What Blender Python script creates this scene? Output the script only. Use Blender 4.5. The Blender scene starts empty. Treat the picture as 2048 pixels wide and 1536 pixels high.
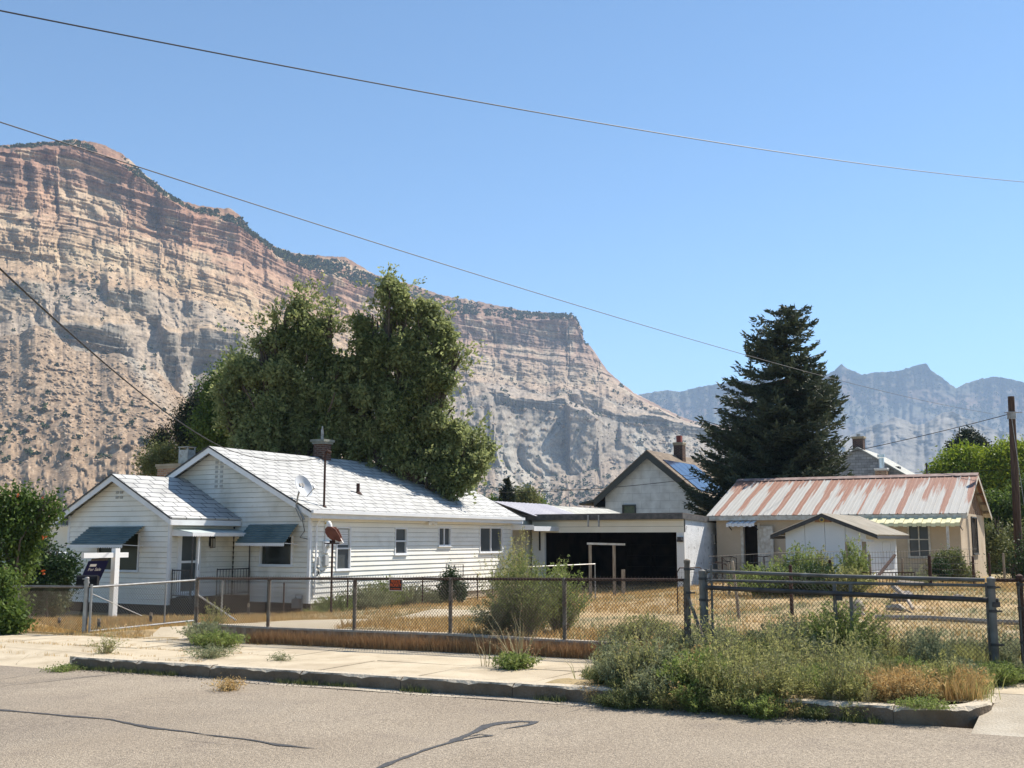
import bpy, math, random
import numpy as np
from mathutils import Vector, Matrix
# ------------------------------------------------------------------ camera, sky, sun, exposure
SC = bpy.context.scene
COL = SC.collection
FPX, PITCH, CAMZ = 2200.0, math.radians(8.02), 1.8          # photo is 2048 x 1536
cam_d = bpy.data.cameras.new("camera"); cam = bpy.data.objects.new("camera", cam_d); COL.objects.link(cam)
cam_d.sensor_width = 36.0; cam_d.lens = FPX/2048*36.0; cam_d.clip_start = 0.1; cam_d.clip_end = 30000
cam.location = (0, 0, CAMZ); cam.rotation_euler = (math.pi/2+PITCH, 0, 0)
SC.camera = cam
SUN = Vector((0.727, 0.489, 1.03)).normalized()               # direction towards the sun: behind right, high
wd = bpy.data.worlds.new("World"); SC.world = wd; wd.use_nodes = True
nt = wd.node_tree; nt.nodes.clear()
sky = nt.nodes.new('ShaderNodeTexSky'); sky.sky_type = 'NISHITA'; sky.sun_disc = False
sky.sun_elevation = math.asin(SUN.z); sky.sun_rotation = math.atan2(SUN.x, SUN.y)
sky.altitude = 1700; sky.air_density = 1.0; sky.dust_density = 0.3; sky.ozone_density = 1.2
bg = nt.nodes.new('ShaderNodeBackground'); bg.inputs[1].default_value = 0.090
ow = nt.nodes.new('ShaderNodeOutputWorld')
sm = nt.nodes.new('ShaderNodeMix'); sm.data_type = 'RGBA'; sm.blend_type = 'MULTIPLY'; sm.inputs[0].default_value = 1.0; sm.inputs[7].default_value = (.76, .96, 1.04, 1)
nt.links.new(sky.outputs[0], sm.inputs[6]); nt.links.new(sm.outputs[2], bg.inputs[0]); nt.links.new(bg.outputs[0], ow.inputs[0])
sl = bpy.data.lights.new("sun", 'SUN'); sl.energy = 4.8; sl.angle = math.radians(0.5); sl.color = (1.0, 0.93, 0.82)
so = bpy.data.objects.new("sun", sl); COL.objects.link(so); so.rotation_euler = SUN.to_track_quat('Z', 'Y').to_euler()
so.location = (30, 20, 60)
SC.view_settings.view_transform = 'Standard'; SC.view_settings.look = 'None'
SC.view_settings.exposure = 0.90; SC.view_settings.gamma = 1.0
HAZE = 0.00012
SC.cycles.volume_bounces = 1; SC.cycles.max_bounces = 6; SC.cycles.transparent_max_bounces = 8
SC.cycles.use_denoising = True

# ------------------------------------------------------------------ helpers
random.seed(4); RNG = np.random.default_rng(11)
def link(o, parent=None):
    COL.objects.link(o)
    if parent is not None: o.parent = parent
    return o
def tag(o, label=None, cat=None, group=None, kind=None):
    if label: o['label'] = label
    if cat: o['category'] = cat
    if group: o['group'] = group
    if kind: o['kind'] = kind
    return o
def thing(name, label, cat, loc=(0, 0, 0), rz=0.0, group=None):
    o = bpy.data.objects.new(name, None); o.empty_display_size = 0.2
    COL.objects.link(o); o.location = loc; o.rotation_euler = (0, 0, rz)
    return tag(o, label, cat, group)
def copy_tree(o, parent=None):
    c = o.copy(); COL.objects.link(c); c.parent = parent
    for ch in list(o.children): copy_tree(ch, c)
    return c
TH = math.radians(28.9)
UX = np.array([math.sin(TH), math.cos(TH)])      # back, away from the street
WX = np.array([-math.cos(TH), math.sin(TH)])     # left, along the street
RZ = math.atan2(UX[1], UX[0])
cp, sp = math.cos(PITCH), math.sin(PITCH)
def ray(px, py):
    dx = (px-1024)/FPX; dy = (768-py)/FPX
    return np.array([dx, cp-dy*sp, sp+dy*cp])
CAM = np.array([0, 0, CAMZ])
def U(px, py, D):
    r = ray(px, py); return CAM + r*(D/r[1])
def UZ(px, D, z):
    return np.array([(px-1024)/FPX*(D*cp+(z-CAMZ)*sp), D, z])
P0 = np.array([0.44, 12.74])
def sd(x, y):
    dx = x-P0[0]; dy = y-P0[1]
    return dx*WX[0]+dy*WX[1], dx*UX[0]+dy*UX[1]
def xy(s, d):
    return P0[0]+WX[0]*s+UX[0]*d, P0[1]+WX[1]*s+UX[1]*d
CTRL = [(450,1246,18.9),(700,1257,17.9),(1000,1274,16.8),(1128,1280,16.4),(1375,1306,15.6),(1975,1338,13.6),(100,1262,22.5),(300,1258,22.5),(395,1262,20),
        (200,1236,32.5),(330,1236,32.5),(616,1231,34.2),(700,1222,36.5),(850,1205,40),(1000,1195,44.5),(700,1237,28),(900,1215,29),
        (1100,1186,43),(1230,1179,46),(1430,1168,46),(1640,1158,37),(1927,1160,42),(1990,1152,49),(1500,1195,29),(1800,1195,27),(2040,1190,27),(1750,1245,20),(2030,1258,19),(1250,1225,26)]
CP = []
for px, py, D in CTRL:
    p = U(px, py, D); s_, d_ = sd(p[0], p[1]); CP.append((s_, d_, p[2]))
for s_ in (-60, -30, 0, 30, 60):
    for d_ in (70, 120): CP.append((s_, d_, 0.2))
CP = np.array(CP)
def zst(s): return -0.01*np.clip(s, -60, 60)
def gz(x, y):
    x = np.asarray(x, float); y = np.asarray(y, float)
    s, d = sd(x, y)
    num = 0; den = 0
    for a, b, z in CP:
        w = 1.0/(((s-a)**2+(d-b)**2)+1.2)**1.6
        num = num+w*z; den = den+w
    yard = num/den
    st = zst(s)+np.where(d < 0, 0.0, 0.152)
    gate = np.clip((s-5.6)/0.5, 0, 1)*np.clip((9.6-s)/0.5, 0, 1)
    t = np.clip((d-3.22)/(0.10+2.3*gate), 0, 1)
    z = st*(1-t)+yard*t
    t2 = np.clip((d-250)/200, 0, 1)
    return z*(1-t2)+(-0.5)*t2
def G(px, D, dz=0.0):
    x = (px-1024)/FPX*(D*cp-1.8*sp)
    return Vector((x, D, float(gz(x, D))+dz))
class Frame:
    def __init__(s, px, D, z):
        s.z = z; p = UZ(px, D, z); s.o = p[:2]
    def w(s, x, y, z): 
        q = s.o+UX*x+WX*y; return np.array([q[0], q[1], s.z+z])
    def root(s, *a, **k): return thing(*a, loc=(s.o[0], s.o[1], s.z), rz=RZ, **k)
    def inv(s, p):
        d = p[:2]-s.o; return np.array([d@UX, d@WX, p[2]-s.z])
    def hx(s, px, py, x=0.0):
        r = ray(px, py); o = s.o+UX*x
        t = ((o-CAM[:2])@UX)/(r[:2]@UX); return s.inv(CAM+r*t)
    def hy(s, px, py, y=0.0):
        r = ray(px, py); o = s.o+WX*y
        t = ((o-CAM[:2])@WX)/(r[:2]@WX); return s.inv(CAM+r*t)
    def hp(s, px, py, p0, n):            # local plane
        r = ray(px, py); rl = np.array([r[:2]@UX, r[:2]@WX, r[2]]); c = s.inv(CAM)
        t = ((np.array(p0)-c)@np.array(n))/(rl@np.array(n)); return c+rl*t

# numpy noise
def _h(ix, iy, iz, seed):
    n = (ix*73856093) ^ (iy*19349663) ^ (iz*83492791) ^ (seed*2654435761 & 0x7fffffff)
    n = n & 0xffffffff
    n = ((n >> 13) ^ n)*1274126177 & 0xffffffff
    n = ((n >> 16) ^ n)*668265263 & 0xffffffff
    return (((n >> 15) ^ n) & 0xffffff)/float(0xffffff)
def vn(x, y, z=0.0, seed=0):
    x, y, z = np.broadcast_arrays(np.asarray(x, float), np.asarray(y, float), np.asarray(z, float))
    ix = np.floor(x).astype(np.int64); iy = np.floor(y).astype(np.int64); iz = np.floor(z).astype(np.int64)
    fx = x-ix; fy = y-iy; fz = z-iz
    fx = fx*fx*(3-2*fx); fy = fy*fy*(3-2*fy); fz = fz*fz*(3-2*fz)
    r = 0
    for a in (0, 1):
        for b in (0, 1):
            for c in (0, 1):
                r = r+_h(ix+a, iy+b, iz+c, seed)*(fx if a else 1-fx)*(fy if b else 1-fy)*(fz if c else 1-fz)
    return r*2-1
def fbm(x, y, z=0.0, seed=0, o=4, g=0.5):
    r = 0; a = 1.0; f = 1.0
    for i in range(o):
        r = r+a*vn(x*f, y*f, np.asarray(z)*f, seed+i*17); a *= g; f *= 2.03
    return r
def ridge(x, y, z=0.0, seed=0, o=4):
    r = 0; a = 1.0; f = 1.0
    for i in range(o):
        r = r+a*(1-2*np.abs(vn(x*f, y*f, np.asarray(z)*f, seed+i*17))); a *= 0.5; f *= 2.03
    return r

# ------------------------------------------------------------------ materials
MATS = {}
def mat(name, col, rough=0.8, col2=None, scale=3.0, bump=0.0, bscale=None, metal=0.0, stains=None, detail=6, spec=0.3, stretch=None, contrast=(0.35, 0.65), attr=None, transl=0.0, extra=None):
    if name in MATS: return MATS[name]
    m = bpy.data.materials.new(name); m.use_nodes = True; MATS[name] = m
    n = m.node_tree.nodes; l = m.node_tree.links; b = n['Principled BSDF']
    b.inputs['Roughness'].default_value = rough; b.inputs['Metallic'].default_value = metal
    b.inputs['Specular IOR Level'].default_value = spec
    tc = n.new('ShaderNodeTexCoord'); mp = n.new('ShaderNodeMapping')
    l.new(tc.outputs['Object'], mp.inputs[0])
    if stretch: mp.inputs['Scale'].default_value = stretch
    def noise(sc, det=detail, dist=0.0):
        t = n.new('ShaderNodeTexNoise'); t.inputs['Scale'].default_value = sc; t.inputs['Detail'].default_value = det
        t.inputs['Distortion'].default_value = dist
        l.new(mp.outputs[0], t.inputs[0]); return t.outputs[0]
    def ramp(src, lo, hi, c0, c1):
        r = n.new('ShaderNodeValToRGB'); r.color_ramp.elements[0].position = lo; r.color_ramp.elements[1].position = hi
        r.color_ramp.elements[0].color = (*c0, 1); r.color_ramp.elements[1].color = (*c1, 1)
        l.new(src, r.inputs[0]); return r.outputs[0]
    def mixc(fac, a, bb, mode='MIX'):
        x = n.new('ShaderNodeMix'); x.data_type = 'RGBA'; x.blend_type = mode
        for s_, v in ((0, fac), (6, a), (7, bb)):
            if isinstance(v, (int, float)): x.inputs[s_].default_value = v
            elif isinstance(v, tuple): x.inputs[s_].default_value = (*v, 1)
            else: l.new(v, x.inputs[s_])
        return x.outputs[2]
    if attr:
        at = n.new('ShaderNodeAttribute'); at.attribute_name = attr
        if col2 is not None: c = mixc(at.outputs['Fac'], col, col2)
        else: c = at.outputs['Color']
    elif col2 is not None:
        c = ramp(noise(scale), contrast[0], contrast[1], col, col2)
    else:
        c = mixc(1.0, col, (1, 1, 1), 'MULTIPLY')
    if stains:
        for (sc, colr, lo, hi, amt) in stains:
            f = ramp(noise(sc), lo, hi, (0, 0, 0), (amt, amt, amt))
            c = mixc(f, c, colr)
    if extra: c = extra(n, l, tc, mp, noise, ramp, mixc, c, b)
    if c is not None: l.new(c, b.inputs['Base Color'])
    if bump:
        bp = n.new('ShaderNodeBump'); bp.inputs['Strength'].default_value = min(1, bump); bp.inputs['Distance'].default_value = 0.02*max(1, bump)
        l.new(noise(bscale or scale*4), bp.inputs['Height']); l.new(bp.outputs[0], b.inputs['Normal'])
    if transl:
        o = n['Material Output']; t = n.new('ShaderNodeBsdfTranslucent'); mx = n.new('ShaderNodeMixShader'); mx.inputs[0].default_value = transl
        if c is not None: l.new(c, t.inputs[0])
        l.new(b.outputs[0], mx.inputs[1]); l.new(t.outputs[0], mx.inputs[2]); l.new(mx.outputs[0], o.inputs[0])
    return m

# ------------------------------------------------------------------ mesh builders
def raw_mesh(name, V, F, m=None, parent=None, uv=None, cols=None, smooth=False, off=None):
    """V (n,3) array, F (k,m) int array of equal-size faces"""
    V = np.asarray(V, np.float32)
    if off is not None: V = V-np.asarray(off, np.float32)
    F = np.asarray(F, np.int32); me = bpy.data.meshes.new(name)
    me.vertices.add(len(V)); me.vertices.foreach_set('co', V.ravel())
    k = F.shape[1]; me.loops.add(F.size); me.loops.foreach_set('vertex_index', F.ravel())
    me.polygons.add(len(F)); me.polygons.foreach_set('loop_start', np.arange(0, F.size, k, dtype=np.int32))
    me.polygons.foreach_set('loop_total', np.full(len(F), k, np.int32))
    if smooth: me.polygons.foreach_set('use_smooth', np.ones(len(F), bool))
    me.update(calc_edges=True)
    if cols is not None:
        a = me.color_attributes.new('tint', 'FLOAT_COLOR', 'POINT')
        c = np.asarray(cols, np.float32)
        if c.ndim == 1: c = np.stack([c, c, c], 1)
        c = np.concatenate([c, np.ones((len(c), 1), np.float32)], 1)
        a.data.foreach_set('color', c.ravel())
    if uv is not None:
        u = me.uv_layers.new(name='UVMap'); u.data.foreach_set('uv', np.asarray(uv, np.float32).ravel())
    if m: me.materials.append(m)
    o = bpy.data.objects.new(name, me); link(o, parent); return o
class MB:
    def __init__(s): s.v = []; s.f = []; s.uv = {}
    def add(s, vs, fs):
        b = len(s.v); s.v += [tuple(map(float, p)) for p in vs]; s.f += [tuple(b+i for i in f) for f in fs]; return s
    def split(s, name, m=None, parent=None, off=None, **k):
        """one object for each connected piece"""
        p = list(range(len(s.v)))
        def find(i):
            while p[i] != i: p[i] = p[p[i]]; i = p[i]
            return i
        for f in s.f:
            for i in f[1:]: p[find(i)] = find(f[0])
        gr = {}
        for f in s.f: gr.setdefault(find(f[0]), []).append(f)
        out = []
        for fs in gr.values():
            ids = sorted({i for f in fs for i in f}); mp = {a: b for b, a in enumerate(ids)}
            q = MB(); q.v = [s.v[i] for i in ids]; q.f = [tuple(mp[i] for i in f) for f in fs]; out.append(q.build(name, m, parent, off, **k))
        return out
    def box(s, x0, x1, y0, y1, z0, z1):
        x0, x1 = sorted((x0, x1)); y0, y1 = sorted((y0, y1)); z0, z1 = sorted((z0, z1))
        return s.add([(x0,y0,z0),(x1,y0,z0),(x1,y1,z0),(x0,y1,z0),(x0,y0,z1),(x1,y0,z1),(x1,y1,z1),(x0,y1,z1)],
                     [(0,3,2,1),(4,5,6,7),(0,1,5,4),(1,2,6,5),(2,3,7,6),(3,0,4,7)])
    def bar(s, p, q, wx, wy=None, up=(0, 0, 1)):
        p = Vector(p); q = Vector(q); wy = wy or wx; d = (q-p).normalized(); u = Vector(up)
        if abs(d.dot(u)) > 0.98: u = Vector((1, 0, 0))
        a = d.cross(u).normalized()*(wx/2); b = a.cross(d).normalized()*(wy/2)
        vs = [p-a-b, p+a-b, p+a+b, p-a+b, q-a-b, q+a-b, q+a+b, q-a+b]
        return s.add(vs, [(0,3,2,1),(4,5,6,7),(0,1,5,4),(1,2,6,5),(2,3,7,6),(3,0,4,7)])
    def tube(s, pts, r, n=8, cap=True):
        pts = [Vector(p) for p in pts]; rs = r if isinstance(r, (list, tuple)) else [r]*len(pts); b = len(s.v); ring = []
        prev = None
        for i, p in enumerate(pts):
            d = (pts[min(i+1, len(pts)-1)]-pts[max(i-1, 0)]).normalized()
            if prev is None:
                a = d.cross(Vector((0, 0, 1))) if abs(d.z) < 0.9 else d.cross(Vector((1, 0, 0)))
            else: a = prev-d*prev.dot(d)
            a.normalize(); prev = a; c = d.cross(a)
            for k in range(n):
                t = 2*math.pi*k/n; s.v.append(tuple(p+(a*math.cos(t)+c*math.sin(t))*rs[i]))
        for i in range(len(pts)-1):
            for k in range(n):
                k2 = (k+1) % n; s.f.append((b+i*n+k, b+i*n+k2, b+(i+1)*n+k2, b+(i+1)*n+k))
        if cap:
            s.f.append(tuple(b+k for k in range(n))[::-1]); s.f.append(tuple(b+(len(pts)-1)*n+k for k in range(n)))
        return s
    def prism(s, poly, axis, a0, a1):
        """poly 2D points; axis 0: poly=(y,z), 1: (x,z), 2: (x,y)"""
        def mk(p, a):
            return (a, p[0], p[1]) if axis == 0 else (p[0], a, p[1]) if axis == 1 else (p[0], p[1], a)
        n = len(poly); vs = [mk(p, a0) for p in poly]+[mk(p, a1) for p in poly]
        fs = [tuple(range(n))[::-1], tuple(range(n, 2*n))]+[(i, (i+1) % n, n+(i+1) % n, n+i) for i in range(n)]
        return s.add(vs, fs)
    def slab(s, quad, th):
        """quad: 4 pts top face CCW seen from outside; extruded down along -normal"""
        q = [Vector(p) for p in quad]; nn = (q[1]-q[0]).cross(q[3]-q[0]).normalized()*th
        return s.add(q+[p-nn for p in q], [(0,1,2,3),(7,6,5,4),(0,4,5,1),(1,5,6,2),(2,6,7,3),(3,7,4,0)])
    def build(s, name, m=None, parent=None, off=None, smooth=False, uvf=None, fixn=True):
        me = bpy.data.meshes.new(name); v = s.v
        if off is not None: v = [(a-off[0], b-off[1], c-off[2]) for a, b, c in v]
        me.from_pydata(v, [], s.f); me.update()
        if fixn:
            import bmesh
            bm = bmesh.new(); bm.from_mesh(me); bmesh.ops.recalc_face_normals(bm, faces=bm.faces); bm.to_mesh(me); bm.free()
        if smooth:
            for p in me.polygons: p.use_smooth = True
            try: me.set_sharp_from_angle(angle=math.radians(40))
            except Exception: pass
        if uvf:
            u = me.uv_layers.new(name='UVMap')
            for lp in me.loops:
                u.data[lp.index].uv = uvf(me.vertices[lp.vertex_index].co)
        if m: me.materials.append(m)
        o = bpy.data.objects.new(name, me); link(o, parent); return o
def lathe(mb, prof, c=(0, 0, 0), n=16):
    b = len(mb.v)
    for r, z in prof:
        for k in range(n):
            t = 2*math.pi*k/n; mb.v.append((c[0]+r*math.cos(t), c[1]+r*math.sin(t), c[2]+z))
    for i in range(len(prof)-1):
        for k in range(n):
            k2 = (k+1) % n; mb.f.append((b+i*n+k, b+i*n+k2, b+(i+1)*n+k2, b+(i+1)*n+k))
    return mb
def leaf_faces(P, size, aspect=0.5, dirs=None, jit=1.0, rng=RNG, flat=0.0):
    """diamond leaves at points P -> V,F"""
    n = len(P); a = rng.normal(size=(n, 3))
    if dirs is not None: a = dirs+a*jit
    a /= np.linalg.norm(a, axis=1)[:, None]+1e-9
    b = rng.normal(size=(n, 3)); b[:, 2] *= (1-flat); b -= a*(a*b).sum(1)[:, None]; b /= np.linalg.norm(b, axis=1)[:, None]+1e-9
    s = np.asarray(size)*(0.6+0.8*rng.random(n)) if np.ndim(size) == 0 else size
    s = s[:, None]
    V = np.stack([P-a*s*0.5, P+b*s*aspect*0.5-a*s*0.05, P+a*s*0.5, P-b*s*aspect*0.5-a*s*0.05], 1).reshape(-1, 3)
    F = np.arange(4*n).reshape(n, 4); return V, F
def text_obj(txt, size, m, parent, loc, rot, name='lettering', align='CENTER', squash=1.0):
    c = bpy.data.curves.new(name, 'FONT'); c.body = txt; c.size = size; c.align_x = align; c.align_y = 'CENTER'; c.extrude = 0.001
    t = bpy.data.objects.new(name, c); COL.objects.link(t)
    bpy.context.view_layer.update()
    me = bpy.data.meshes.new_from_object(t.evaluated_get(bpy.context.evaluated_depsgraph_get()))
    bpy.data.objects.remove(t); me.materials.clear(); me.materials.append(m)
    o = bpy.data.objects.new(name, me); link(o, parent); o.location = loc; o.rotation_euler = rot; o.scale = (squash, 1, 1); return o
# ------------------------------------------------------------------ far terrain
m_rock = mat('canyon_rock', (1, 1, 1), 0.95, attr='tint', bump=1.0, bscale=0.5, spec=0.05,
    extra=lambda n, l, tc, mp, noise, ramp, mixc, c, b: mixc(1.0, mixc(1.0, c, ramp(noise(0.35, 8), 0.3, 0.7, (0.72, 0.72, 0.72), (1.25, 1.25, 1.25)), 'MULTIPLY'), ramp(noise(0.06, 6), 0.3, 0.7, (0.88, 0.86, 0.84), (1.1, 1.1, 1.1)), 'MULTIPLY'))
def interp(xs, tab): 
    t = np.array(tab, float); return np.interp(xs, t[:, 0], t[:, 1])
def sheet(name, pxs, levels, amps, colf, seed, sky_jit=1.5, mesh_rows=None, label_kind='structure'):
    """levels: list of (yArray, DArray) bottom to top; between levels rows are interpolated"""
    Ys = []; Ds = []; K = []
    for i in range(len(levels)-1):
        n = mesh_rows[i]
        for j in range(n):
            t = j/n
            Ys.append(levels[i][0]*(1-t)+levels[i+1][0]*t); Ds.append(levels[i][1]*(1-t)+levels[i+1][1]*t); K.append(i+t)
    Ys.append(levels[-1][0]); Ds.append(levels[-1][1]); K.append(len(levels)-1)
    Y = np.array(Ys); D = np.array(Ds); K = np.array(K)[:, None]+0*Y; PX = np.broadcast_to(pxs, Y.shape)
    dref = levels[min(2, len(levels)-2)][1]; xr_ = (pxs-1024)/2222.0*dref; arc = np.concatenate([[0], np.cumsum(np.hypot(np.diff(xr_), np.diff(dref)*.6))]); arc = arc-np.interp(-230, pxs, arc)
    A = np.broadcast_to(arc, Y.shape)+900.0; Z = CAMZ+(1078-Y)/2222.0*D
    dD, dY = amps(A, Z, K, PX, Y, D)
    D2 = D+dD; Y2 = Y+dY
    dx = (PX-1024)/FPX; dy = (768-Y2)/FPX
    ry = cp-dy*sp; rz = sp+dy*cp
    V = np.stack([dx*D2/ry, D2, CAMZ+rz*D2/ry], -1)
    # a last row behind, going down, so the mountain has a back
    back = V[-1].copy(); back[:, 0] *= 1.25; back[:, 1] *= 1.25; back[:, 2] *= 0.5
    V = np.concatenate([V, back[None]], 0)
    C = colf(A, Z, K, PX, Y, D, dD); C = np.concatenate([C, C[-1:]], 0)
    R, Cn = V.shape[:2]; idx = np.arange(R*Cn).reshape(R, Cn)
    F = np.stack([idx[:-1, :-1], idx[:-1, 1:], idx[1:, 1:], idx[1:, :-1]], -1).reshape(-1, 4)
    o = raw_mesh(name, V.reshape(-1, 3), F, m_rock, cols=np.clip(C.reshape(-1, 3), 0, 1), smooth=False)
    tag(o, kind='structure'); return o, V
def lerpc(t, a, b):
    t = np.clip(t, 0, 1)[..., None]; return a*(1-t)+b*t
def ramp_c(k, stops):
    ks = [s[0] for s in stops]; return np.stack([np.interp(k, ks, [s[1][i] for s in stops]) for i in range(3)], -1)

SKY1 = [(-1500,360),(-1100,330),(-800,345),(-500,310),(-250,300),(-60,294),(0,291),(60,287),(110,282),(150,279),(185,284),(215,293),(245,308),(262,322),(285,345),(320,372),(350,395),(385,408),(430,416),(462,417),(480,430),(495,452),(520,478),(560,497),(590,506),(640,511),(690,514),(715,528),(750,550),(800,562),(850,578),(880,590),(930,598),(1000,612),(1060,623),(1100,626),(1146,629),(1153,640),(1164,655),(1168,686),(1180,692),(1195,712),(1212,738),(1226,750),(1250,772),(1275,790),(1300,802),(1330,818),(1370,837),(1420,848),(1480,855),(1560,862)]
def mk_main():
    px = np.concatenate([np.linspace(-1500, -234, 300), np.linspace(-230, 1540, 1480)]); sk = interp(px, SKY1)
    S = interp(px, [(-230,.79),(0,.89),(150,.935),(300,1.0),(480,1.06),(700,1.3),(900,1.5),(1150,1.65),(1450,1.85),(1560,1.9)])
    tabs = {
     'H': [(0,745),(150,765),(300,812),(480,832),(700,900),(900,925),(1050,940),(1150,950),(1300,915),(1450,925)],
     'G': [(0,672),(150,690),(300,738),(400,744),(500,742),(620,800),(700,830),(900,850),(980,815),(1050,822),(1130,812),(1200,838),(1300,855),(1400,878),(1450,882)],
     'F': [(0,640),(150,650),(300,656),(480,664),(620,740),(700,775),(900,792),(980,790),(1050,795),(1130,800),(1200,828),(1300,832),(1400,850),(1450,852)],
     'E': [(0,597),(150,601),(300,632),(400,640),(480,648),(620,720),(700,760),(900,770),(1050,785),(1150,790),(1300,826),(1450,850)],
     'D': [(0,572),(150,575),(300,588),(400,604),(480,642),(620,708),(700,742),(900,762),(1050,778),(1150,782),(1300,822),(1450,848)],
     'C': [(0,520),(150,520),(300,548),(400,590),(480,632),(620,690),(700,718),(900,742),(1050,762),(1150,770),(1240,775),(1300,815),(1450,845)],
     'B': [(0,370),(150,378),(230,398),(300,440),(480,520),(620,575),(700,602),(900,668),(960,682),(1050,688),(1165,690),(1200,720),(1300,808)],
     'A': [(0,305),(150,296),(230,320),(300,372),(390,428),(480,452),(560,518),(640,545),(700,565),(850,600),(900,622),(1000,640),(1150,636),(1170,690)]}
    off = {'H': -75, 'G': 0, 'F': 3, 'E': 38, 'D': 45, 'C': 100, 'B': 178, 'A': 190}
    wig = 9*fbm(px/60, px*0, seed=3, o=3)
    lv = [(np.full_like(px, 1092.0), 640*S), ]
    ref = np.full_like(px, 1092.0); Ys = []
    for k in 'HGFEDCBA':
        y = interp(px, tabs[k])+wig*(1.0 if k in 'GH' else 0.6 if k in 'FED' else 0.25)+3*fbm(px/18, px*0, seed=ord(k), o=3)
        y = np.maximum(y, sk+2.0*(ord(k)-64)); Ys.append((k, y))
    prevy = np.full_like(px, 1080.0)
    keep1 = np.clip(1-np.abs(px-410)/110, 0, 1)+np.clip(1-np.abs(px-1075)/90, 0, 1)+np.clip(1-np.abs(px-1330)/90, 0, 1)
    fan1 = np.clip(fbm(px/75, px*0, seed=201, o=3)*2.2+.25-2.2*keep1, 0, 1); fan2 = np.clip(fbm(px/60, px*0, seed=211, o=3)*2.2+.25, 0, 1)
    dfan = {'G': -42*fan1, 'F': 24*fan1, 'E': -10*fan2, 'D': 26*fan2}
    for k, y in Ys:
        y = np.minimum(y, prevy-1.5); prevy = y; lv.append((y, 1000*S+off[k]*(0.6+0.4*S)+dfan.get(k, 0)*S))
    lv.append((np.minimum(sk+1.2*fbm(px/7, px*0, seed=5, o=3), prevy-0.5), 1000*S+270*S))
    rows = [95, 50, 60, 34, 30, 46, 120, 70, 22]
    def amps(A, Z, K, PX, Y, D):
        Z0 = Z/(D/1000.0)
        cliff = np.interp(K, [0, 1.8, 2, 3, 3.2, 4, 5, 5.3, 6, 7, 7.05, 8, 8.3, 9], [0, 0.1, 1, 1, .25, .35, .9, .3, .5, .9, 1, 1, .3, .1])
        fm = np.where(K < 3.4, fan1[None, :], fan2[None, :])*np.interp(K, [1.7, 2, 5, 5.2], [0, 1, 1, 0]); cliff = cliff*(1-.85*fm)
        tal = 1-cliff
        flute = ridge(A/38+.5*vn(A/80, Z/40, 0, 25), Z/90, 0, 21, 4)*9+fbm(A/110, Z/200, 0, 22, 3)*26
        joint = np.minimum(ridge(A/9+.6*vn(A/25, Z/30, 0, 27), Z/70, 0, 26, 3), 1.0)*2.6+ridge(A/24, Z/120, 0, 28, 2)*3.2
        block = fbm(A/11, Z/7, 0, 23, 4)*3.0+joint
        led = vn(A/260, (Z+5*vn(A/90, Z/40, 0, 31))/7.5, 0, 33)*5.5+vn(A/90, (Z+2*vn(A/40, 0, 0, 32))/2.6, 0, 34)*2.4
        gul = ridge(A/46+0.9*vn(A/90, Z/60, 0, 41), Z/160, 0, 42, 4)*np.interp(K, [0, .3, 1, 2, 4, 5, 6, 9], [0, 10, 13, 6, 6, 6, 6, 4])*(.55+.6*vn(A/160, Z/200, 0, 49))
        r = fbm(A/9, Z/6, 0, 43, 5)*3.4
        Zw = Z+5*vn(Z/23.0, 0, 0, 35)+3.0*vn(A/130, Z/60, 0, 36)
        def terr(h, sd_):
            q = Zw/h; cell = np.floor(q); f = q-cell
            amp = .45+.55*vn(A/70, cell*3.7, 0, sd_); bl = np.floor(A/(h*1.7)+.8*vn(A/30, cell*1.3, 0, sd_+1)+cell*.37)
            return -(f-.5)*h*.75*np.clip(amp, 0, 1)+(_h(bl.astype(np.int64), cell.astype(np.int64), np.zeros_like(cell).astype(np.int64), sd_+2)-.5)*h*.42
        terr1 = terr(10.5, 140)+terr(3.9, 150)*.9
        strat = np.interp(K, [5.8, 6.2, 7, 8], [0, 1, 1, .6])
        gul = gul*np.interp(PX, [600, 1000, 1500], [1, 1.7, 1.7]); dD = cliff*(flute*0.8+block+led*.8)*.55+cliff*terr1*.8+tal*(gul+r+.25*terr1)+strat*(terr1*.75+led*.3+block*.3+flute*.4)
        edge = np.interp(K, [0, .15], [0, 1])*np.interp(K, [8.6, 9], [1, .5])
        return dD*edge, 0*Y
    def colf(A, Z, K, PX, Y, D, dD):
        Kc = K+0.12*fbm(A/40, Z/14, 0, 61, 3)
        st = [(0, (.40,.31,.23)), (.7, (.42,.34,.26)), (1.3, (.43,.39,.33)), (1.9, (.43,.40,.35)), (2.05, (.27,.262,.245)), (2.9, (.275,.268,.245)), (3.0, (.33,.31,.28)), (3.15, (.46,.38,.29)), (4, (.42,.36,.29)), (4.15, (.29,.28,.25)), (4.95, (.30,.285,.25)), (5.0, (.38,.33,.27)), (5.2, (.44,.345,.255)), (5.8, (.47,.365,.265)), (6.1, (.49,.395,.285)), (6.5, (.48,.365,.27)), (7, (.43,.29,.22)), (7.2, (.34,.24,.19)), (7.9, (.40,.25,.19)), (8.1, (.34,.21,.155)), (9, (.28,.19,.14))]
        C = ramp_c(Kc, st)
        rk = fbm(A/4, Z/3, 0, 62, 4)
        band = vn(A/400, Z/3.2, 0, 63)*.5+vn(A/300, Z/1.4, 0, 64)*.5
        isc = np.interp(K, [1.9, 2.05, 3, 3.1, 4, 4.1, 5, 5.1, 5.8, 6, 8, 8.2], [.3, 1, 1, .2, .2, 1, 1, .15, .2, 1, 1, .3])
        thin = np.clip(vn(A/350, Z/1.1, 0, 67)*2-.55, 0, 1)
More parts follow.
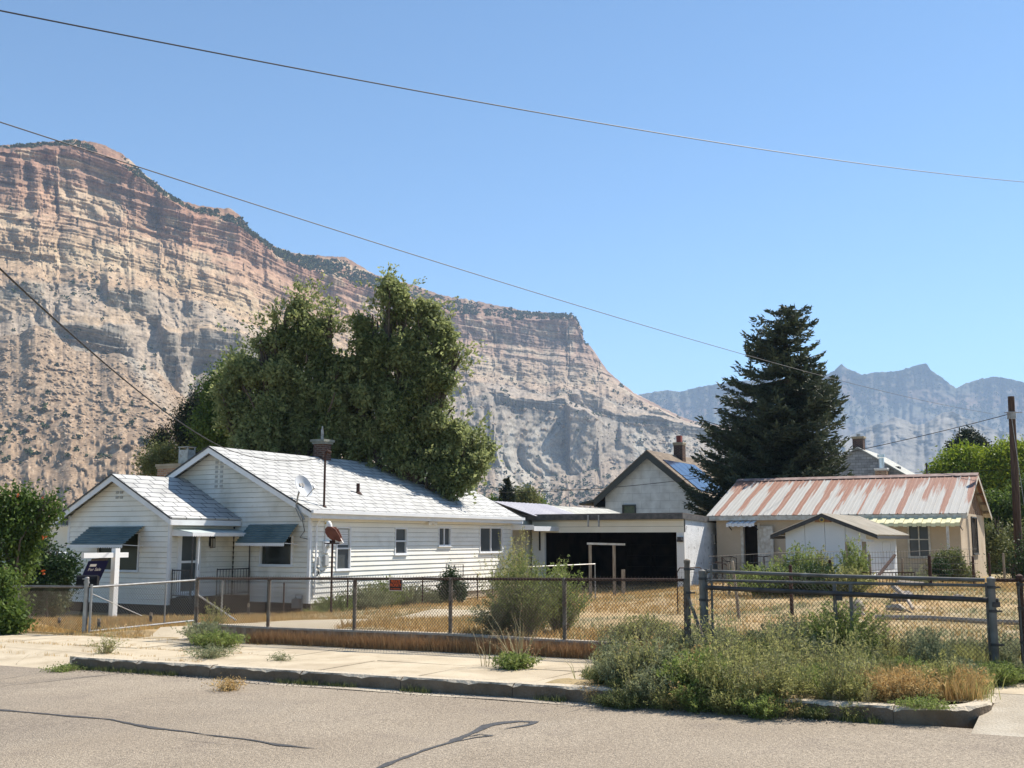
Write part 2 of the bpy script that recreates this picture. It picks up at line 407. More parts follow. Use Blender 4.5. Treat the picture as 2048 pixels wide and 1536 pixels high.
        C = C*np.interp(K, [0, 1.8, 2.2, 9], [.60, .62, .70, .72])[..., None]*np.array([1.09, 1.0, .89])*(1+.08*band*isc+.22*rk-.20*thin*isc)[..., None]
        # rust varnish and pale scars on the rock
        C = lerpc(np.clip(fbm(A/30, Z/18, 0, 65, 3)*1.6-.35, 0, .55)*np.interp(K, [5, 6, 8.2], [0, 1, 1]), C, np.array([.46,.37,.25]))
        fm = np.where(K < 3.4, fan1[None, :], fan2[None, :])*np.interp(K, [1.7, 2, 5, 5.2], [0, 1, 1, 0])
        C = lerpc(fm*.9, C, np.array([.33, .265, .20])*(1+.25*rk)[..., None])
        grey = np.interp(PX, [700, 1000, 1500], [0, .75, .85]); L = C.mean(-1, keepdims=True)
        C = C*(1-grey[..., None]*.4)+grey[..., None]*.4*L*np.array([1.08, 1.0, .92])
        # pale marl tongues low on the slope
        tongue = np.clip((ridge(A/55, Z/400, 0, 66, 2)-.75)*3, 0, 1)*np.interp(K, [0.25, .5, 1.6, 2], [0, 1, 1, 0])*np.interp(PX, [600, 900], [.3, 1])
        C = lerpc(tongue*.8, C, np.array([.36, .335, .285]))
        return C
    return sheet('mountain_ridge', px, lv, amps, colf, 1, mesh_rows=rows)
main_o, main_V = mk_main()
def mk_spur():
    px = np.concatenate([np.linspace(-1500, -245, 260), np.linspace(-240, 520, 560)])
    cr = interp(px, [(-1500,760),(-1000,700),(-700,730),(-420,670),(-240,688),(0,674),(40,668),(71,648),(103,663),(142,695),(172,706),(240,708),(275,718),(309,738),(344,772),(378,803),(420,860),(455,930),(490,1040),(520,1086)])
    cr = cr+2*fbm(px/14, px*0, seed=8, o=3)
    lv = [(np.full_like(px, 1100.0), np.full_like(px, 470.0)), (np.maximum(np.full_like(px, 880.0), cr+5), np.full_like(px, 640.0)), (cr, np.full_like(px, 840.0)), (cr+6, np.full_like(px, 900.0))]
    def amps(A, Z, K, PX, Y, D):
        gul = ridge(A/40, Z/200, 0, 71, 3)*7
        rk = np.maximum(fbm(A/4.5, Z/3.2, 0, 72, 3), 0)*-5.5+fbm(A/14, Z/10, 0, 73, 3)*3
        return (gul+rk)*np.interp(K, [0, .2, 1.8, 2], [.2, 1, 1, .3]), 0*Y
    def colf(A, Z, K, PX, Y, D, dD):
        C = ramp_c(K, [(0, (.235,.17,.115)), (1, (.265,.19,.127)), (2, (.285,.21,.143)), (3, (.285,.21,.143))])
        rk = fbm(A/3.2, Z/2.4, 0, 74, 4); C = C*(1+.22*rk)[..., None]
        C = lerpc(np.clip(fbm(A/2.2, Z/1.6, 0, 75, 3)*2-1.0, 0, .7), C, np.array([.42, .32, .225]))
        pale = np.clip(1-np.abs(PX-(250+(Y-700)*.75))/30, 0, 1)*np.interp(Y, [700, 740, 850], [.7, .7, 0])
        return lerpc(pale, C, np.array([.33, .31, .265]))
    return sheet('talus_hill', px, lv, amps, colf, 2, mesh_rows=[60, 170, 6])
spur_o, spur_V = mk_spur()
def mk_far(name, sky, Dm, px0, px1, n, seed, stops, rowsn=(40, 60, 60), scale=1.0, ylow=1086, depth=900):
    px = np.linspace(px0, px1, n); sk = interp(px, sky)+1.0*fbm(px/6, px*0, seed=seed, o=3)
    y1 = np.maximum(sk+(1000-sk)*.66, sk+1); y2 = sk+(1000-sk)*.33
    lv = [(np.full_like(px, float(ylow)), np.full_like(px, Dm-depth)), (y1, np.full_like(px, Dm-depth*.45)), (y2, np.full_like(px, Dm-depth*.1)), (sk, np.full_like(px, Dm+depth*.15))]
    def amps(A, Z, K, PX, Y, D):
        return (ridge(A/(120*scale), Z/(700*scale), 0, seed, 4)*60*scale+ridge(A/(38*scale), Z/(120*scale), 0, seed+9, 3)*11*scale+fbm(A/(26*scale), Z/(18*scale), 0, seed+2, 4)*10*scale)*np.interp(K, [0, .4, 2.8, 3], [0, 1, 1, .4]), 0*Y
    def colf(A, Z, K, PX, Y, D, dD):
        C = ramp_c(K+.2*fbm(A/120, Z/40, 0, seed+3, 3), stops)
        C = C*(1+.16*vn(A/900, Z/(26*scale), 0, seed+21))[..., None]; return C*.55*(1+.20*fbm(A/16, Z/14, 0, seed+4, 4))[..., None]
    return sheet(name, px, lv, amps, colf, seed, mesh_rows=list(rowsn))
far1, far1_V = mk_far('far_mountains', [(1180,806),(1240,798),(1290,787),(1312,783),(1335,780),(1360,784),(1400,773),(1440,767),(1520,758),(1600,756),(1650,752),(1672,738),(1684,727),(1690,735),(1705,741),(1724,749),(1760,744),(1790,742),(1820,735),(1840,728),(1853,727),(1862,740),(1880,752),(1898,766),(1912,776),(1935,765),(1965,757),(1990,753),(2015,757),(2048,765),(2300,790)], 4600, 1180, 3000, 860, 101,
    [(0,(.38,.35,.31)),(1,(.34,.31,.27)),(1.5,(.30,.26,.22)),(2,(.24,.24,.19)),(2.4,(.33,.24,.19)),(3,(.19,.20,.15))])
far2, far2_V = mk_far('badland_foothills', [(1560,900),(1640,888),(1700,872),(1740,852),(1765,846),(1790,833),(1812,842),(1835,852),(1860,842),(1880,828),(1905,822),(1925,833),(1955,846),(2000,862),(2060,870),(2300,880)], 3000, 1560, 3000, 640, 131,
    [(0,(.48,.44,.38)),(1,(.46,.43,.38)),(2,(.40,.38,.35)),(2.5,(.52,.48,.42)),(3,(.46,.43,.38))], rowsn=(30, 40, 50), scale=.55, depth=600)

# shrubs and boulders on the slopes
def blobs(name, P, R, m, per=16, asp=.8, label=None, squash=.8, seed=5, cat=None):
    rng = np.random.default_rng(seed); n = len(P)
    c = np.repeat(P, per, 0); r = np.repeat(R, per)
    d = rng.normal(size=(n*per, 3)); d /= np.linalg.norm(d, axis=1)[:, None]
    q = c+d*(r*(.35+.5*rng.random(n*per)))[:, None]*np.array([1, 1, squash])+np.array([0, 0, 1])*(r*.45)[:, None]
    V, F = leaf_faces(q, r*.85, asp, rng=rng)
    t = np.repeat(np.clip(np.repeat(rng.random(n), per)*.6+rng.random(n*per)*.4, 0, 1), 4)
    o = raw_mesh(name, V, F, m, cols=t); tag(o, label, cat, kind='stuff'); return o
m_juni = mat('juniper_scrub', (.035,.05,.022), .95, col2=(.105,.125,.06), attr='tint', spec=.05)
rngm = np.random.default_rng(77)
def pick(V, r0, r1, c0, c1, n, f=None):
    R, C = V.shape[:2]; i = rngm.integers(int(r0*R), int(r1*R), n*3); j = rngm.integers(int(c0*C), int(c1*C), n*3)
    p = V[i, j]; keep = np.ones(len(p), bool) if f is None else f(p)
    return p[keep][:n]
R0 = main_V.shape[0]
def clump(p, sc, th): return vn(p[:, 0]/sc, p[:, 1]/sc, p[:, 2]/sc, 91) > th
pm = [pick(main_V, 0.004, .13, .62, .99, 1500), pick(main_V, 0.005, .2, .0, .99, 4000, lambda p: (clump(p, 60, -.25)) & (rngm.random(len(p)) < np.clip(1.25-p[:, 2]/110, .05, 1))),
      pick(main_V, .2, .33, 0, .95, 260), pick(main_V, .33, .75, .0, .95, 330, lambda p: clump(p, 45, .2)),
      pick(main_V, .955, .985, .0, .83, 1850, lambda p: clump(p, 40, -.05)),
      pick(main_V, .955, .99, .50, .635, 650), pick(main_V, .96, .99, .635, .82, 350)]
pmm = np.concatenate(pm); rr = (1.3+2.3*rngm.random(len(pmm))**1.5)*np.clip(pmm[:, 1]/1150, .75, 1.5)
blobs('mountain_shrubs', pmm, rr, m_juni, 12, label='dark juniper scrub scattered over the big canyon mountain slope and rim', cat='scrub', seed=6)
ps = pick(spur_V, .02, .95, 0, .98, 1250, lambda p: (clump(p, 30, -.2)) & (rngm.random(len(p)) < np.clip(1.05-(p[:, 2])/95, .03, 1)))
blobs('hillside_shrubs', ps, 1.1+1.5*rngm.random(len(ps)), m_juni, 22, label='dark green shrubs dotted over the brown talus hill at left', cat='scrub', seed=7)
pf = np.concatenate([pick(far1_V, .5, .97, 0, .99, 4200, lambda p: clump(p, 150, -.35))])
blobs('far_forest', pf, 5+7*rngm.random(len(pf)), m_juni, 6, label='dark pinyon woodland speckling the hazy far mountains', cat='woodland', seed=8)
m_bould = mat('talus_boulder', (.24,.175,.12), .95, col2=(.42,.32,.23), attr='tint', spec=.05)
def rocks(name, P, R, m, label, seed, cat='rocks'):
    rng = np.random.default_rng(seed); n = len(P)
    base = np.array([(1,0,0),(-1,0,0),(0,1,0),(0,-1,0),(0,0,1),(0,0,-1)], float)
    Vv = base[None]*R[:, None, None]*(.55+.7*rng.random((n, 6, 1))); Vv[:, :, 2] *= .7
    a = rng.random(n)*6.28; ca, sa = np.cos(a), np.sin(a)
    x = Vv[:, :, 0]*ca[:, None]-Vv[:, :, 1]*sa[:, None]; y = Vv[:, :, 0]*sa[:, None]+Vv[:, :, 1]*ca[:, None]
    Vv = np.stack([x, y, Vv[:, :, 2]+.25*Vv[:, :, 0]], -1)+P[:, None, :]
    f = np.array([(0,2,4),(2,1,4),(1,3,4),(3,0,4),(2,0,5),(1,2,5),(3,1,5),(0,3,5)])
    F = (np.arange(n)[:, None, None]*6+f[None]).reshape(-1, 3)
    o = raw_mesh(name, Vv.reshape(-1, 3), F, m, cols=np.repeat(rng.random(n), 6)); tag(o, label, cat, kind='stuff'); return o
pr = pick(spur_V, .02, .97, 0, .98, 7600); rocks('talus_boulders', pr, .35+1.5*rngm.random(len(pr))**4+.3*rngm.random(len(pr)), m_bould, 'sandy boulders strewn over the brown talus hill', 9)
pr = np.concatenate([pick(main_V, .01, .3, .1, .98, 5000), pick(main_V, .47, .62, .0, .9, 1800)])
rocks('scree_boulders', pr, (.7+2.4*rngm.random(len(pr))**5)*pr[:, 1]/1000, m_bould, 'tan boulders fallen on the lower slopes of the mountain', 10)

# ------------------------------------------------------------------ ground, road, pavement, kerb
def axis(pts):
    out = []
    for a, b, st in pts: out += list(np.arange(a, b, st))
    return np.array(out+[pts[-1][1]])
sx = axis([(-7000,-1000,1500),(-1000,-200,200),(-200,-60,20),(-60,-22,3),(-22,24,.45),(24,60,3),(60,200,20),(200,1000,200),(1000,7000,1500)])
dx_ = axis([(-300,-60,40),(-60,-14,6),(-14,-.3,1.2),(-.3,2.9,.4),(2.9,3.4,.08),(3.4,40,.45),(40,80,3),(80,300,20),(300,900,100),(900,9000,1500)])
S_, D_ = np.meshgrid(sx, dx_); X_, Y_ = xy(S_, D_); Zg = gz(X_, Y_)
Zg = np.where(D_ < -0.01, zst(S_)-0.06, Zg)
Zg = Zg+np.where((D_ > 3) & (D_ < 60), .018*fbm(X_*1.3, Y_*1.3, 0, 12, 3), 0)
Zg = np.where((D_ > 0.0) & (D_ < 3.02), zst(S_)-.05, Zg)
R_, C_ = X_.shape; idx = np.arange(R_*C_).reshape(R_, C_)
Fg = np.stack([idx[:-1, :-1], idx[1:, :-1], idx[1:, 1:], idx[:-1, 1:]], -1).reshape(-1, 4)
m_soil = mat('dry_yard_soil', (.36,.25,.13), .95, col2=(.45,.33,.18), scale=1.1, bump=.7, bscale=26, spec=.08,
             stains=[(.35, (.245,.215,.125), .45, .62, .8), (7, (.23,.16,.085), .52, .7, .55), (.9, (.42,.34,.24), .58, .68, .7)])
tag(raw_mesh('ground', np.stack([X_, Y_, Zg], -1).reshape(-1, 3), Fg[:, ::-1], m_soil, smooth=True), kind='structure')
def asphalt_extra(n, l, tc, mp, noise, ramp, mixc, c, b):
    v = n.new('ShaderNodeTexVoronoi'); v.inputs['Scale'].default_value = 95; l.new(mp.outputs[0], v.inputs[0])
    sep = n.new('ShaderNodeSeparateColor'); l.new(v.outputs['Color'], sep.inputs[0])
    s1 = ramp(sep.outputs[0], .05, .95, (.76,.76,.76), (1.26,1.24,1.2))
    c = mixc(1.0, c, s1, 'MULTIPLY')
    c = mixc(1.0, c, ramp(noise(38, 3), .3, .7, (.72,.72,.72), (1.25,1.25,1.25)), 'MULTIPLY')
    return c
m_asph = mat('worn_asphalt', (.30,.25,.195), .92, col2=(.36,.305,.24), scale=.45, bump=1.0, bscale=75, spec=.12, extra=asphalt_extra,
             stains=[(1.3, (.24,.20,.165), .58, .72, .5), (.22, (.235,.20,.165), .5, .62, .55), (.7, (.36,.31,.25), .60, .70, .4), (3.1, (.15,.125,.105), .70, .76, .6)])
m_conc = mat('sidewalk_concrete', (.46,.385,.275), .9, col2=(.53,.45,.33), scale=1.6, bump=.35, bscale=60, spec=.12, stains=[(2.2, (.36,.29,.20), .52, .68, .6), (.55, (.38,.31,.22), .50, .62, .5), (7, (.33,.265,.18), .60, .72, .5), (40, (.36,.29,.21), .58, .7, .45)])
m_kerb = mat('kerb_concrete', (.27,.235,.19), .9, col2=(.36,.31,.25), scale=3, bump=1.0, bscale=24, spec=.1, stains=[(9, (.16,.135,.11), .58, .7, .6)])
m_kchip = mat('chipped_concrete', (.50,.44,.36), .9, col2=(.34,.29,.23), scale=12, bump=1.0, bscale=30)
def sheet_sd(name, s0, s1, d0, d1, zf, m, ns=60, nd=4, kind='structure', th=0.0):
    s = np.linspace(s0, s1, ns); d = np.linspace(d0, d1, nd); Sg, Dg = np.meshgrid(s, d); x, y = xy(Sg, Dg)
    z = zf(Sg, Dg); V = np.stack([x, y, z], -1).reshape(-1, 3); i = np.arange(nd*ns).reshape(nd, ns)
    F = np.stack([i[:-1, :-1], i[1:, :-1], i[1:, 1:], i[:-1, 1:]], -1).reshape(-1, 4)[:, ::-1]
    if th:
        b = V.copy(); b[:, 2] -= th; N = len(V); V = np.concatenate([V, b])
        ring = list(i[0, :])+list(i[1:, -1])+list(i[-1, ::-1][1:])+list(i[::-1, 0][1:-1])
        F = np.concatenate([F, np.array([(ring[k], ring[(k+1) % len(ring)], ring[(k+1) % len(ring)]+N, ring[k]+N) for k in range(len(ring))])])
    o = raw_mesh(name, V, F, m); tag(o, kind=kind); return o
sheet_sd('road', -45, 45, -14, 0.02, lambda s, d: zst(s)+0.0-.0*d, m_asph, 90, 20)
sheet_sd('gutter', -.9, 4.6, -.24, -.004, lambda s, d: zst(s)+.006+.004*np.sin(s*3), mat('gutter_concrete', (.36,.31,.24), .9, col2=(.45,.39,.30), scale=2, bump=.6, bscale=30, stains=[(1.2, (.29,.245,.195), .45, .6, .9)]), 40, 3)
# pavement slabs: separate slabs with open joints, slightly uneven
mb = MB()
rs = random.Random(3)
def slabq(s0, s1, d0, d1, top, th=.1, tilt=.006):
    j = .014; pts = []
    for (s, d) in ((s0+j, d0+j), (s0+j, d1-j), (s1-j, d1-j), (s1-j, d0+j)):
        x, y = xy(s, d); pts.append((x, y, zst(s)+top+rs.uniform(-tilt, tilt)))
    mb.slab(pts, th)
rows_d = [(.16, 1.50), (1.50, 2.95)]
for a, b in rows_d:
    s = -12.0
    while s < 24:
        w = 1.55
        if not (a < 1 and s > 7.0) and not (s < -3.3 and a < 1): slabq(s, s+w, a, b, .15)
        s += w
tag(mb.build('sidewalk', m_conc), kind='structure')
sheet_sd('pavement_dirt_strip', -12, 24.5, 2.9, 3.24, lambda s, d: zst(s)+.13, m_soil, 60, 3)
sheet_sd('pavement_joint_fill', -3.0, 8.1, .15, 2.96, lambda s, d: zst(s)+.118, mat('joint_dirt', (.09,.065,.045), .95, col2=(.15,.11,.075), scale=8), 60, 4)
sheet_sd('pavement_joint_fill', 8.1, 24.5, 1.45, 2.96, lambda s, d: zst(s)+.118, mat('joint_dirt', (.09,.065,.045), .95, col2=(.15,.11,.075), scale=8), 60, 4)
# driveway aprons
sheet_sd('driveway_apron_left', 8.0, 24, -.3, 1.52, lambda s, d: zst(s)-.012+.16*np.clip((d+.3)/1.75, 0, 1)+.0*s, m_conc, 40, 6)
sheet_sd('driveway_apron_right', -14, -4.42, -.40, 1.52, lambda s, d: zst(s)-.012+.16*np.clip((d+.40)/1.9, 0, 1), mat('apron_concrete', (.34,.29,.22), .9, col2=(.40,.345,.265), scale=2.5, bump=.8, bscale=40, stains=[(1.7, (.45,.40,.32), .5, .62, .7)]), 40, 6)
def drv(s, d):
    x, y = xy(s, d); return np.where(d < 3.2, zst(s)+.158, np.asarray(gz(x, y))+.03)
sheet_sd('driveway', 6.5, 9.7, 2.94, 12.5, drv, m_conc, 16, 40)
def pathz(s, d):
    x, y = xy(s, d); return np.asarray(gz(x, y))+.035
# kerb with chipped top edge and broken joints, curved return at right
def kerb(name, path, h, wid, m):
    n = len(path); V = []; F = []
    for k, (s, d, ns, nd) in enumerate(path):
        ch = max(0, fbm(k*.33, 0.0, 0, 15, 3))*.05; z0 = float(zst(s))-.08; zt = float(zst(s))+h
        for (o, z) in ((-.004, z0), (0.003*math.sin(k), zt-.022-ch*.6), (.016+ch, zt-.003), (wid, zt), (wid, z0)):
            x, y = xy(s+ns*o, d+nd*o); V.append((x, y, z))
    for k in range(n-1):
        for j in range(4): F.append((k*5+j, (k+1)*5+j, (k+1)*5+j+1, k*5+j+1))
    mbk = MB(); mbk.v = V; mbk.f = F+[(0, 1, 2, 3, 4), tuple(5*(n-1)+j for j in (4, 3, 2, 1, 0))]
    return tag(mbk.build(name, m), kind='structure')
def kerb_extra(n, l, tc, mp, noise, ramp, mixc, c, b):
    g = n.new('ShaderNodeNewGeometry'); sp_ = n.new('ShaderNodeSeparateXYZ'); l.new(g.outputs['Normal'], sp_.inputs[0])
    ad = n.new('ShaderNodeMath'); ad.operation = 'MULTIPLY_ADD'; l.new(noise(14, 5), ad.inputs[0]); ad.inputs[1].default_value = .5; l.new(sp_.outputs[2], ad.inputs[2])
    return mixc(ramp(ad.outputs[0], .72, .95, (0,0,0), (1,1,1)), c, (.50,.43,.33))  # pale top over a darkened base: the street face's shade is painted in
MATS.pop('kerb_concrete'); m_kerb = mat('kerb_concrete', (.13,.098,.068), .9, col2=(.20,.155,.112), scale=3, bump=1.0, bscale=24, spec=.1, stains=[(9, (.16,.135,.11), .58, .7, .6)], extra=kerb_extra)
segs = [7.89, 6.55, 5.15, 3.6, 2.05, .5, -1.0, -2.4, -3.7]
for a, b in zip(segs[:-1], segs[1:]):
    path = [(a-.004+(b-a+.008)*k/24, 0.006*math.sin(k+a), 0, 1) for k in range(25)]
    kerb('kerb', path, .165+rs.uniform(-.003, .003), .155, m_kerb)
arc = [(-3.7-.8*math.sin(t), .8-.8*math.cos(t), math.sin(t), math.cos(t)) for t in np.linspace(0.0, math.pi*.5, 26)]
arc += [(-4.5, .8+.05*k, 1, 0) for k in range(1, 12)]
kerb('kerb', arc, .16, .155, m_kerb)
sheet_sd('verge_soil', -4.42, .2, .7, 3.25, lambda s, d: zst(s)+.155+.03*vn(s*2, d*2), m_soil, 30, 16)
sheet_sd('verge_soil', -3.75, .2, .14, .72, lambda s, d: zst(s)+.155+.03*vn(s*2, d*2), m_soil, 30, 16)
pg_s = rngm.uniform(-3.4, 8.2, 1500); pg_d = -np.abs(rngm.normal(0, .16, 1500))-.01; gx_, gy_ = xy(pg_s, pg_d)
rocks('gutter_gravel', np.stack([gx_, gy_, zst(pg_s)+.008], 1), rngm.uniform(.004, .014, 1500), mat('gravel', (.18,.15,.12), .9, col2=(.42,.36,.29), attr='tint'), 'loose gravel and grit scattered along the gutter', 33, 'gravel')
# tar crack seals on the road, laid from where they run in the place
def on_road(px, py, dz=.0):
    r = ray(px, py); z = 0.0
    for _ in range(4):
        t = (z-CAMZ)/r[2]; p = CAM+r*t; s, d = sd(p[0], p[1]); z = float(zst(s))+dz
    return np.array([p[0], p[1], z])
m_tar = mat('tar_seal', (.055,.052,.05), .55, col2=(.085,.08,.075), scale=20, bump=.4, bscale=60)
def seam(pts, wid, name='tar_crack_seal', m=m_tar):
    q = [on_road(*p) for p in pts]; L = []; mbs = MB()
    dens = []
    for a, b in zip(q[:-1], q[1:]):
        n = max(2, int(np.linalg.norm(b-a)/.05))
        for k in range(n): dens.append(a+(b-a)*k/n)
    dens.append(q[-1]); dens = np.array(dens); N = len(dens)
    tang = np.gradient(dens, axis=0)[:, :2]; tang /= np.linalg.norm(tang, axis=1)[:, None]+1e-9; nrm = np.stack([-tang[:, 1], tang[:, 0]], 1)
    t = np.arange(N); wv = wid*(.75+.35*fbm(t*.21, 0.0, 0, len(pts), 3)); wob = .02*fbm(t*.11, 3.0, 0, len(pts)+3, 3)
    taper = np.clip(np.minimum(t, N-1-t)/6.0, .15, 1); wv = wv*taper
    c = dens[:, :2]+nrm*wob[:, None]; A = c+nrm*wv[:, None]/2; B = c-nrm*wv[:, None]/2
    V = np.concatenate([np.c_[A, dens[:, 2]+.006], np.c_[B, dens[:, 2]+.006]]); F = np.array([(k, k+N, k+N+1, k+1) for k in range(N-1)])
    return tag(raw_mesh(name, V, F, m), kind='structure')
seam([(-60,1417),(0,1421),(120,1431),(220,1440),(310,1457),(420,1470),(520,1484),(610,1497),(644,1500)], .07)
seam([(740,1545),(790,1524),(850,1502),(900,1487),(950,1465),(975,1452),(1000,1447),(1040,1443),(1076,1444),(1060,1450),(1010,1459)], .10)
seam([(905,1486),(950,1476),(988,1472),(960,1469),(925,1476)], .06)
seam([(-60,1378),(0,1373),(90,1364),(170,1355),(255,1347)], .022)
seam([(-60,1368),(0,1360),(60,1350),(105,1342)], .012)
seam([(1115,1432),(1145,1423),(1175,1415)], .012)
seam([(340,1478),(420,1486),(500,1494)], .008)
def slabcrack(pts, w=.012):      # fine cracks in the concrete aprons and slabs
    q = []
    for s, d in pts:
        x, y = xy(s, d); q.append((x, y, float(zst(s))+(.156 if s < 8 else -.008+.16*min(1, (d+.3)/1.75)+.004)))
    V = []; F = []; n = 0
    for (a, b) in zip(q[:-1], q[1:]):
        for k in range(8):
            t = k/8; p = np.array(a)*(1-t)+np.array(b)*t; j = .02*float(vn(p[0]*6, p[1]*6, 0, 3)); V += [(p[0]+j, p[1]-w/2+j, p[2]), (p[0]+j, p[1]+w/2+j, p[2])]; n += 1
    F = [(2*k, 2*k+1, 2*k+3, 2*k+2) for k in range(n-1)]
    tag(raw_mesh('pavement_crack', V, F, MATS['joint_dirt']), kind='structure')
slabcrack([(9.0, -.1), (9.6, .6), (9.5, 1.4)]); slabcrack([(11.2, .1), (10.6, .7), (11.0, 1.5)]); slabcrack([(13.5, .0), (12.5, .5), (12.2, 1.4)]); slabcrack([(8.3, .9), (10.5, 1.05), (14, .95)]); slabcrack([(7.4, 1.7), (6.9, 2.3), (7.1, 2.9)]); slabcrack([(4.2, .2), (4.6, .8), (4.4, 1.45)]); slabcrack([(.9, 1.6), (.3, 2.1), (.5, 2.9)])
# ------------------------------------------------------------------ shared building pieces
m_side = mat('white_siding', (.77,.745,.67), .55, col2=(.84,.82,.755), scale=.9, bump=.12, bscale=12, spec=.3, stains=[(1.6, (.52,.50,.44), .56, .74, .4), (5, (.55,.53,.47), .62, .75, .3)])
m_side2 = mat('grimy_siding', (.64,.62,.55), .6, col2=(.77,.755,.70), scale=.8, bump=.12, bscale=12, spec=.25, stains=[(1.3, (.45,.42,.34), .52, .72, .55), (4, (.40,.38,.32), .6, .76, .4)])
m_trim = mat('white_trim', (.74,.75,.76), .5, col2=(.66,.67,.69), scale=2.5, spec=.35)
m_trimw = mat('weathered_white_paint', (.62,.60,.55), .8, col2=(.45,.40,.33), scale=7, bump=.5, bscale=30)
m_dark = mat('dark_metal', (.025,.024,.026), .45, col2=(.05,.045,.045), scale=12, spec=.4)
m_glass = mat('window_glass', (.010,.013,.012), .12, col2=(.03,.036,.032), scale=.8, spec=.7)
m_glassg = mat('screened_glass', (.05,.058,.06), .35, col2=(.075,.085,.088), scale=1.2, spec=.5)
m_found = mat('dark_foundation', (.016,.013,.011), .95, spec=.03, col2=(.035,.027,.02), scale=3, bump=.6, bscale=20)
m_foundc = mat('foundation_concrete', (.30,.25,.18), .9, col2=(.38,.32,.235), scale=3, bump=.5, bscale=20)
m_int = mat('dark_interior', (.03,.026,.022), .95, spec=.03, col2=(.05,.042,.035), scale=2)
m_rust = mat('rusty_iron', (.035,.018,.014), .85, col2=(.075,.036,.025), scale=14, bump=.5, bscale=40)
m_galv = mat('galvanised_steel', (.36,.36,.35), .45, col2=(.26,.25,.24), scale=8, metal=.6, stains=[(3, (.20,.13,.09), .6, .75, .6)])
m_mesh = mat('chain_link_wire', (.11,.09,.07), .6, col2=(.065,.045,.032), scale=3, metal=.2)
m_wood = mat('weathered_wood', (.23,.175,.125), .9, col2=(.36,.30,.23), scale=3, bump=.8, bscale=20, stretch=(6, 6, .8))
m_wire = mat('cable_black', (.03,.03,.032), .6)
def brick_extra(bc1, bc2, mc, sc, mort=.02, bw=.5, rh=.25):
    def f(n, l, tc, mp, noise, ramp, mixc, c, b):
        br = n.new('ShaderNodeTexBrick'); br.inputs['Color1'].default_value = (*bc1, 1); br.inputs['Color2'].default_value = (*bc2, 1); br.inputs['Mortar'].default_value = (*mc, 1)
        br.inputs['Scale'].default_value = sc; br.inputs['Mortar Size'].default_value = mort; br.inputs['Brick Width'].default_value = bw; br.inputs['Row Height'].default_value = rh; br.inputs['Mortar Smooth'].default_value = .3
        l.new(tc.outputs['UV'], br.inputs[0])
        bp = n.new('ShaderNodeBump'); bp.inputs['Strength'].default_value = .5; bp.inputs['Distance'].default_value = .015; bp.invert = True
        l.new(br.outputs['Fac'], bp.inputs['Height']); l.new(bp.outputs[0], b.inputs['Normal'])
        return mixc(1.0, br.outputs['Color'], ramp(noise(2.2, 5), .3, .7, (.82,.82,.82), (1.12,1.12,1.12)), 'MULTIPLY')
    return f
m_shing = mat('white_hex_shingles', (1, 1, 1), .7, extra=brick_extra((.42,.42,.41), (.50,.50,.485), (.085,.085,.095), 1.0, .022, .60, .31), spec=.25)
m_shinb = mat('brown_shingles', (1, 1, 1), .9, extra=brick_extra((.19,.15,.115), (.25,.20,.155), (.10,.08,.06), 1.0, .012, .35, .16), spec=.1)
m_shing2 = mat('grey_shingles', (1, 1, 1), .9, extra=brick_extra((.25,.255,.26), (.38,.385,.39), (.17,.17,.175), 1.0, .015, .4, .2), spec=.1)
m_shing3 = mat('pale_shingles', (1, 1, 1), .9, extra=brick_extra((.42,.42,.39), (.50,.50,.46), (.25,.25,.23), 1.0, .012, .4, .2), spec=.1)
m_brick = mat('red_brick', (1, 1, 1), .9, extra=brick_extra((.26,.115,.06), (.45,.27,.15), (.34,.31,.27), 1.0, .012, .22, .075), spec=.1)
m_brickd = mat('dark_brick', (1, 1, 1), .9, extra=brick_extra((.06,.03,.024), (.12,.06,.04), (.15,.135,.12), 1.0, .012, .22, .075), spec=.1)  # brick tone lowered to put the ridge chimney's shade into its colour
def uv_box(co):   # for chimneys: wraps by x+y
    return (co.x+co.y, co.z)
V3 = lambda *a: np.array(a, float)
def siding(O, a, n, xl, xr, z0, z1, opens=(), course=.155, lap=.026, groove=.010):
    """lap siding boards on the plane O + a*x + z, outward n; xl(z), xr(z) bounds; opens [(x0,x1,z0,z1)]"""
    mb = MB(); O = V3(*O); a = V3(*a); n = V3(*n); up = V3(0, 0, 1); z = z0; k = 0
    zc = sorted(set([z1]+[o[2] for o in opens]+[o[3] for o in opens]))
    mb.mi = []
    while z < z1-1e-4:
        zt = min(z+course, z1); cuts = sorted([z]+([zt-groove] if zt-groove > z+.01 else [])+[c for c in zc if z+1e-4 < c < zt-1e-4]+[zt])
        for za, zb in zip(cuts[:-1], cuts[1:]):
            zm = (za+zb)/2; iv = [(None, None)]
            op = sorted([(o[0], o[1]) for o in opens if o[2] < zm < o[3]])
            edges = ['L']+[e for o in op for e in o]+['R']
            for i in range(0, len(edges), 2):
                def X(e, zz): return xl(zz) if e == 'L' else xr(zz) if e == 'R' else e
                e0, e1 = edges[i], edges[i+1]
                if X(e1, za)-X(e0, za) < .01: continue
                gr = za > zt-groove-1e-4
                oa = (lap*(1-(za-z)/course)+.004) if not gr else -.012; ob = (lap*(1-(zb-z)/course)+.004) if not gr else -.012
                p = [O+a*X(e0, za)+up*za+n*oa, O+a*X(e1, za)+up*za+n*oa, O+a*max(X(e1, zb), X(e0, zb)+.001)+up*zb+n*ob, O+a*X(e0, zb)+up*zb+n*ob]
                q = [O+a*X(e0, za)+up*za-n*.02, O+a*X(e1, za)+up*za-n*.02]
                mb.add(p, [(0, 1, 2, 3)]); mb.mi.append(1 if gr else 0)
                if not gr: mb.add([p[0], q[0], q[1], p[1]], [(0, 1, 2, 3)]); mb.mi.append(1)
        z = zt
    return mb
